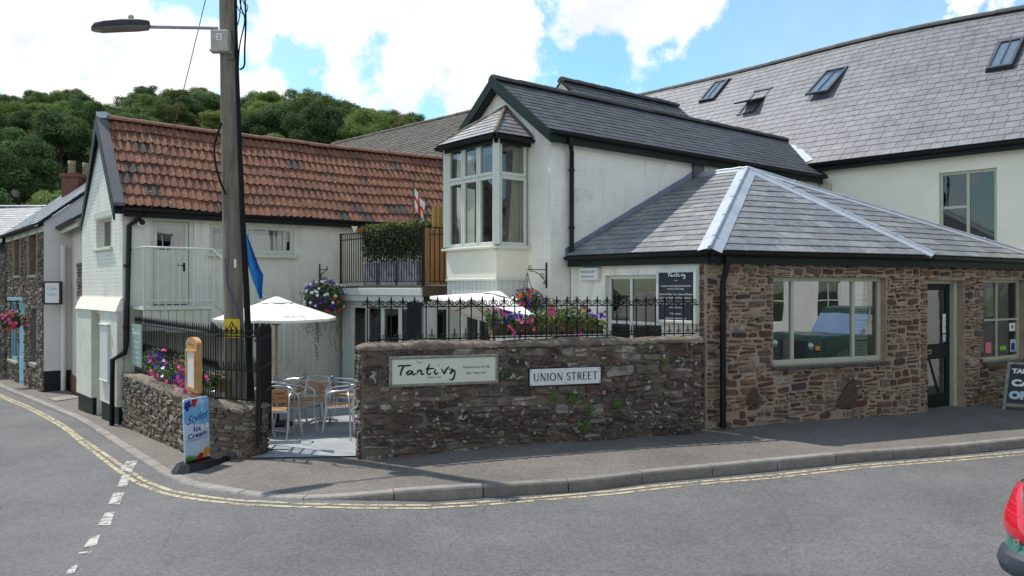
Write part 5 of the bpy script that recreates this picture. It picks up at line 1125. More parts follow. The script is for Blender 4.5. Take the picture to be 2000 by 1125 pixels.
for i, (w_, a, b) in enumerate(plc):
    pl = thing('balcony_planter', '%s grey planter box with clipped hedge behind the balcony railing' % {'left': 'leftmost', 'middle': 'middle', 'right': 'rightmost'}[w_], 'planter', Gf.p((a + b) / 2, 2.05, -.2), group='planters with hedges on the balcony')
    mb = MB(); mb.bbox_(Gf, a, b, 2.05, 2.5, -.4, -.08, .01); mb.build('box', 'planter', pl)
    mb = MB(); c = Gf.p((a + b) / 2, 2.82, -.22)
    for k in range(5200 if i else 4200):
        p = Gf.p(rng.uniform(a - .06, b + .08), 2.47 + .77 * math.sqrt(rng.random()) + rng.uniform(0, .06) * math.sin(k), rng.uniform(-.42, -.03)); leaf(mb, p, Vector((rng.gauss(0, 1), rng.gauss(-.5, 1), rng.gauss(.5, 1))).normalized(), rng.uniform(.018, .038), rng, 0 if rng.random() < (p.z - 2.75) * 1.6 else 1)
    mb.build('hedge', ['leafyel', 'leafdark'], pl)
c = Gf.p(Gf.u(808, -.3), 0, -.3); fl = thing('england_flag', 'white flag with a red cross drooping from a dark pole on the balcony', 'flag', (c.x, c.y, 2.06))
mb = MB(); mb.tube([(c.x, c.y, 2.06), (c.x, c.y, 4.0)], .014, 8); mb.lathe([(0, -.02), (.022, 0), (0, .02)], (c.x, c.y, 4.02), 8); mb.build('flagpole', 'oldwood', fl)
mb = MB(); nu, nv = 14, 20; vs = []; W_, Hh = .55, .36
for j in range(nv + 1):
    for i in range(nu + 1):
        a, b = i / nu, j / nv; drop = a * .42; x = c.x + .02 + a * .19 + .022 * math.sin(a * 9 + b * 3) * a; y = c.y + .06 * math.sin(a * 8 + b * 2) * a - .02; z = 3.92 - b * Hh * (1 - .1 * a) - drop * (.75 + .2 * b); vs.append((x, y, z))
fs = []; ms = []
for j in range(nv):
    for i in range(nu): mb.add([], [], 0); fs.append((j * (nu + 1) + i, j * (nu + 1) + i + 1, (j + 1) * (nu + 1) + i + 1, (j + 1) * (nu + 1) + i)); ms.append(1 if (8 <= j <= 11 or 5 <= i <= 7) else 0)
mb.add(vs, fs, 0, True); mb.m = ms; mb.build('flag_cloth', ['wh', 'red'], fl)
bu = thing('bunting', 'string of small coloured pennants under the tiled roof gutter', 'bunting', A.p(5.4, 3.3, .25)); mb = MB(); ua, ub_ = A.u(682, .3), A.u(802, .3); P_ = [A.p(ua + (ub_ - ua) * i / 12, 3.33 - .14 * math.sin(math.pi * i / 12), .3) for i in range(13)]; mb.tube(P_, .004, 4); mb.build('string', 'cable', bu)
for i in range(1, 12): mb = MB(); p = P_[i]; mb.slab([p - A.t * .07, p + A.t * .07, p + Vector((0, 0, -.16))], A.n * .003); mb.build('pennant', ['navytext', 'chalk', 'red', 'dkgreen', 'yellow'][i % 5], bu)

# ------------------------------------------------------------------ cottages down the side street
Cf = Fr((-15.7, 24.7), (-11.8, 20.0)); LG = Fr((-11.8, 20.0), (-11.8 + .769 * 4, 20 + .639 * 4))
cot = thing('stone_cottage', 'two storey rubble stone cottage with blue shop front and slate roof', 'cottage', (-11.8, 20, -.7))
c1, c2 = Cf.rect(30, 42, 456, 538), Cf.rect(59, 75, 447, 537); c3 = Cf.rect(21, 37, 588, 700); c4 = Cf.rect(39, 49, 588, 749); c5 = Cf.rect(62, 74, 603, 706)
mb = MB(); mb.wall(Cf, 0, Cf.len, -1.3, 3.66, [c1, c2, c3, c4, c5], .2); mb.build('wall', 'mortar_old', cot)
mb = MB(); stones(mb, Cf, 0, Cf.len, -1.1, 3.5, [c1, c2, c3, c4, c5], 71, (.07, .16), pro=(.015, .06), wmax=.4); mb.build('rubble_facing', 'stone_left', cot)
for h, cc in ((c1, 'amber'), (c2, 'amber')):
    window(cot, Cf, h, (), (.5,), -.14, .05, fm='signcream', gm='glassdark', room='roomdark', sill=(.08, .06, .08, 'signframe')); mb = MB(); mb.fbox(Cf, h[0] - .14, h[0] - .003, h[2], h[3] + .1, -.19, .05); mb.fbox(Cf, h[1] + .003, h[1] + .14, h[2], h[3] + .1, -.19, .05); mb.build('brick_jamb', cc, cot)
window(cot, Cf, c3, (.33, .66), (), -.02, .07, fm='cyanframe', gm='glassdark', room='roomdark', sill=(.05, .1, .08, 'signframe')); window(cot, Cf, c5, (.5,), (), -.1, .07, fm='cyanframe', gm='glassdark', room='roomdark', sill=(.08, .08, .1, 'signframe'))
mb = MB(); mb.bbox_(Cf, c4[0], c4[1], c4[2] - .1, c4[3], -.1, .02, .01); mb.bbox_(Cf, c4[0] + .1, c4[1] - .1, c4[2] + .1, c4[2] + .8, .02, .03); mb.bbox_(Cf, c3[0] - .1, c4[1] + .06, c4[3], c4[3] + .1, -.05, .08); mb.build('door', 'cyanframe', cot)
mb = MB(); mb.wall(LG, 0, 4, -1.2, 3.66); mb.poly([LG.p(0, 3.66), LG.p(4, 3.66), LG.p(2, 5.3)]); mb.build('gable_wall', 'white', cot); mb = MB(); mb.fbox(LG, .0, 1, -1, -.1, 0, .012); mb.build('plinth', 'ink', cot)
mb = MB(); slates(mb, [Cf.p(-.1, 3.62, .15), Cf.p(Cf.len + .1, 3.62, .15), Cf.p(Cf.len + .1, 5.4, -2), Cf.p(-.1, 5.4, -2)], (0, 1), .3, .2, .008, 73); slates(mb, [Cf.p(Cf.len + .1, 3.62, -4.1), Cf.p(-.1, 3.62, -4.1), Cf.p(-.1, 5.4, -2), Cf.p(Cf.len + .1, 5.4, -2)], (0, 1), .3, .2, .008, 74); mb.build('roof', ['slate_far', 'under'], cot)
gutter(cot, Cf.p(-.2, 3.6, .2), Cf.p(Cf.len + .1, 3.6, .2), .07); mb = MB(); mb.fbox(Cf, 0, Cf.len, 3.42, 3.56, 0, .05); mb.build('fascia', 'sagelight', cot)
pipe(cot, [LG.p(.42, 3.1, .1), LG.p(.42, -.75, .1)], .06, 'white'); 
mb = MB(); cx, cy = -13.35, 24.3; cx, cy = (150 - 1000) / FP * 24.3, 24.3; mb.box(cx - .24, cx + .24, cy - .4, cy + .4, 4.6, 5.35); mb.box(cx - .29, cx + .29, cy - .45, cy + .45, 5.35, 5.45); ch = mb.build('chimney', 'brickred', cot)
for dx in (-.02, .19):
    mb = MB(); mb.lathe([(.11, 0), (.10, .06), (.115, .08), (.095, .1), (.095, .16), (.115, .18), (.095, .2), (.095, .26), (.115, .28), (.095, .3), (.11, .4), (.08, .4)], (cx + dx, cy - .2 + dx * 2, 5.45), 12); mb.build('chimney_pot', 'pot', ch)
PKf = Fr((-12.5, 22.05), (-9.3, 17.55)); pkh = thing('pink_house', 'plain pale pink rendered house front between the cottage and the tiled house', 'house', (-11, 20, -.7))
u0 = PKf.u(133); mb = MB(); mb.wall(PKf, u0 - .3, PKf.len, -1, 3.55); mb.build('wall', 'pink', pkh); mb = MB(); mb.fbox(PKf, u0 - .3, PKf.len, -1.1, -.2, 0, .03); mb.build('plinth', 'brickred', pkh)
ux = PKf.u(158); mb = MB(); mb.fbox(PKf, ux, ux + .4, -.2, 1.72, 0, .02); mb.build('side_reveal', 'amber', pkh)
mb = MB(); stones(mb, Fr(PKf.p(PKf.u(153), 0, .02), PKf.p(PKf.len, 0, .02)), 0, .9, 1.7, 2.6, [], 75, (.06, .1)); mb.build('exposed_stone', 'stone_left', pkh)
mb = MB(); slates(mb, [PKf.p(u0 - .35, 3.58, .25), PKf.p(PKf.len, 3.58, .25), PKf.p(PKf.len, 4.9, -1.6), PKf.p(u0 - .35, 4.9, -1.6)], (0, 1), .3, .2, .008, 76); mb.build('roof', ['slate_far', 'under'], pkh); gutter(pkh, PKf.p(u0 - .4, 3.55, .3), PKf.p(PKf.len - .2, 3.55, .3), .07); mb = MB(); mb.fbox(PKf, u0 - .3, PKf.len - .3, 3.38, 3.5, .2, .24); mb.build('fascia', 'sagelight', pkh)
fs_ = thing('far_slate_house', 'grey slate roofed house at the far end of the side street', 'house', (-20, 30, -1))
mb = MB(); slates(mb, [Vector((-26, 29, 3.7)), Vector((-15.5, 27.6, 3.7)), Vector((-16.6, 31, 5.15)), Vector((-25.6, 32, 5.2))], (0, 1), .36, .24, .008, 77); mb.build('roof', ['slate_far', 'under'], fs_); ridge(fs_, (-25.6, 32, 5.25), (-16.6, 31, 5.2), .1, 'slate_far'); mb = MB(); mb.box(-26, -16.4, 29.2, 34, -1.5, 3.72); mb.build('wall', 'stone_left', fs_)
ds = thing('dark_stone_house', 'dark stone wall with white edged roof at the left edge of the street', 'house', (-19, 27, -1)); DF = Fr((-24, 28.6), (-16.15, 25.3))
mb = MB(); mb.wall(DF, 0, DF.len, -2, 3.1); mb.build('wall', 'mortar_old', ds); mb = MB(); stones(mb, DF, 4.5, DF.len, -1.5, 3.0, [], 78, (.08, .16), wmax=.5); mb.build('rubble_facing', 'stone_old', ds); mb = MB(); mb.slab([DF.p(4.0, 2.4, .1), DF.p(DF.len, 3.45, .1), DF.p(DF.len, 3.62, .1), DF.p(4.0, 2.6, .1)], DF.n * .05); mb.build('bargeboard', 'white', ds)
mb = MB(); slates(mb, [DF.p(4, 2.62, .15), DF.p(DF.len, 3.64, .15), DF.p(DF.len, 4.0, -1.2), DF.p(4, 3.0, -1.2)], (0, 1), .3, .2, .008, 79); mb.build('roof', ['slate_far', 'under'], ds)
# shop sign and hanging basket on the cottage
u, z = Cf.at(62, 573, .3); hs = thing('hanging_shop_sign', 'small white lettered sign in a black frame on the stone cottage', 'sign', Cf.p(u, z)); HF = Fr(Cf.p(u, 0, .05), Cf.p(u, 0, .05) + Vector((.5, .1, 0))); mb = MB(); mb.bbox_(HF, 0, .42, z - .28, z + .3, -.06, 0, .01); mb.build('frame', 'ink', hs); mb = MB(); mb.bbox_(HF, .04, .36, z - .24, z + .26, -.0, .012, .004); mb.build('panel', 'chalk', hs); mb = MB(); text(mb, 'Cafe', HF, .2, z + .08, .13, .014); text(mb, 'OPEN', HF, .2, z - .06, .08, .014); mb.build('lettering', 'cyanframe', hs)
def basket(name, label, c, r, n, trail, seed, big=1., cols=('pk', 'pu', 'wh', 'rd'), wts=(1, 1, 1, 1), squash=.9, hang=.5):
    rng = random.Random(seed); t = thing(name, label, 'hanging basket', c, group=None); c = Vector(c)
    mb = MB(); mb.lathe([(0, -r * .55), (r * .35, -r * .5), (r * .55, -r * .2), (r * .6, 0)], c, 14); mb.build('basket', 'coir', t)
    mb = MB(); 
    for k in range(3): a = k * 2.09 + .4; mb.tube([c + Vector((r * .58 * math.cos(a), r * .58 * math.sin(a), 0)), c + Vector((0, 0, hang))], .004, 4)
    mb.build('chain', 'cable', t)
    mb = MB(); leafcloud(mb, n, c + Vector((0, 0, .02)), (r, r, r * squash), .028 * big, rng, 0, .5); leafcloud(mb, n // 2, c, (r * .8, r * .8, r * .7), .03 * big, rng, 1, .2)
    for k in range(trail):
        a = rng.uniform(0, 6.28); p = c + Vector((math.cos(a) * r * .75, math.sin(a) * r * .75, -r * .3)); L_ = rng.uniform(.4, 1) * r * 2.6
        for j in range(int(L_ / .022)): leaf(mb, p + Vector((.02 * math.sin(j * .3 + k) + rng.uniform(-.02, .02), rng.uniform(-.02, .02), -j * .022)), Vector((rng.gauss(0, 1), rng.gauss(-1, 1), rng.gauss(0, 1))).normalized(), .018 * big, rng, j % 2)
    mb.build('foliage', ['leaf', 'leafdark'], t)
    mb = MB(); ct = {q: Vector((rng.gauss(0, 1), rng.gauss(-.6, .6), rng.gauss(0, 1))).normalized() for q in range(4)}
    for k in range(int(n * .09)):
        q = Vector((rng.gauss(0, 1), rng.gauss(-.5, 1), rng.gauss(.1, 1))).normalized(); sc_ = [q.dot(ct[i]) * .8 + rng.random() * 1.3 + math.log(wts[i] + .01) for i in range(4)]; i = sc_.index(max(sc_))
        if rng.random() < .0: continue
        p = c + Vector((q.x * r, q.y * r, q.z * r * squash)) * rng.uniform(.95, 1.1); bloom(mb, p, (q + Vector((0, -.5, .2))), .034 * big * rng.uniform(.7, 1.15), rng, i)
    mb.build('blossoms', list(cols), t); return t
def bracket(label, F, u, z, d, sgn=1, h=.34):
    t = thing('basket_bracket', label, 'wall bracket', F.p(u, z, .01)); mb = MB(); mb.fbox(F, u - .012, u + .012, z - h, z + .12, .005, .02); mb.tube([F.p(u, z, .02), F.p(u, z, d)], .008, 6)
    P = [F.p(u, z - h + .02 + (h - .04) * math.sin(k / 10 * math.pi / 2), .02 + (d - .06) * (1 - math.cos(k / 10 * math.pi / 2))) for k in range(11)]; mb.tube(P, .007, 6)
    for (a, b, rr_) in ((.1, -.1, .05), (d - .06, .03, .04), (.05, -h + .08, .03)): mb.tube([F.p(u, z + b + rr_ * (1 - k * .05) * math.sin(k * .6), a + rr_ * (1 - k * .05) * math.cos(k * .6)) for k in range(14)], .005, 5)
    mb.build('scrolled_arm', 'iron', t)
u, z = A.at(624, 527, 0); bracket('black iron bracket on the sage brick wall holding the big white flowered basket', A, u, z, .42)
p = A.p(A.u(633, .42), A.z(583, u), .42); basket('hanging_basket', 'large basket of mostly white flowers with long trailing strands on the patio wall', (p.x, p.y, p.z), .44, 1500, 16, 31, 1.15, cols=('rd', 'pu', 'wh', 'wh'), wts=(.7, 1.1, 1.3, .7), hang=.45)
u, z = MG.at(1068, 533, 0); bracket('scrolled black bracket on the white gable corner above the planter trough', MG, u, z + .05, .42, h=.3)
p = MG.p(u, MG.z(583, u) - .02, .42); basket('hanging_basket', 'hanging basket of blue, red and white flowers by the white gable corner', (p.x, p.y, p.z - .06), .27, 900, 5, 32, .95, cols=('rd', 'pu', 'wh', 'pu'), wts=(.6, 1, .6, 1), hang=.5)
p = Cf.p(Cf.u(46), 0, 0); q = Vector(((22 - 1000) / FP * 21.8, 21.8, 0)); basket('hanging_basket', 'small hanging basket of pink and red flowers outside the blue shop front', (q.x, q.y, H - 64 / FP * 21.8), .3, 500, 3, 33, 1.6, cols=('pk', 'rd', 'wh', 'pk'), wts=(1, .6, .3, 1), hang=.5)
bt = thing('basket_bracket', 'thin black bracket arm holding the basket by the blue shop front', 'wall bracket', (q.x, q.y, 1.6)); mb = MB(); cw = Cf.p(Cf.u(40), 1.65, 0); mb.tube([cw, Vector((q.x, q.y, 1.62))], .02, 6); mb.tube([cw - Vector((0, 0, .4)), (cw + Vector((q.x, q.y, 1.62))) / 2], .015, 6); mb.build('arm', 'iron', bt)

# ------------------------------------------------------------------ boundary walls
def stone_wall(name, label, segs, ztop, seed, thick=.34, cop=.07, endL=False, endR=False, mts=('mortar_old', 'stone_old', 'coping'), hr=(.04, .11), loc=None, pro=(.012, .035), round_=.5, zt1=None):
    t = thing(name, label, 'stone wall', loc or segs[0].p(0, -.3)); core = MB(); sm = MB(); cp = MB(); rng = random.Random(seed)
    for i, F in enumerate(segs):
        L_ = F.len; core.fbox(F, 0, L_, -.75, ztop - cop, -thick, 0); zl_ = gz(F.p(L_ / 2, 0).x) - .25
        stones(sm, F, 0.0, L_, zl_, ztop - cop - .0, (), seed + i, hr, (1.2, 4.5), gap=.009, pro=pro, wmax=.4)
        if i == 0 and endL: E = Fr(F.p(0, 0, -thick), F.p(0, 0, 0)); stones(sm, E, 0, thick, zl_, ztop - cop, (), seed + 50, hr, pro=pro, wmax=.2)
        if i == len(segs) - 1 and endR: E = Fr(F.p(L_, 0, 0), F.p(L_, 0, -thick)); stones(sm, E, 0, thick, zl_, ztop - cop, (), seed + 60, hr, pro=pro, wmax=.2)
        n = int(L_ / .07); K = 9; vs = []; ph = rng.random() * 9; a0, a1 = -.03 if (i == 0) else -.0, L_ + (.03 if i == len(segs) - 1 else .02)
        for k in range(n + 1):
            u = a0 + (a1 - a0) * k / n; e = min(k, n - k); rd = 1 if e > 1 else (.9 if e == 1 else .72); w1 = .016 * math.sin(u * 3.1 + ph) + .01 * math.sin(u * 9.7) + rng.uniform(-.006, .006)
            for q in range(K):
                a = math.pi * q / (K - 1); cd_, cz = math.cos(a), math.sin(a); dd = -thick / 2 + (thick / 2 + .025 + .01 * math.sin(u * 6 + q)) * math.copysign(abs(cd_) ** .6, cd_); zz = ztop - cop * 1.3 + (cop * 1.3 + w1) * (cz ** .7 if cz > 0 else 0) * rd; vs.append(F.p(u, zz, dd) + Vector((0, 0, rng.uniform(-.004, .004))))
        cp.add(vs, [(k * K + q, (k + 1) * K + q, (k + 1) * K + q + 1, k * K + q + 1) for k in range(n) for q in range(K - 1)], 0, True); cp.add(vs[:K], [tuple(range(K))]); cp.add(vs[-K:], [tuple(reversed(range(K)))])
    core.build('wall_core', mts[0], t); sm.build('rubble_facing', mts[1], t); cp.build('coping', mts[2], t); return t
Rw = Fr((-1.80, 9.5), (2.62, 10.99))
stone_wall('boundary_wall', 'tall dark weathered stone wall carrying the cafe sign and street name', [Rw], 1.335, 101, endL=True, endR=False, pro=(.012, .055), cop=.065, hr=(.038, .15))
LW, PW = Fr((-6.9, 14.1), (-4.0, 10.35)), Fr((-4.0, 10.35), (-3.31, 10.07))
stone_wall('boundary_wall', 'low stone wall running down the side street to the open gate', [LW, PW], .52, 120, .32, .05, False, True, ('mortar_old', 'stone_left', 'coping'), (.04, .09), pro=(.015, .05))
mb = MB(); rng = random.Random(12)
# white lime patches are part of the stones; ferns grow from the joints
for i, (px, py, s_, lb) in enumerate(((1081, 774, .07, 'small green fern below the left end of the street name plate'), (1118, 778, .1, 'fern growing just below the middle of the street name plate'), (1149, 795, .1, 'green fern growing in a joint below the right end of the street name plate'), (1204, 785, .09, 'small fern on the stone wall right of the street name plate'), (1138, 827, .12, 'lowest and widest green fern near the foot of the stone wall'), (982, 727, .05, 'tiny green tuft on the wall beside the cafe sign'), (1297, 705, .045, 'tiny green tuft high on the stone wall near the shop corner'))):
    u, z = Rw.at(px, py, .04); t = thing('wall_fern', lb, 'fern', Rw.p(u, z, .03)); m2 = MB(); c = Rw.p(u, z, .05)
    for k in range(int(1500 * s_)):
        a = rng.gauss(0, .45); b = rng.gauss(0, .38); p = c + Rw.t * a * s_ + Vector((0, 0, b * s_ - .2 * s_)) + Rw.n * abs(rng.gauss(0, .35)) * s_; leaf(m2, p, Vector((rng.gauss(0, 1), rng.gauss(-1.2, .6), rng.gauss(.8, .6))).normalized(), rng.uniform(.009, .019), rng, 0)
    m2.build('fronds', 'leaf', t)

# scroll-topped railing along the high wall
def scroll(mb, F, u, z, r, sg, d=0, tube=.005, turns=14, up=1):
    mb.tube([F.p(u + sg * (r - r * (1 - k * .058) * math.cos(k * .62)), z + up * r * (1 - k * .058) * math.sin(k * .62), d) for k in range(turns)], tube, 5, cap=False)
rl = thing('scroll_railing', 'black wrought iron railing with scrolls and spear tips on the tall stone wall', 'railing', Rw.p(.1, 1.33, -.15)); dR = -.16; z0, z1 = 1.365, 1.765
u0, u1 = .09, Rw.len - .04; n = 31; mb = MB(); mb.fbox(Rw, u0, u1 + .04, z0 - .009, z0 + .009, dR - .014, dR + .014); mb.build('rail', 'iron', rl); mb = MB(); mb.fbox(Rw, u0, u1 + .1, z1 - .007, z1 + .007, dR - .014, dR + .014); mb.build('rail', 'iron', rl)
bm = MB(); cu = u0; bm.tube([Rw.p(cu, z0 - .03, dR), Rw.p(cu, z1 + .05, dR)], .0095, 6, cap=False); bm.tube([Rw.p(cu, z1 + .04, dR), Rw.p(cu, z1 + .075, dR), Rw.p(cu, z1 + .14, dR)], [.008, .017, .001], 6, cap=False)
sp = (u1 - u0) / n
scroll(bm, Rw, u0 + .004, z1 + .045, .033, 1, dR, .0065); bm.tube([Rw.p(u0 + .004 + k * sp / 16, z1 + .045 - .035 * math.sin(k / 8 * math.pi / 2), dR) for k in range(9)], .005, 5, cap=False)
scroll(bm, Rw, u0 - .004, z1 + .045, .033, -1, dR, .0065); bm.tube([Rw.p(u0 - .004 - k * sp / 16, z1 + .045 - .035 * math.sin(k / 8 * math.pi / 2), dR) for k in range(9)], .005, 5, cap=False)
m_ = sp / 2; bm.tube([Rw.p(u0 + m_, z0, dR), Rw.p(u0 + m_, z0 + .1, dR), Rw.p(u0 + m_, z0 + .14, dR)], [.006, .009, .001], 5, cap=False); scroll(bm, Rw, u0 + m_, z0 + .035, .025, 1, dR, .005); scroll(bm, Rw, u0 + m_, z0 + .035, .025, -1, dR, .005)
b0 = bm.build('baluster', 'iron', rl)
for i in range(1, n + 1):
    c = b0.copy(); col.objects.link(c); c.parent = rl; c.location = Rw.t * (sp * i)
# side-street railing with a dense row of spikes, corner panel and open gate
rl2 = thing('spiked_railing', 'black spiked iron railing on the low side street wall and its corner', 'railing', LW.p(1, .52, -.15))
for F, (a, b), nb in ((LW, (.15, LW.len + .02), 44), (PW, (.03, PW.len - .03), 8)):
    for z in (.55, .93, 1.37): mb = MB(); mb.fbox(F, a, b, z - .009, z + .009, -.17, -.145); mb.build('rail', 'iron', rl2)
    for i in range(nb + 1):
        u = a + (b - a) * i / nb; mb = MB(); mb.tube([F.p(u, .5, -.157), F.p(u, 1.42, -.157)], .0075, 5, cap=False); mb.tube([F.p(u, 1.41, -.157), F.p(u, 1.435, -.157), F.p(u, 1.52, -.157)], [.0075, .016, .001], 5, cap=False)
        scroll(mb, F, u, 1.42, .02 if F is LW else .034, 1, -.157, .005, 10); scroll(mb, F, u, 1.42, .02 if F is LW else .034, -1, -.157, .005, 10)
        if i < nb: um = u + (b - a) / nb / 2; mb.tube([F.p(um, .93, -.157), F.p(um, 1.0, -.157), F.p(um, 1.06, -.157)], [.006, .01, .001], 5, cap=False); scroll(mb, F, um, .96, .018, 1, -.157, .004, 10)
        mb.build('baluster', 'iron', rl2)
GT = Fr((-3.19, 9.95), (-3.33, 10.95)); gt = thing('iron_gate', 'tall black iron gate standing open at the patio entrance', 'gate', GT.p(0, -.1))
mb = MB(); mb.fbox(GT, 0, .035, .0, 1.5, -.018, .018); mb.fbox(GT, GT.len - .03, GT.len, .0, 1.46, -.015, .015)
for z in (.02, .62, .95, 1.33): mb.fbox(GT, .03, GT.len - .03, z, z + .03, -.012, .012)
mb.build('gate_frame', 'iron', gt)
for i in range(1, 11): u = GT.len * i / 11; mb = MB(); mb.tube([GT.p(u, .03, 0), GT.p(u, 1.42, 0)], .011, 6, cap=False); mb.tube([GT.p(u, 1.42, 0), GT.p(u, 1.45, 0), GT.p(u, 1.53, 0)], [.008, .018, .001], 6, cap=False); scroll(mb, GT, u, 1.37, .025, 1, 0, .005, 9); mb.build('baluster', 'iron', gt)
mb = MB(); mb.tube([GT.p(.3, .64, .03), GT.p(.65, .64, .03)], .01, 6); mb.build('bolt', 'iron', gt)
# stay chains between the patio railing and the pole side
# ------------------------------------------------------------------ signs
def frame_sign(name, label, cat, F, r, d, fw, fm, pm, dep=.03):
    t = thing(name, label, cat, F.p((r[0] + r[1]) / 2, r[2], d)); u0, u1, z0, z1 = r; mb = MB()
    for a, b, c, e in ((u0, u0 + fw, z0, z1), (u1 - fw, u1, z0, z1), (u0 + fw, u1 - fw, z0, z0 + fw), (u0 + fw, u1 - fw, z1 - fw, z1)): mb.bbox_(F, a, b, c, e, d - dep, d + .012, .006)
    mb.build('frame', fm, t); mb = MB(); mb.fbox(F, u0 + fw * .8, u1 - fw * .8, z0 + fw * .8, z1 - fw * .8, d - dep, d); mb.build('panel', pm, t); return t
dS = .075
u0, z1 = Rw.at(760, 697, dS); u1, z0 = Rw.u(973, dS), Rw.z(757, u0, dS); sg = frame_sign('cafe_sign', 'long cream cafe name board in a weathered wooden frame on the stone wall', 'sign', Rw, (u0, u1, z0, z1), dS, .035, 'signframe', 'signcream')
ix0, ix1 = u0 + .035, u1 - .035; iz0, iz1 = z0 + .035, z1 - .035
TS = lambda x, y: Rw.p(ix0 + (x - 70) / 900 * (ix1 - ix0), iz1 + (y + 232) / 223 * (iz1 - iz0), dS + .003)
mb = MB(); tantivy(mb, TS, 0, 17); mb.build('lettering', 'ink', sg)
kx = (ix1 - ix0) / 900; mb = MB()
def st_(mb, s, xc, y, h, wpx): text(mb, s, Rw, ix0 + (xc - 70) * kx, iz1 - (y - 232) / 223 * (iz1 - iz0), h, dS + .003, width=wpx * kx)
st_(mb, 'T h e', 298, 276, .05, 52); st_(mb, 'SINCE 1939', 426, 411, .028, 115); st_(mb, 'Traditional Shop and Café', 795, 331, .045, 240); st_(mb, 'Open 7 days a week', 795, 385, .045, 180); mb.build('small_lettering', 'ink', sg)
u0, z1 = Rw.at(1035, 721.5, dS); u1 = Rw.u(1173, dS); z0 = Rw.z(754, u0, dS)
ns = thing('street_name_sign', 'white enamel street name plate reading UNION STREET', 'sign', Rw.p(u0, z0, dS)); mb = MB(); mb.bbox_(Rw, u0 - .007, u1 + .007, z0 - .007, z1 + .007, dS - .04, dS - .004, .006); mb.build('back_plate', 'ink', ns); mb = MB(); mb.bbox_(Rw, u0, u1, z0, z1, dS - .02, dS + .004, .005); mb.build('plate', 'signwhite', ns)
mb = MB(); tmp = MB(); wl = roman(tmp, 'UNION STREET', lambda x, y: Vector((x, y, 0))); k = (u1 - u0) * .9 / wl; hh = (z1 - z0) * .47; roman(mb, 'UNION STREET', lambda x, y: Rw.p(u0 + (u1 - u0) * .05 + x * k, z0 + (z1 - z0) * .27 + y * hh, dS + .007)); mb.build('lettering', 'ink', ns)
mb = MB(); RT = Matrix(((Rw.t.x, 0, Rw.n.x), (Rw.t.y, 0, Rw.n.y), (0, 1, 0)))
for a in (.02, .5, .98):
    for b in (.1, .92): mb.lathe([(0, .006), (.006, .004), (.008, 0)], Rw.p(u0 + (u1 - u0) * a, z0 + (z1 - z0) * b, dS + .004), 8, T=RT)
mb.build('screws', 'brickred', ns)
# chalkboard menu in its glazed case
dB = .11; u0, z1 = S1.at(1282, 527, dB); u1 = S1.u(1360, dB); z0 = S1.z(630, u0, dB); mbd = frame_sign('menu_case', 'dark navy menu board with white lettering in a pale frame by the courtyard window', 'menu board', S1, (u0, u1, z0, z1), dB, .045, 'panel', 'board', .09)
W_ = u1 - u0; Hh = z1 - z0; TT = lambda x, y: S1.p(u0 + W_ * (.30 + (x - 118) / 500 * .44), z1 - Hh * .06 + (y + 278) / 155 * Hh * .11, dB + .006)
mb = MB(); tantivy(mb, TT, 0, 26); cu = (u0 + u1) / 2
for s_, fy, h, wf in (('The', .075, .03, .06), ('Café', .215, .03, .08), ('Locally sourced quality food and drink', .32, .045, .74), ('to eat in or take away.', .375, .045, .42), ('Espresso Coffees, Teas, Cakes and Pastries,', .475, .045, .84), ('Light Meals, Pasties and Pies, Sandwiches,', .54, .045, .84), ('Cream Teas, Ice Creams, Local Preserves,', .6, .045, .84), ('Bread, Deli, Daily Papers and Cards, Gifts', .66, .045, .84), ('and much more.', .72, .045, .32), ('Fully licensed', .835, .045, .27), ('www.tantivydulverton.co.uk', .92, .045, .52)):
    text(mb, s_, S1, cu, z1 - Hh * fy, h * .85, dB + .006, width=W_ * wf, bold=0)
mb.build('lettering', 'chalk', mbd)
u0, z1 = S1.at(1131, 524, .1); u1 = S1.u(1166, .1); z0 = S1.z(548, u0, .1); al = thing('alarm_box', 'white burglar alarm box under the dark green eaves', 'alarm box', S1.p(u0, z0, .05)); mb = MB(); mb.bbox_(S1, u0, u1, z0, z1, .005, .1, .02); mb.build('casing', 'chalk', al); mb = MB(); cu = (u0 + u1) / 2; text(mb, 'VENTURE SECURITY', S1, cu, z0 + (z1 - z0) * .58, .07, .103, width=(u1 - u0) * .84); text(mb, '(01769) 051411', S1, cu, z0 + (z1 - z0) * .22, .06, .103, width=(u1 - u0) * .7); mb.build('lettering', 'ink', al)
# oak menu frame on the railing, grey-green notice at its far end
dM = .02; uc = LW.u(384, dM); mbk = thing('oak_menu_case', 'arched light oak menu case mounted on the side street railing', 'menu board', LW.p(uc, .6, dM)); ua, ub_ = uc - .24, uc + .24; za, zb_ = LW.z(764, uc, dM), LW.z(664, uc, dM)
arch = [LW.p(ub_, za, dM), LW.p(ub_, zb_ - .05, dM)] + [LW.p(uc + .24 * math.cos(R(a)), zb_ - .05 + .09 * math.sin(R(a)), dM) for a in range(15, 180, 15)] + [LW.p(ua, zb_ - .05, dM), LW.p(ua, za, dM)]
mb = MB(); mb.slab(arch, LW.n * .07); mb.build('case', 'oak', mbk); mb = MB(); mb.fbox(LW, ua + .06, ub_ - .06, za + .07, zb_ - .16, dM + .07, dM + .075); mb.build('menu_sheet', 'paper', mbk)
mb = MB()
for a, b, c, d in ((ua + .03, ua + .06, za + .04, zb_ - .13), (ub_ - .06, ub_ - .03, za + .04, zb_ - .13), (ua + .06, ub_ - .06, za + .04, za + .07), (ua + .06, ub_ - .06, zb_ - .16, zb_ - .13)): mb.fbox(LW, a, b, c, d, dM + .07, dM + .09)
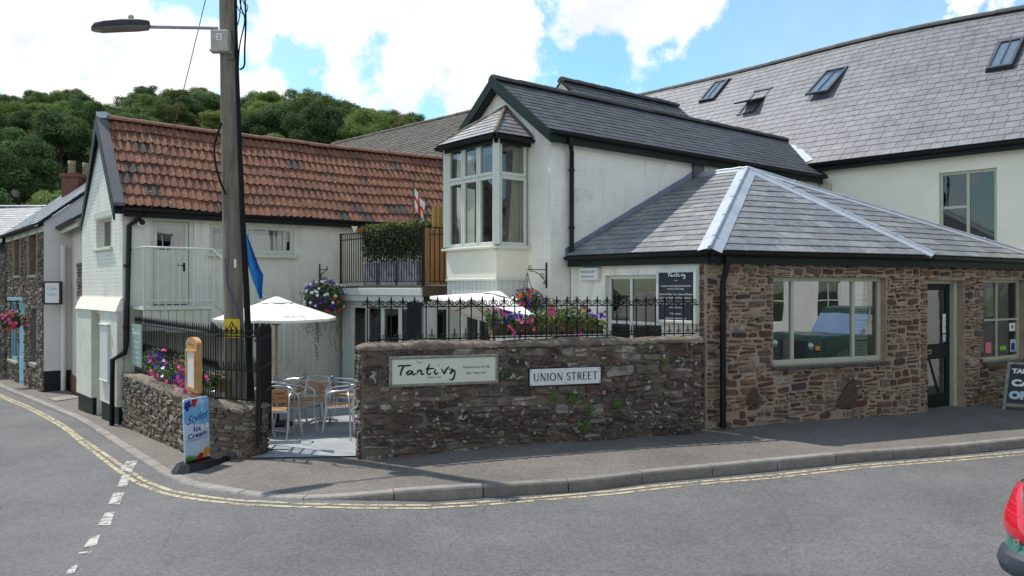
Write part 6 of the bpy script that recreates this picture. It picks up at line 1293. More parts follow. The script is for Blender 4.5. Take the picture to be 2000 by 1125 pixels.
mb.build('beading', 'oak', mbk); mb = MB(); tantivy(mb, lambda x, y: LW.p(uc - .13 + (x - 118) / 500 * .26, zb_ - .05 + (y + 330) / 155 * .07, dM + .0725), 0, 16); mb.build('lettering', 'ink', mbk)
r = LW.rect(256, 276, 632, 712, -.1); tb = thing('notice_board', 'grey green painted notice board at the far end of the side street railing', 'notice board', LW.p(r[0], r[2], -.1)); mb = MB(); mb.fbox(LW, r[0], r[1], r[2], r[3], -.12, -.1); mb.build('panel', 'teal', tb)
mb = MB(); W_ = r[1] - r[0]; tantivy(mb, lambda x, y: LW.p(r[0] + W_ * (.12 + (x - 118) / 500 * .76), r[3] - .14 + (y + 340) / 155 * .14, -.096), 0, 22)
for k, s_ in enumerate(('Traditional', 'Shop and Café', 'Fresh coffee', 'and cakes', 'Open daily')): text(mb, s_, LW, (r[0] + r[1]) / 2, r[3] - .32 - k * .09, .06, -.096, width=W_ * (.6 - .08 * (k % 2)))
mb.build('lettering', 'chalk', tb)
# ice cream swing sign on the pavement
IF = Fr((-3.96, 9.62), (-3.80, 9.99)); ic = thing('ice_cream_sign', 'blue ice cream advertising panel on a black plastic base on the pavement', 'pavement sign', IF.p(IF.len / 2, gz(-3.88)))
zb_ = -.13; zt_ = .645; L_ = IF.len; ln = .05
IP = lambda a, b, d=0: IF.p(-ln * (b) * .6 + a * L_, zb_ + b * (zt_ - zb_), d)
P_ = [IP(0.02, 0), IP(.98, 0), IP(1, .02), IP(1, .97), IP(.96, 1), IP(.04, 1), IP(0, .97), IP(0, .02)]
mb = MB(); mb.slab(P_, IF.n * -.02); mb.build('panel', 'palepost', ic)
mb = MB(); mb.poly([IP(0.0, .62, .002), IP(1, .55, .002), IP(1, .97, .002), IP(.96, 1, .002), IP(.04, 1, .002), IP(0, .97, .002)]); mb.build('sky_print', 'skyblue', ic)
mb = MB(); IT = lambda cx, cy, w_, sh=0: (lambda x, y: IP(cx + x * w_, cy + y * w_ * L_ / (zt_ - zb_) + x * w_ * .0 + sh * x * w_, .004))
def itext(s, cx, cy, wd, sz, sh=0, bold=0, slant=0):
    c = bpy.data.curves.new('t', 'FONT'); c.body = s; c.size = 1; c.align_x = 'CENTER'; c.shear = slant; c.offset = bold; c.resolution_u = 3; o = bpy.data.objects.new('t', c); me = bpy.data.meshes.new_from_object(o); v = [q.co.copy() for q in me.vertices]; k = wd / (max(q.x for q in v) - min(q.x for q in v)); mb.add([IP(cx + q.x * k, cy + q.y * sz + sh * q.x * k, .004) for q in v], [tuple(p.vertices) for p in me.polygons]); bpy.data.objects.remove(o); bpy.data.curves.remove(c); bpy.data.meshes.remove(me)
itext('Styles', .5, .63, .84, .19, .10, .0, .4); itext('Ice', .52, .475, .32, .12, .03, .018); itext('Cream', .5, .375, .74, .12, .04, .018); itext('Homemade on the farm', .5, .335, .8, .032, .03, 0); mb.build('lettering', 'navytext', ic)
rng = random.Random(14); mb = MB()
for k in range(170): a = rng.uniform(.02, .62); h = rng.uniform(.04, .13) * (1.1 - a * .5); x = rng.uniform(-.04, .04); mb.poly([IP(a - .015, .005, .004), IP(a + .015, .005, .004), IP(min(.98, max(.02, a + x)), h, .004)])
mb.build('grass_print', 'green', ic); mb = MB()
def disc(cx, cy, rr_, m_, n=14, d=.006): mb.poly([IP(cx + rr_ * math.cos(6.283 * k / n), cy + rr_ * .5 * math.sin(6.283 * k / n), d) for k in range(n)], m_)
disc(.86, .12, .13, 0); disc(.62, .07, .1, 1); disc(.76, .05, .08, 0, d=.007); disc(.48, .05, .06, 1)
for cx, cy in ((.1, .93), (.2, .95), (.07, .88), (.17, .89), (.13, .84), (.22, .90)): disc(cx, cy, .06, 3)
for cx, cy in ((.36, .96), (.42, .93), (.33, .91), (.4, .89), (.47, .96)): disc(cx, cy, .06, 1, d=.007)
disc(.7, .52, .075, 2); mb.poly([IP(.84, .49, .006), IP(.95, .5, .006), IP(.95, .58, .006), IP(.84, .57, .006)], 2); mb.build('fruit_print', ['orange', 'red', 'chalk', 'navytext'], ic)
mb = MB(); c = IF.p(L_ / 2, 0); ax_ = IF.t; bx_ = IF.n; g0 = gz(c.x)
ol = [(.30, .03), (.42, .10), (.43, .2), (.2, .24), (-.1, .24), (-.3, .16), (-.34, .0), (-.3, -.14), (-.1, -.2), (.2, -.2), (.36, -.14), (.36, -.04)]
lo = [c + (IF.t * a + IF.n * b) * 1.0 + Vector((0, 0, g0 - .01)) for a, b in ol]; hi = [c + (IF.t * a * .8 + IF.n * b * .7) + Vector((0, 0, g0 + .09)) for a, b in ol]; n = len(ol); mb.add(lo + hi, [tuple(range(n, 2 * n))] + [(i, (i + 1) % n, n + (i + 1) % n, n + i) for i in range(n)], 0); mb.fbox(IF, .02, L_ - .02, g0 + .08, zb_ + .02, -.035, .015); mb.build('base', 'black', ic)
# chalkboard A-frame outside the shop
u0, z0 = S3.at(1962, 795, .55); AF = Fr((8.30, 13.45), (8.30 + .85, 13.45 - .52)); ab = thing('chalkboard_a_frame', 'wooden framed chalkboard leaning outside the shop window with white chalk writing', 'pavement sign', AF.p(.3, gz(9)))
g0 = gz(9) - .02; Hb = .84; lean = .22; AFp = lambda a, b, d=0: AF.p(a * .66 + .09 * b, g0 + b * Hb, -b * lean + d)
def abox(mb, a0, a1, b0, b1, d0, d1): mb.hexa([AFp(a0, b0, d1), AFp(a1, b0, d1), AFp(a1, b0, d0), AFp(a0, b0, d0), AFp(a0, b1, d1), AFp(a1, b1, d1), AFp(a1, b1, d0), AFp(a0, b1, d0)])
mb = MB(); abox(mb, 0, .07, 0, 1, -.03, .01); abox(mb, .93, 1, 0, 1, -.03, .01); abox(mb, .07, .93, .95, 1, -.03, .01); abox(mb, .07, .93, .12, .18, -.03, .01); mb.build('frame', 'signframe', ab); mb = MB(); abox(mb, .07, .93, .18, .95, -.02, -.005); mb.build('board', 'board', ab)
mb = MB(); sps = [AF.p(.0, g0, -.42), AF.p(.66, g0, -.42)]; 
for a in (0, .66): mb.hexa([AF.p(a, g0, -.42), AF.p(a + .04, g0, -.42), AF.p(a + .04, g0, -.46), AF.p(a, g0, -.46), AFp(a / .66, .97, -.03), AFp(a / .66 + .06, .97, -.03), AFp(a / .66 + .06, .97, -.05), AFp(a / .66, .97, -.05)])
mb.build('rear_leg', 'signframe', ab)
def atext(mb, s, cx, cy, wd, sz, bold=.06):
    c = bpy.data.curves.new('t', 'FONT'); c.body = s; c.size = 1; c.offset = bold; o = bpy.data.objects.new('t', c); me = bpy.data.meshes.new_from_object(o); v = [q.co.copy() for q in me.vertices]; k = wd / (max(q.x for q in v) - min(q.x for q in v)); mb.add([AFp(cx + q.x * k, cy + q.y * sz, .0) for q in v], [tuple(p.vertices) for p in me.polygons]); bpy.data.objects.remove(o); bpy.data.curves.remove(c); bpy.data.meshes.remove(me)
mb = MB(); atext(mb, 'TANTIVY', .12, .78, .76, .12); atext(mb, 'CAFE', .14, .53, .7, .17); mb.build('chalk_lettering', 'chalk', ab); mb = MB(); atext(mb, 'OPEN', .12, .28, .76, .19, .08); mb.build('chalk_lettering', 'chalkblue', ab)

# ------------------------------------------------------------------ utility pole, lamp, wires
px_, py_ = -3.73, 10.72; lean = lambda z: Vector((px_ - .022 * (z - .3), py_, z))
pole = thing('utility_pole', 'tall weathered wooden utility pole behind the patio corner railing', 'utility pole', (px_, py_, -.3)); mb = MB(); rng = random.Random(6); P_ = [lean(z) for z in [-.5 + .5 * k for k in range(17)]]; mb.tube(P_, [.145 - .0035 * k for k in range(17)], 18); mb.build('shaft', 'pole', pole)
mb = MB(); q = lambda px, py, D: Vector(((px - 1000) / FP * D, D, H + (562.5 - py) / FP * D))
mb.tube([q(458, -120, 10.62), q(461, 60, 10.62), q(465, 200, 10.6), q(470, 330, 10.6), q(475, 450, 10.58), q(481, 560, 10.58), q(486, 690, 10.56), q(491, 790, 10.55), q(493, 850, 10.55)], [.02, .022, .03, .034, .038, .042, .046, .05, .05], 8); mb.build('cable_guard', 'cable', pole)
for pts, rr_, mt_ in (([(436, -60), (418, 20), (433, 240), (419, 285), (424, 335), (441, 380)][2:], .014, 'cable'), ([(462, -50), (470, 10), (478, 40), (468, 90), (465, 140)], .009, 'cable'), ([(474, -60), (480, 30), (478, 95), (477, 128), (468, 136)], .012, 'cable'), ([(470, -20), (476, 6), (484, 12), (478, 28), (467, 20), (462, 8)], .006, 'cable'), ([(452, 60), (458, 105), (454, 118), (446, 116)], .005, 'cable'), ([(440, 505), (447, 560), (463, 600), (472, 640)], .006, 'bluewire'), ([(476, -60), (468, 30), (462, 60), (466, 110)], .007, 'cable')):
    mb = MB(); mb.tube([q(a.x, a.y, 10.55) for a in catmull(pts, 6)], rr_, 6); mb.build('cable', mt_, pole)
SF = Fr((px_ - .13, py_ - .145), (px_ + .13, py_ - .145)); z0, z1 = SF.z(660, .1), SF.z(623, .1); mb = MB(); mb.fbox(SF, .02, .235, z0, z1, -.01, .003); ys_ = mb.build('warning_plate', 'yellow', pole)
mb = MB(); c = .1275; h = z1 - z0; tri = [(c - .09, z0 + h * .22), (c + .09, z0 + h * .22), (c, z0 + h * .92)]; tri2 = [(c - .068, z0 + h * .27), (c + .068, z0 + h * .27), (c, z0 + h * .82)]
for i in range(3): j = (i + 1) % 3; mb.poly([SF.p(*tri[i], .005), SF.p(*tri[j], .005), SF.p(*tri2[j], .005), SF.p(*tri2[i], .005)])
for pts in ([(c - .04, z0 + h * .34), (c + .035, z0 + h * .4), (c - .01, z0 + h * .5)], [(c + .005, z0 + h * .74), (c + .014, z0 + h * .6), (c - .012, z0 + h * .58), (c + .0, z0 + h * .44)]): stroke(mb, pts, .012, lambda x, y: SF.p(x, y, .005), 0, False, .9, False)
text(mb, 'Danger of death', SF, c, z0 + h * .08, .03, .005, width=.17); mb.build('danger_symbol', 'ink', ys_)
mb = MB(); mb.bbox_(SF, .16, .19, 2.27, 2.38, -.0, .02, .004); mb.build('small_plate', 'chalk', pole)
lamp = thing('street_lamp', 'grey street lamp head on a horizontal arm fixed to the wooden pole', 'street lamp', lean(5.4)); a = lean(5.47) + Vector((-.08, -.12, 0)); hc = Vector(((293 - 1000) / FP * 10.25, 10.25, H + 510 / FP * 10.25)); he = Vector(((178 - 1000) / FP * 9.95, 9.95, H + 505 / FP * 9.95)); mb = MB(); mb.tube([a, hc + (a - hc) * .05, hc], .022, 10); mb.build('arm', 'grey', lamp)
d = (he - hc); L_ = d.length; dx = d.normalized(); sy = Vector((-dx.y, dx.x, 0)).normalized(); up = Vector((0, 0, 1)); secs = [(0, .05, .05, .03), (.03, .075, .07, .055), (.2, .10, .09, .06), (.5, .125, .10, .05), (.8, .12, .095, .05), (.95, .085, .07, .03), (1, .04, .03, .015)]
mb = MB(); K = 12; vs = []
for t_, w_, hu, hl_ in secs:
    for k in range(K + 1): an = math.pi * k / K; vs.append(hc + d * t_ + sy * (w_ * math.copysign(abs(math.cos(an)) ** .7, math.cos(an))) + up * (hu * 1.1 * math.sin(an) ** .6))
n = K + 1; mb.add(vs, [(i * n + k, i * n + k + 1, (i + 1) * n + k + 1, (i + 1) * n + k) for i in range(len(secs) - 1) for k in range(K)], 0, True); mb.add(vs[:n], [tuple(range(n))]); mb.build('housing', 'lampdark', lamp)
mb = MB(); vs = []
for t_, w_, hu, hl_ in secs:
    for k in range(K + 1): an = math.pi * k / K; vs.append(hc + d * t_ + sy * (w_ * .97 * math.cos(an)) - up * (hl_ * .75 * math.sin(an) ** .6))
mb.add(vs, [(i * n + k, (i + 1) * n + k, (i + 1) * n + k + 1, i * n + k + 1) for i in range(len(secs) - 1) for k in range(K)], 0, True); mb.build('lens', 'lens', lamp)
mb = MB(); mb.lathe([(.035, 0), (.035, .05), (.03, .075), (0, .08)], hc + d * .33 + up * .085, 12); mb.build('photocell', 'boxgrey', lamp)
BF2 = Fr((px_ - .27, py_ - .17), (px_ - .02, py_ - .17)); zc0, zc1 = BF2.z(98, .1), BF2.z(59, .1); mb = MB(); mb.bbox_(BF2, 0, .23, zc0, zc1, -.1, .03, .01); mb.bbox_(BF2, -.01, .24, zc0 - .02, zc0 + .01, -.1, .035, .004); bx_ = mb.build('control_box', 'boxgrey', lamp)
mb = MB(); mb.fbox(BF2, .08, .15, zc1 - .14, zc1 - .05, .03, .032); mb.build('number_plate', 'chalk', bx_); mb = MB(); text(mb, '2', BF2, .115, zc1 - .125, .085, .034); mb.build('lettering', 'ink', bx_)
wr = thing('overhead_wire', 'thin black wire from the pole top down to the tiled house gutter', 'wire', A.p(.45, 3.3, .2)); mb = MB(); a, b = lean(6.62) + Vector((-.1, 0, 0)), A.p(A.u(289), 3.38, .2); mb.tube([a.lerp(b, k / 12) - Vector((0, 0, .12 * math.sin(math.pi * k / 12))) for k in range(13)], .0065, 5); mb.build('strand', 'brickred', wr)
bf = thing('furled_blue_flag', 'furled bright blue cloth flag hanging beside the wooden pole', 'flag', q(490, 520, 11.1)); mb = MB(); vs = []; n1, n2 = 16, 16
for j in range(n1 + 1):
    b = j / n1
    for i in range(n2 + 1):
        a = i / n2; y = 455 + b * 128 + (1 - a) * 0; xl = 477 + 31 * b ** 2.3; xr_ = 481 + 36 * min(1, b * 1.5) * (1 - .0 * b); 
        if b > .62: xr_ = 517 - (b - .62) * 6
        px = xl + (xr_ - xl) * a; vs.append(q(px, y + (a - .5) * 6 * (1 - b), 11.1) + Vector((0, .05 * math.sin(a * 9 + b * 2) - .03 * b, 0)))
mb.add(vs, [(j * (n2 + 1) + i, j * (n2 + 1) + i + 1, (j + 1) * (n2 + 1) + i + 1, (j + 1) * (n2 + 1) + i) for j in range(n1) for i in range(n2)], 0, True); mb.build('cloth', 'cloth_blue', bf)
mb = MB(); mb.tube([q(474, 440, 11.08), q(479, 458, 11.1), q(508, 584, 11.1)], .008, 6); mb.build('flagstaff', 'cable', bf)
sc_c = thing('security_camera', 'small white dome security camera under the eaves of the tiled house', 'security camera', A.p(.35, 3.15)); u, z = A.at(277, 434, .1); mb = MB(); c = A.p(u, z, .1); AT = Matrix(((A.t.x, 0, A.n.x), (A.t.y, 0, A.n.y), (0, 1, 0))); mb.lathe([(.085, -.1), (.085, -.02), (.07, .02), (.055, .03)], c, 16, T=AT); mb.build('housing', 'chalk', sc_c); mb = MB(); mb.lathe([(.055, .025), (.05, .045), (.03, .06), (0, .066)], c, 14, T=AT); mb.build('dome', 'gutter', sc_c)

# ------------------------------------------------------------------ patio furniture
def make_chair():
    t = thing('cafe_chair', 'x', 'chair', (0, 0, 0)); al = []
    for s in (-1, 1):
        mb = MB(); mb.tube([(s * .235, -.25, 0), (s * .245, -.21, .3), (s * .25, -.19, .5)], .0125, 7); mb.build('leg', 'alu', t)
        mb = MB(); mb.tube([(s * .2, .27, 0), (s * .205, .2, .3), (s * .205, .18, .46)], .0125, 7); mb.build('leg', 'alu', t)
    mb = MB()
    for s in (-1, 1):
        mb.tube([Vector(p) for p in [(s * .25, -.19, .48), (s * .262, -.2, .6), (s * .27, -.16, .665), (s * .28, -.05, .69), (s * .275, .1, .70), (s * .25, .2, .715), (s * .2, .255, .73), (s * .1, .285, .74), (0, .295, .745)]], .0135, 7)
        mb.tube([(s * .205, .18, .45), (s * .2, .225, .6), (s * .18, .27, .76), (s * .15, .282, .79), (0, .288, .80)], .012, 7)
    mb.tube([(-.24, -.2, .435), (.24, -.2, .435)], .012, 7); mb.tube([(-.2, .18, .44), (.2, .18, .44)], .012, 7)
    for s in (-1, 1): mb.tube([(s * .24, -.2, .437), (s * .2, .18, .442)], .012, 7)
    mb.build('frame', 'alu', t)
    mb = MB()
    for k in range(8): y = -.2 + k * .05; mb.box(-.22 + .004 * k, .22 - .004 * k, y, y + .036, .447, .459)
    mb.build('seat', 'slat', t); mb = MB()
    for z in (.515, .585, .655): mb.box(-.185, .185, .205 + (z - .5) * .3, .22 + (z - .5) * .3, z, z + .045)
    mb.build('backrest', 'slat', t); return t
ch0 = make_chair(); used = [0]
for x, y, a, lab in ((-3.42, 11.3, 8, 'aluminium chair with slatted wooden back seen from behind, nearest the open gate'), (-3.3, 12.05, 78, 'aluminium chair turned left to the near table with the menu card on it'), (-3.18, 12.72, -4, 'aluminium chair with its back to the street, pulled up to the round middle table'), (-2.62, 12.05, -80, 'aluminium chair facing right towards the square table by the stone wall'), (-2.78, 13.35, 95, 'aluminium chair at the far right side of the round middle table'), (-3.78, 13.35, -92, 'aluminium chair at the far left side of the round middle table'), (-2.1, 11.55, 10, 'aluminium chair half hidden by the end of the tall stone wall'), (-4.45, 12.1, -70, 'aluminium chair seen through the corner railing beside the wooden pole')):
    o = ch0 if not used[0] else copy_tree(ch0); used[0] = 1; o.location = (x, y, pz(x, y)); o.rotation_euler = (0, 0, R(a)); o['label'] = lab; o['group'] = 'aluminium and wood chairs on the patio'
def table(x, y, lab, r=.31, round_=True):
    t = thing('bistro_table', lab, 'table', (x, y, pz(x, y)), group='bistro tables on the patio'); mb = MB()
    if round_: mb.lathe([(0, .72), (r - .01, .72), (r, .712), (r, .69), (r - .02, .685), (0, .685)], (0, 0, 0), 32)
    else: mb.box(-r, r, -r, r, .69, .72)
    mb.build('tabletop', 'alu', t, world=False); mb = MB(); mb.tube([(0, 0, .03), (0, 0, .69)], .028, 12); mb.build('pedestal', 'alu', t, world=False)
    for k in range(4): a = k * math.pi / 2 + .5; mb = MB(); mb.tube([(0, 0, .07), (math.cos(a) * .15, math.sin(a) * .15, .045), (math.cos(a) * .29, math.sin(a) * .29, .012)], [.026, .022, .016], 8); mb.build('foot', 'alu', t, world=False)
table(-3.62, 11.95, 'small table inside the gate carrying a menu card and dark cup'); table(-3.2, 13.3, 'round aluminium table in the middle of the patio'); table(-2.12, 12.15, 'square table partly hidden by the end of the tall stone wall', .3, False); table(-.3, 12.1, 'table under the tilted parasol behind the scroll railing')
tz = pz(0, 11.95) + .72
mc = thing('menu_card', 'cream menu card standing on the table inside the gate', 'menu card', (-3.65, 11.95, tz)); mb = MB(); mb.slab([(-3.74, 11.88, tz), (-3.56, 11.86, tz), (-3.56, 11.88, tz + .28), (-3.74, 11.9, tz + .28)], (0, .012, 0)); mb.build('card', 'curtain', mc)
cu_ = thing('dark_cup', 'small dark brown cup beside the menu card on the table', 'cup', (-3.5, 11.8, tz)); mb = MB(); mb.lathe([(0, 0), (.035, 0), (.045, .1), (.04, .1), (.032, .01), (0, .01)], (-3.56, 11.78, tz), 16); mb.build('cup', 'ink', cu_)
def parasol(x, y, zr_, lab, r=1.02, tilt=(0, 0), rot=0, txt=None, rise=.33):
    g0 = pz(x, y); t = thing('parasol', lab, 'parasol', (x, y, g0)); Rm = Matrix.Rotation(tilt[1], 3, 'Z') @ Matrix.Rotation(tilt[0], 3, 'X') @ Matrix.Rotation(-tilt[1], 3, 'Z'); c = Vector((x, y, zr_)); T = lambda v: c + Rm @ Vector(v)
    mb = MB(); mb.tube([(x, y, g0 + .05), (x, y, zr_ - .6), (x, y, zr_ + .02)], .022, 10); mb.tube([T((0, 0, 0)), T((0, 0, rise + .03))], .02, 8); mb.build('pole', 'oak', t); mb = MB(); mb.tube([(x, y, zr_ - 1.05), (x, y, zr_ - .93)], .025, 10); mb.build('joint_sleeve', 'alu', t)
    mb = MB(); mb.lathe([(0, 0), (.27, 0), (.27, .04), (.24, .06), (.05, .07), (.05, .2), (0, .2)], (x, y, g0), 24); mb.build('base', 'black', t)
    n = 6; mb = MB(); nr = 7
    prof = lambda f: rise * (1 - f) * (1 + .12 * f)
    def cp_(k, f, s): # point in panel k, radial f, across s
        a0, a1 = rot + k * 2 * math.pi / n, rot + (k + 1) * 2 * math.pi / n; p0 = Vector((math.cos(a0), math.sin(a0), 0)) * r * f; p1 = Vector((math.cos(a1), math.sin(a1), 0)) * r * f; p = p0.lerp(p1, s); sag = -.045 * f * (1 - f * .6) * math.sin(math.pi * s); p.z = prof(f) + sag; 
        if f > .99: p *= (1 - .025 * math.sin(math.pi * s)); p.z = prof(f) + sag
        return p
    for k in range(n):
        vs = [T(cp_(k, .12 + .88 * i / nr, j / 6)) for i in range(nr + 1) for j in range(7)]; fs = [(i * 7 + j, i * 7 + j + 1, (i + 1) * 7 + j + 1, (i + 1) * 7 + j) for i in range(nr) for j in range(6)]
        vs += [T(cp_(k, 1, j / 6) - Vector((0, 0, .04))) for j in range(7)]; b_ = nr * 7; fs += [(b_ + j, b_ + j + 1, b_ + 8 + j, b_ + 7 + j) for j in range(6)]; mb.add(vs, fs, 0, False)
    mb.build('canopy', 'canvas', t); mb = MB()
    for k in range(n):
        a0, a1 = rot + k * 2 * math.pi / n, rot + (k + 1) * 2 * math.pi / n; R1 = .27; am = (a0 + a1) / 2; mb.add([T((0, 0, rise + .03)), T((math.cos(a0) * R1, math.sin(a0) * R1, rise * .78)), T((math.cos(am) * R1 * .93, math.sin(am) * R1 * .93, rise * .76)), T((math.cos(a1) * R1, math.sin(a1) * R1, rise * .78))], [(0, 1, 2), (0, 2, 3)])
    mb.build('vent', 'canvas', t)
    for k in range(n): a0 = rot + k * 2 * math.pi / n; mb = MB(); mb.tube([T((math.cos(a0) * .05, math.sin(a0) * .05, rise - .04)), T((math.cos(a0) * r * .98, math.sin(a0) * r * .98, -.012))], .011, 5); mb.tube([T((math.cos(a0) * .03, math.sin(a0) * .03, -.12)), T((math.cos(a0) * r * .5, math.sin(a0) * r * .5, prof(.5) - .03))], .009, 5); mb.build('rib', 'oak', t)
    if txt:
        k, f0, f1, sgn, dz = txt; mb = MB()
        def TP(x_, y_):
            s = (.5 if sgn < 0 else .6) + sgn * (x_ - 360) / 500 * (.5 if sgn < 0 else .36); f = f0 + (f1 - f0) * (-(y_) - 280) / 155; s = max(.02, min(.98, s)); return T(cp_(k, f, s) + Vector((0, 0, dz)))
        tantivy(mb, TP, 0, 26 if txt[3] < 0 else 20); mb.build('lettering', 'boxgrey', t)
    return t
parasol(-3.86, 13.0, H - 62 / FP * 13.0 + .03, 'cream parasol on a wooden pole standing over the patio tables', 1.0, (R(0), 0), R(-30), txt=(5, .72, .9, 1, .012) if False else (5, .8, .91, 1, .014))
parasol(-.27, 12.0, H - 50 / FP * 12.0, 'cream parasol tilted towards the white gable behind the scroll railing', 1.0, (R(17), R(125)), R(10), txt=(3, .55, .85, -1, -.014))

# ------------------------------------------------------------------ flowers and trough
ut0, ut1 = Rw.u(960, -.32), Rw.u(1172, -.32); dt0, dt1 = -.46, -.22; rng = random.Random(17)
tr = thing('timber_trough', 'long weathered timber trough of mixed flowers behind the scroll railing', 'planter', Rw.p((ut0 + ut1) / 2, 1.35, -.35))
mb = MB(); mb.bbox_(Rw, ut0, ut1, 1.38, 1.57, dt0, dt1, .008); mb.build('box', 'trough', tr); mb = MB()
for k in range(4200):
    u = rng.uniform(ut0 - .06, ut1 + .04); hgt = .10 + .07 * math.sin(u * 5 + 1) + .05 * math.sin(u * 11); lean_ = 1
    z = 1.55 + abs(rng.gauss(0, .6)) * hgt * 1.3 if rng.random() < .8 else 1.56 - rng.random() * .12; d = rng.uniform(dt0, dt1 + .08); 
    typ = 2 if .45 < (u - ut0) / (ut1 - ut0) < .62 or (u - ut0) / (ut1 - ut0) > .8 else (0 if rng.random() < .6 else 1); leaf(mb, Rw.p(u, min(z, 1.86), d), Vector((rng.gauss(0, 1), rng.gauss(-.7, 1), rng.gauss(.7, 1))).normalized(), rng.uniform(.014, .03), rng, typ)
mb.build('foliage', ['leaf', 'leafdark', 'leafyel'], tr); mb = MB()
def cluster(cx, cy, m_, n, sp=.035, s=.03, F=Rw, d=-.2, dd=.08):
    u, z = F.at(cx, cy, d)
    for _ in range(n): bloom(mb, F.p(u + rng.gauss(0, sp), z + rng.gauss(0, sp * .8), d + rng.uniform(-dd, dd)), Vector((rng.gauss(0, .5), -1, rng.gauss(.3, .5))), s * rng.uniform(.7, 1.1), rng, m_)
for cx, cy, m_, n in ((966, 604, 0, 8), (984, 612, 0, 6), (997, 612, 1, 6), (1003, 618, 1, 5), (1017, 616, 1, 6), (986, 618, 1, 5), (974, 632, 1, 5), (990, 630, 1, 4), (996, 642, 0, 6), (1003, 645, 0, 6), (1018, 625, 0, 5), (1020, 645, 0, 4), (1014, 655, 0, 5), (1036, 626, 0, 4), (1030, 640, 0, 2), (984, 622, 2, 3), (1078, 607, 0, 12), (1080, 602, 0, 8), (1139, 604, 3, 5), (1153, 612, 1, 5), (1172, 616, 1, 7), (1160, 616, 1, 4), (1128, 650, 0, 4), (1127, 657, 0, 4), (1172, 630, 2, 2), (1040, 628, 0, 3), (1098, 637, 3, 2)): cluster(cx, cy, m_, n)
mb.build('blossoms', ['pk', 'pu', 'wh', 'rd'], tr)
tr2 = thing('railing_planter', 'pink and purple trailing flowers in a planter along the side street railing', 'planter', LW.p(2.5, .6, -.2)); ua, ub_ = LW.u(285, .0), LW.u(400, 0)
mb = MB(); mb.fbox(LW, ua, ub_, .62, .8, -.36, -.19); mb.build('box', 'trough', tr2); mb = MB()
for k in range(2600): u = rng.uniform(ua - .1, ub_); leaf(mb, LW.p(u, .66 + rng.random() * .42 * (.6 + .4 * math.sin(u * 4)), rng.uniform(-.3, .05)), Vector((rng.gauss(0, 1), rng.gauss(-.7, 1), rng.gauss(.7, 1))).normalized(), rng.uniform(.014, .032), rng, k % 2)
mb.build('foliage', ['leaf', 'leafdark'], tr2); mb = MB()
for cx, cy, m_, n in ((295, 696, 1, 6), (288, 707, 1, 6), (301, 703, 0, 7), (313, 697, 1, 6), (313, 716, 1, 6), (300, 728, 0, 6), (302, 735, 0, 5), (315, 731, 0, 4), (312, 712, 1, 4), (322, 727, 2, 3), (320, 706, 2, 3), (338, 702, 0, 3), (352, 714, 0, 9), (354, 723, 0, 6), (344, 731, 0, 5), (352, 736, 1, 6), (362, 737, 1, 6), (357, 749, 0, 6), (370, 753, 0, 6), (329, 750, 0, 5), (371, 767, 0, 5), (348, 740, 0, 3), (316, 683, 0, 2), (405, 735, 0, 4)): cluster(cx, cy, m_, max(2, n * 2 // 3), .055, .036, LW, .03, .06)
mb.build('blossoms', ['pk', 'pu', 'wh', 'rd'], tr2)

# ------------------------------------------------------------------ vehicles
def rrect(L_, W_, r, rear_r=None, n=14):
    """plan outline; x from 0 (rear) to L, y across; counter-clockwise from rear-left corner"""
    P = []
    for cx, cy, a0, rr_ in ((r, W_ / 2 - r, 90, r), (r, -W_ / 2 + r, 180, r), (L_ - r, -W_ / 2 + r, 270, r), (L_ - r, W_ / 2 - r, 0, r)):
        for k in range(n + 1): a = R(a0 + 90 * k / n); P.append((cx + rr_ * math.cos(a), cy + rr_ * math.sin(a)))
    return P
def car(name, label, loc, heading, paint, levels, glassz, L_=3.8, W_=1.64, lamps=True, boxy=False):
    t = thing(name, label, 'car', loc, heading); body = MB(); N_ = 32
    def ring(z, i0, i1, iw, r): # insets rear, front, sides
        P = rrect(L_ - i0 - i1, W_ - 2 * iw, r); return [Vector((x + i0, y, z)) for x, y in P]
    rings = [ring(*lv[:5]) for lv in levels]; mats_ = [lv[5] for lv in levels]
    groups = {}
    for i in range(len(rings) - 1):
        m_ = mats_[i]; mb = groups.setdefault(m_, MB()); n = len(rings[i])
        for k in range(n):
            k2 = (k + 1) % n; mm = m_
            mb.add([rings[i][k], rings[i][k2], rings[i + 1][k2], rings[i + 1][k]], [(0, 3, 2, 1)], 0, False)
    top = rings[-1]; groups.setdefault(mats_[-1], MB()).add(top, [tuple(range(len(top)))], 0)
    for m_, mb in groups.items():
        nm = {'carpaint': 'body', 'darkcar': 'body', 'bumper': 'bumper', 'glassdark': 'windows', 'under': 'underside'}.get(m_, 'trim'); o = mb.build(nm, m_, t, world=False)
        me = o.data; 
        for p in me.polygons: p.use_smooth = True
        md = o.modifiers.new('weld', 'WELD'); md.merge_threshold = .002; o.modifiers.new('edge', 'EDGE_SPLIT').split_angle = R(35)
    for x in (L_ * .18, L_ * .82):
        for s in (-1, 1):
            WT = Matrix(((1, 0, 0), (0, 0, s), (0, 1, 0))); mb = MB(); rw = .29 if not boxy else .38; mb.lathe([(rw * .62, -.02), (rw * .7, .0), (rw * .95, .0), (rw, -.04), (rw, -.17), (rw * .9, -.2)], (x, s * (W_ / 2 - .01), rw), 24, T=WT); o = mb.build('wheel', 'rubber', t, world=False); mb = MB(); mb.lathe([(0, .0), (rw * .2, .0), (rw * .6, -.03), (rw * .66, -.02)], (x, s * (W_ / 2 - .015), rw), 16, T=WT); mb.build('rim', 'alu', o, world=False)
    return t, ring
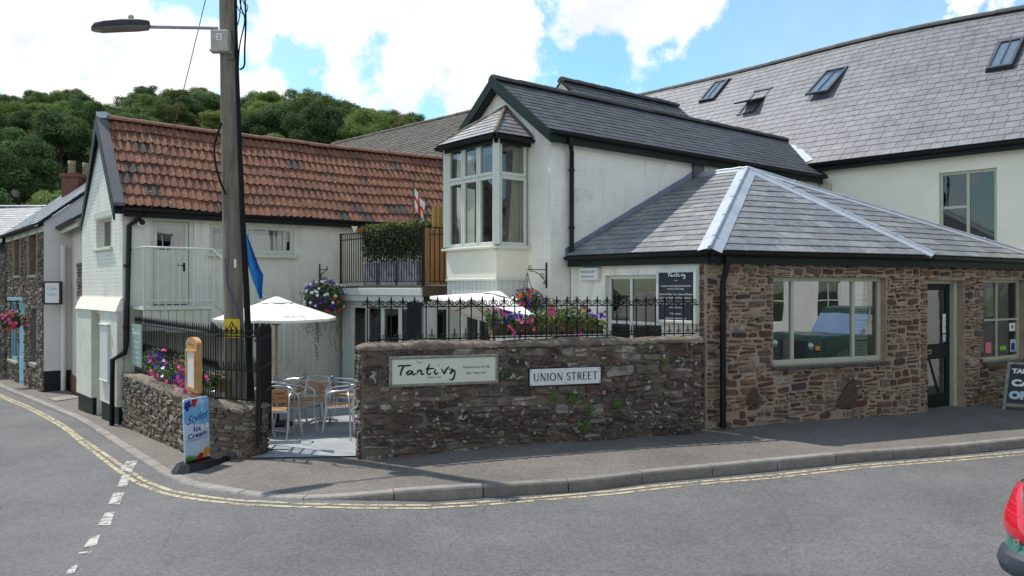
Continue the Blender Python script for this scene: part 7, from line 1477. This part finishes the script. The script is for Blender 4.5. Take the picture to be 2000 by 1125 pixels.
lv = [(.16, .25, .25, .16, .2, 'under'), (.2, .12, .12, .08, .25, 'carpaint'), (.385, .01, .03, .0, .3, 'bumper'), (.40, -.035, -.03, -.01, .3, 'bumper'), (.455, -.05, -.04, -.02, .3, 'bumper'), (.51, -.035, -.03, -.01, .3, 'bumper'), (.535, .0, .0, .0, .3, 'carpaint'), (.56, .015, .03, .0, .3, 'carpaint'), (.72, .02, .08, .0, .3, 'carpaint'), (.86, .07, .5, .03, .3, 'carpaint'), (.96, .12, .95, .07, .28, 'glassdark'), (1.3, .28, 1.45, .17, .26, 'carpaint'), (1.38, .42, 1.6, .24, .24, 'carpaint'), (1.41, .6, 1.8, .4, .2, 'carpaint')]
hd_ = Vector((.9, .43, 0)).normalized(); yaw = math.atan2(hd_.y, hd_.x); left = Vector((-hd_.y, hd_.x, 0)); corner = Vector((2.94, 4.92, 0)); base = corner - left * .80 + hd_ * .0
cg, ring = car('green_hatchback', 'dark teal green hatchback with red rear lamp at the right edge of the road', (base.x, base.y, gz(3) - .12), yaw, 'carpaint', lv, 0)
# rear lamps wrap the corners between bumper and window line
for s in (1, -1):
    mb = MB(); zz = [.635, .66, .69, .72, .77, .82, .86, .89, .92]; ncol = 14; vs = []; tone = MB()
    def surf(z):
        for a, b in zip(lv, lv[1:]):
            if a[0] <= z <= b[0]: k = (z - a[0]) / (b[0] - a[0]); return [a[j] + (b[j] - a[j]) * k for j in range(1, 5)]
    for z in zz:
        i0, i1, iw, r = surf(z); rr_ = r; cx, cy = i0 + rr_, (W_ := 1.64) / 2 - iw - rr_
        f = (z - .635) / .285; a0 = 98 - 8 * f; a1 = 178 if z < .68 else 178 - 40 * ((z - .68) / .24) ** 1.2; zoff = .0
        for k in range(ncol + 1):
            an = R(a0 + (a1 - a0) * k / ncol); e = .022 if 0 < k < ncol and zz[0] < z < zz[-1] else .006; vs.append(Vector((cx + (rr_ + e) * math.cos(an), s * (cy + (rr_ + e) * math.sin(an)), z - .05 * (k / ncol) * (1 - f))))
    n = ncol + 1; mb.add(vs, [((i * n + k), (i + 1) * n + k, (i + 1) * n + k + 1, i * n + k + 1) if s > 0 else (i * n + k, i * n + k + 1, (i + 1) * n + k + 1, (i + 1) * n + k) for i in range(len(zz) - 1) for k in range(ncol)], 0, True); lo_ = mb.build('rear_lamp', 'redlens', cg, world=False)
    for q_ in (5, 6, 7): rb_ = MB(); rb_.tube([vs[q_ * n + k] for k in range(1, n - 1)], .0025, 4); rb_.build('lens_rib', 'redlens', lo_, world=False)
    st2 = MB(); P = [vs[4 * n + k] for k in range(1, n - 1)]; st2.tube(P, .0035, 4); st2.build('lamp_seam', 'red', lo_, world=False)
mb = MB(); c = bpy.data.curves.new('t', 'FONT'); c.body = 'P'; c.size = .075; c.extrude = .004; c.offset = .002; o = bpy.data.objects.new('t', c); me = bpy.data.meshes.new_from_object(o); mb.add([(-.002 + .014 - v.co.z, .64 - v.co.x, .56 + v.co.y) for v in me.vertices], [tuple(p.vertices) for p in me.polygons]); bpy.data.objects.remove(o); mb.build('badge', 'chrome', cg, world=False)
mb = MB(); mb.tube([(.01, .5, .55), (.013, .5, .72), (.07, .52, .88)], .0045, 5); mb.tube([(.01, -.5, .55), (.013, -.5, .72), (.07, -.52, .88)], .0045, 5); mb.tube([(.01, .5, .55), (.01, 0, .548), (.01, -.5, .55)], .0045, 5); mb.build('tailgate_seam', 'ink', cg, world=False)
# dark green off-roader parked across the road, seen in the shop window
p = S2.p(10.3, 0, 4.6); lv2 = [(.35, .1, .1, .1, .1, 'under'), (.42, 0, 0, 0, .08, 'darkcar'), (.8, 0, 0, 0, .08, 'darkcar'), (1.08, 0, .02, .01, .08, 'darkcar'), (1.13, .01, .06, .04, .08, 'darkcar'), (1.14, .02, 1.25, .06, .08, 'glassdark'), (1.6, .1, 1.55, .12, .08, 'darkcar'), (1.72, .12, 1.6, .15, .08, 'darkcar'), (1.76, .3, 1.8, .3, .08, 'darkcar')]
yaw2 = math.atan2(-S2.t.y, -S2.t.x); orr, _ = car('off_roader', 'dark green boxy off-road vehicle parked across the road from the shop', (p.x, p.y, -.2), yaw2, 'darkcar', lv2, 0, 4.0, 1.75, boxy=True)
for s in (-1, 1): mb = MB(); mb.lathe([(0, .03), (.07, .02), (.09, 0)], (4.01, s * .55, .88), 16, T=Matrix(((0, 0, 1), (1, 0, 0), (0, 1, 0)))); mb.build('headlight', 'chrome', orr, world=False); mb = MB(); mb.box(4.0, 4.03, s * .74 - .04, s * .74 + .04, .82, .9); mb.build('indicator', 'orange', orr, world=False)
mb = MB()
for k in range(9): mb.box(4.0, 4.025, -.4, .4, .66 + k * .04, .68 + k * .04)
mb.build('grille', 'bumper', orr, world=False); mb = MB(); mb.box(3.98, 4.14, -.86, .86, .44, .58); mb.build('bumper', 'bumper', orr, world=False)

# ------------------------------------------------------------------ houses across the road (behind the viewer, mirrored in the glass)
for (ua, ub_, d0, d1, hh, wm, lab) in ((6, 19, 11.5, 16, 5.2, 'white', 'white rendered house across the road opposite the stone shop'), (-16, 5.2, 14, 19, 6.2, 'white', 'white rendered terrace across the road facing the cafe wall')):
    a, b = S2.p(ub_, 0, d0), S2.p(ua, 0, d0); OF = Fr(a, b); t = thing('opposite_house', lab, 'house', OF.p(OF.len / 2, -.2)); holes = []; k = 1.2
    while k < OF.len - 1.8: holes += [(k, k + 1.2, .8, 2.3), (k, k + .9, 3.3, 4.5)]; k += 2.6
    mb = MB(); mb.wall(OF, 0, OF.len, -1, hh, holes, .12); dd = d1 - d0
    E = Fr(OF.p(OF.len, 0), OF.p(OF.len, 0, -dd)); mb.wall(E, 0, dd, -1, hh); E2 = Fr(OF.p(0, 0, -dd), OF.p(0, 0)); mb.wall(E2, 0, dd, -1, hh); mb.poly([E.p(0, hh), E.p(dd, hh), E.p(dd / 2, hh + 1.7)]); mb.poly([E2.p(0, hh), E2.p(dd, hh), E2.p(dd / 2, hh + 1.7)]); mb.build('wall', wm, t)
    for h in holes: window(t, OF, h, (.5,), (.5,), -.05, .05, gm='glassdark', room='roomdark', depth=.5)
    mb = MB(); mb.slab([OF.p(-.2, hh - .05, .25), OF.p(OF.len + .2, hh - .05, .25), OF.p(OF.len + .2, hh + 1.75, -dd / 2), OF.p(-.2, hh + 1.75, -dd / 2)], (0, 0, .06)); mb.slab([OF.p(-.2, hh + 1.75, -dd / 2), OF.p(OF.len + .2, hh + 1.75, -dd / 2), OF.p(OF.len + .2, hh - .05, -dd - .25), OF.p(-.2, hh - .05, -dd - .25)], (0, 0, .06)); mb.build('roof', 'slate_far', t)

# ------------------------------------------------------------------ trees on the hill
def make_tree(seed, r, h, m, lab):
    rng = random.Random(seed); t = thing('broadleaf_tree', lab, 'tree', (0, 0, 0)); mb = MB(); mb.tube([(0, 0, -1.5), (.1, 0, h * .3), (0, .1, h * .7)], [.35, .25, .1], 8)
    for k in range(6): a = k * 1.05 + rng.random(); mb.tube([(0, 0, h * .3 + k * .3), (math.cos(a) * r * .4, math.sin(a) * r * .4, h * .5 + k * .2), (math.cos(a) * r * .75, math.sin(a) * r * .75, h * .6 + k * .25)], [.12, .08, .03], 5)
    mb.build('trunk', 'bark', t); mb = MB(); lobes = []
    for k in range(52):
        a = rng.uniform(0, 6.283); e = rng.uniform(-1.15, 1); rr_ = rng.uniform(.45, 1.0) * math.sqrt(max(.05, 1 - max(0, e) ** 2 * .8)); lobes.append((Vector((math.cos(a) * r * rr_, math.sin(a) * r * rr_, h * .62 + e * h * .34)), r * rng.uniform(.13, .36)))
    for c, lr in lobes:
        n = int(800 * (lr / (r * .33)) ** 2)
        for _ in range(n):
            q = Vector((rng.gauss(0, 1), rng.gauss(0, 1), rng.gauss(.35, 1))).normalized(); p = c + Vector((q.x * lr, q.y * lr, q.z * lr * .75)) * min(1.35, max(.6, rng.gauss(.95, .24))); leaf(mb, p, (q + Vector((rng.gauss(0, .4), rng.gauss(0, .4), rng.gauss(.25, .4)))).normalized(), rng.uniform(.07, .16), rng)
    mb.build('crown', m, t); return t
kinds = [make_tree(1, 3.2, 7.5, 'tree1', 'x'), make_tree(2, 3.5, 7.0, 'tree2', 'x'), make_tree(3, 2.7, 6.6, 'tree1', 'x'), make_tree(4, 2.6, 6.2, 'tree3', 'x'), make_tree(5, 3.0, 8.2, 'tree2', 'x')]
klab = ['mid green rounded tree', 'dark green spreading tree', 'small mid green tree', 'pale yellow green tree', 'tall dark green tree']
used_t = [False] * 5; rng = random.Random(77)
SKY = [(-160, 205), (0, 200), (60, 195), (130, 186), (180, 190), (205, 222), (222, 236), (240, 205), (270, 192), (330, 187), (400, 186), (450, 205), (500, 190), (530, 188), (570, 205), (600, 195), (650, 200), (700, 218), (760, 228), (830, 245), (900, 275), (1000, 320)]
rows = [(58, 5.6), (66, 5.6), (74, 5.6), (82, 5.6), (91, 5.6), (100, 5.4), (109, 5.2), (117, 5), (124, 4.8), (131, 4.6), (137, 4.4)]
zone = lambda px: 'above the cottages' if px < 165 else 'behind the lamp arm' if px < 300 else 'left of the wooden pole' if px < 445 else 'right of the wooden pole' if px < 640 else 'above the old slate roof'
zone_d = lambda D: 'low on the hillside' if D < 75 else 'halfway up the hillside' if D < 112 else 'on the hill crest'
for D, sp in rows:
    X = -1.18 * D * .64; X = -.74 * D
    while X < -.05 * D:
        px = 1000 + FP * X / D; yy = D + rng.uniform(-3, 3); top_y = interp(SKY, px) + (rng.uniform(-7, 9) if D > 125 else rng.uniform(0, 8))
        ztop = H + (562.5 - top_y) / FP * D; hz = hillz(X, yy); k = rng.randrange(5); k = 4 if k == 3 and rng.random() < .3 else k
        hbase = (7.5, 7.0, 6.6, 6.2, 8.2)[k]; s = rng.uniform(.72, 1.3)
        if px > 200 and D < 90: X += sp * 1.2; continue
        if D > 115: zb_ = ztop - hbase * .97 * s * rng.uniform(.92, 1.0)
        else: zb_ = min(hz, ztop - hbase * s)
        zb_ = zb_ if D > 115 else hz if hz + hbase * s < ztop else zb_
        if px > 845 and D > 100: X += sp; continue
        if not used_t[k]: o = kinds[k]; used_t[k] = True
        else: o = copy_tree(kinds[k])
        o.location = (X, yy, min(zb_, hz + 1.0) if D <= 115 else zb_); o.rotation_euler = (0, 0, rng.uniform(0, 6.28)); o.scale = (s, s, s)
        o['label'] = '%s %s %s' % (klab[k], zone_d(D), zone(px)); o['group'] = '%ss %s %s' % (klab[k], zone_d(D), zone(px)); X += sp * rng.uniform(.75, 1.1)
for k in range(5):
    if not used_t[k]:
        for ch in list(kinds[k].children): bpy.data.objects.remove(ch)
        bpy.data.objects.remove(kinds[k])
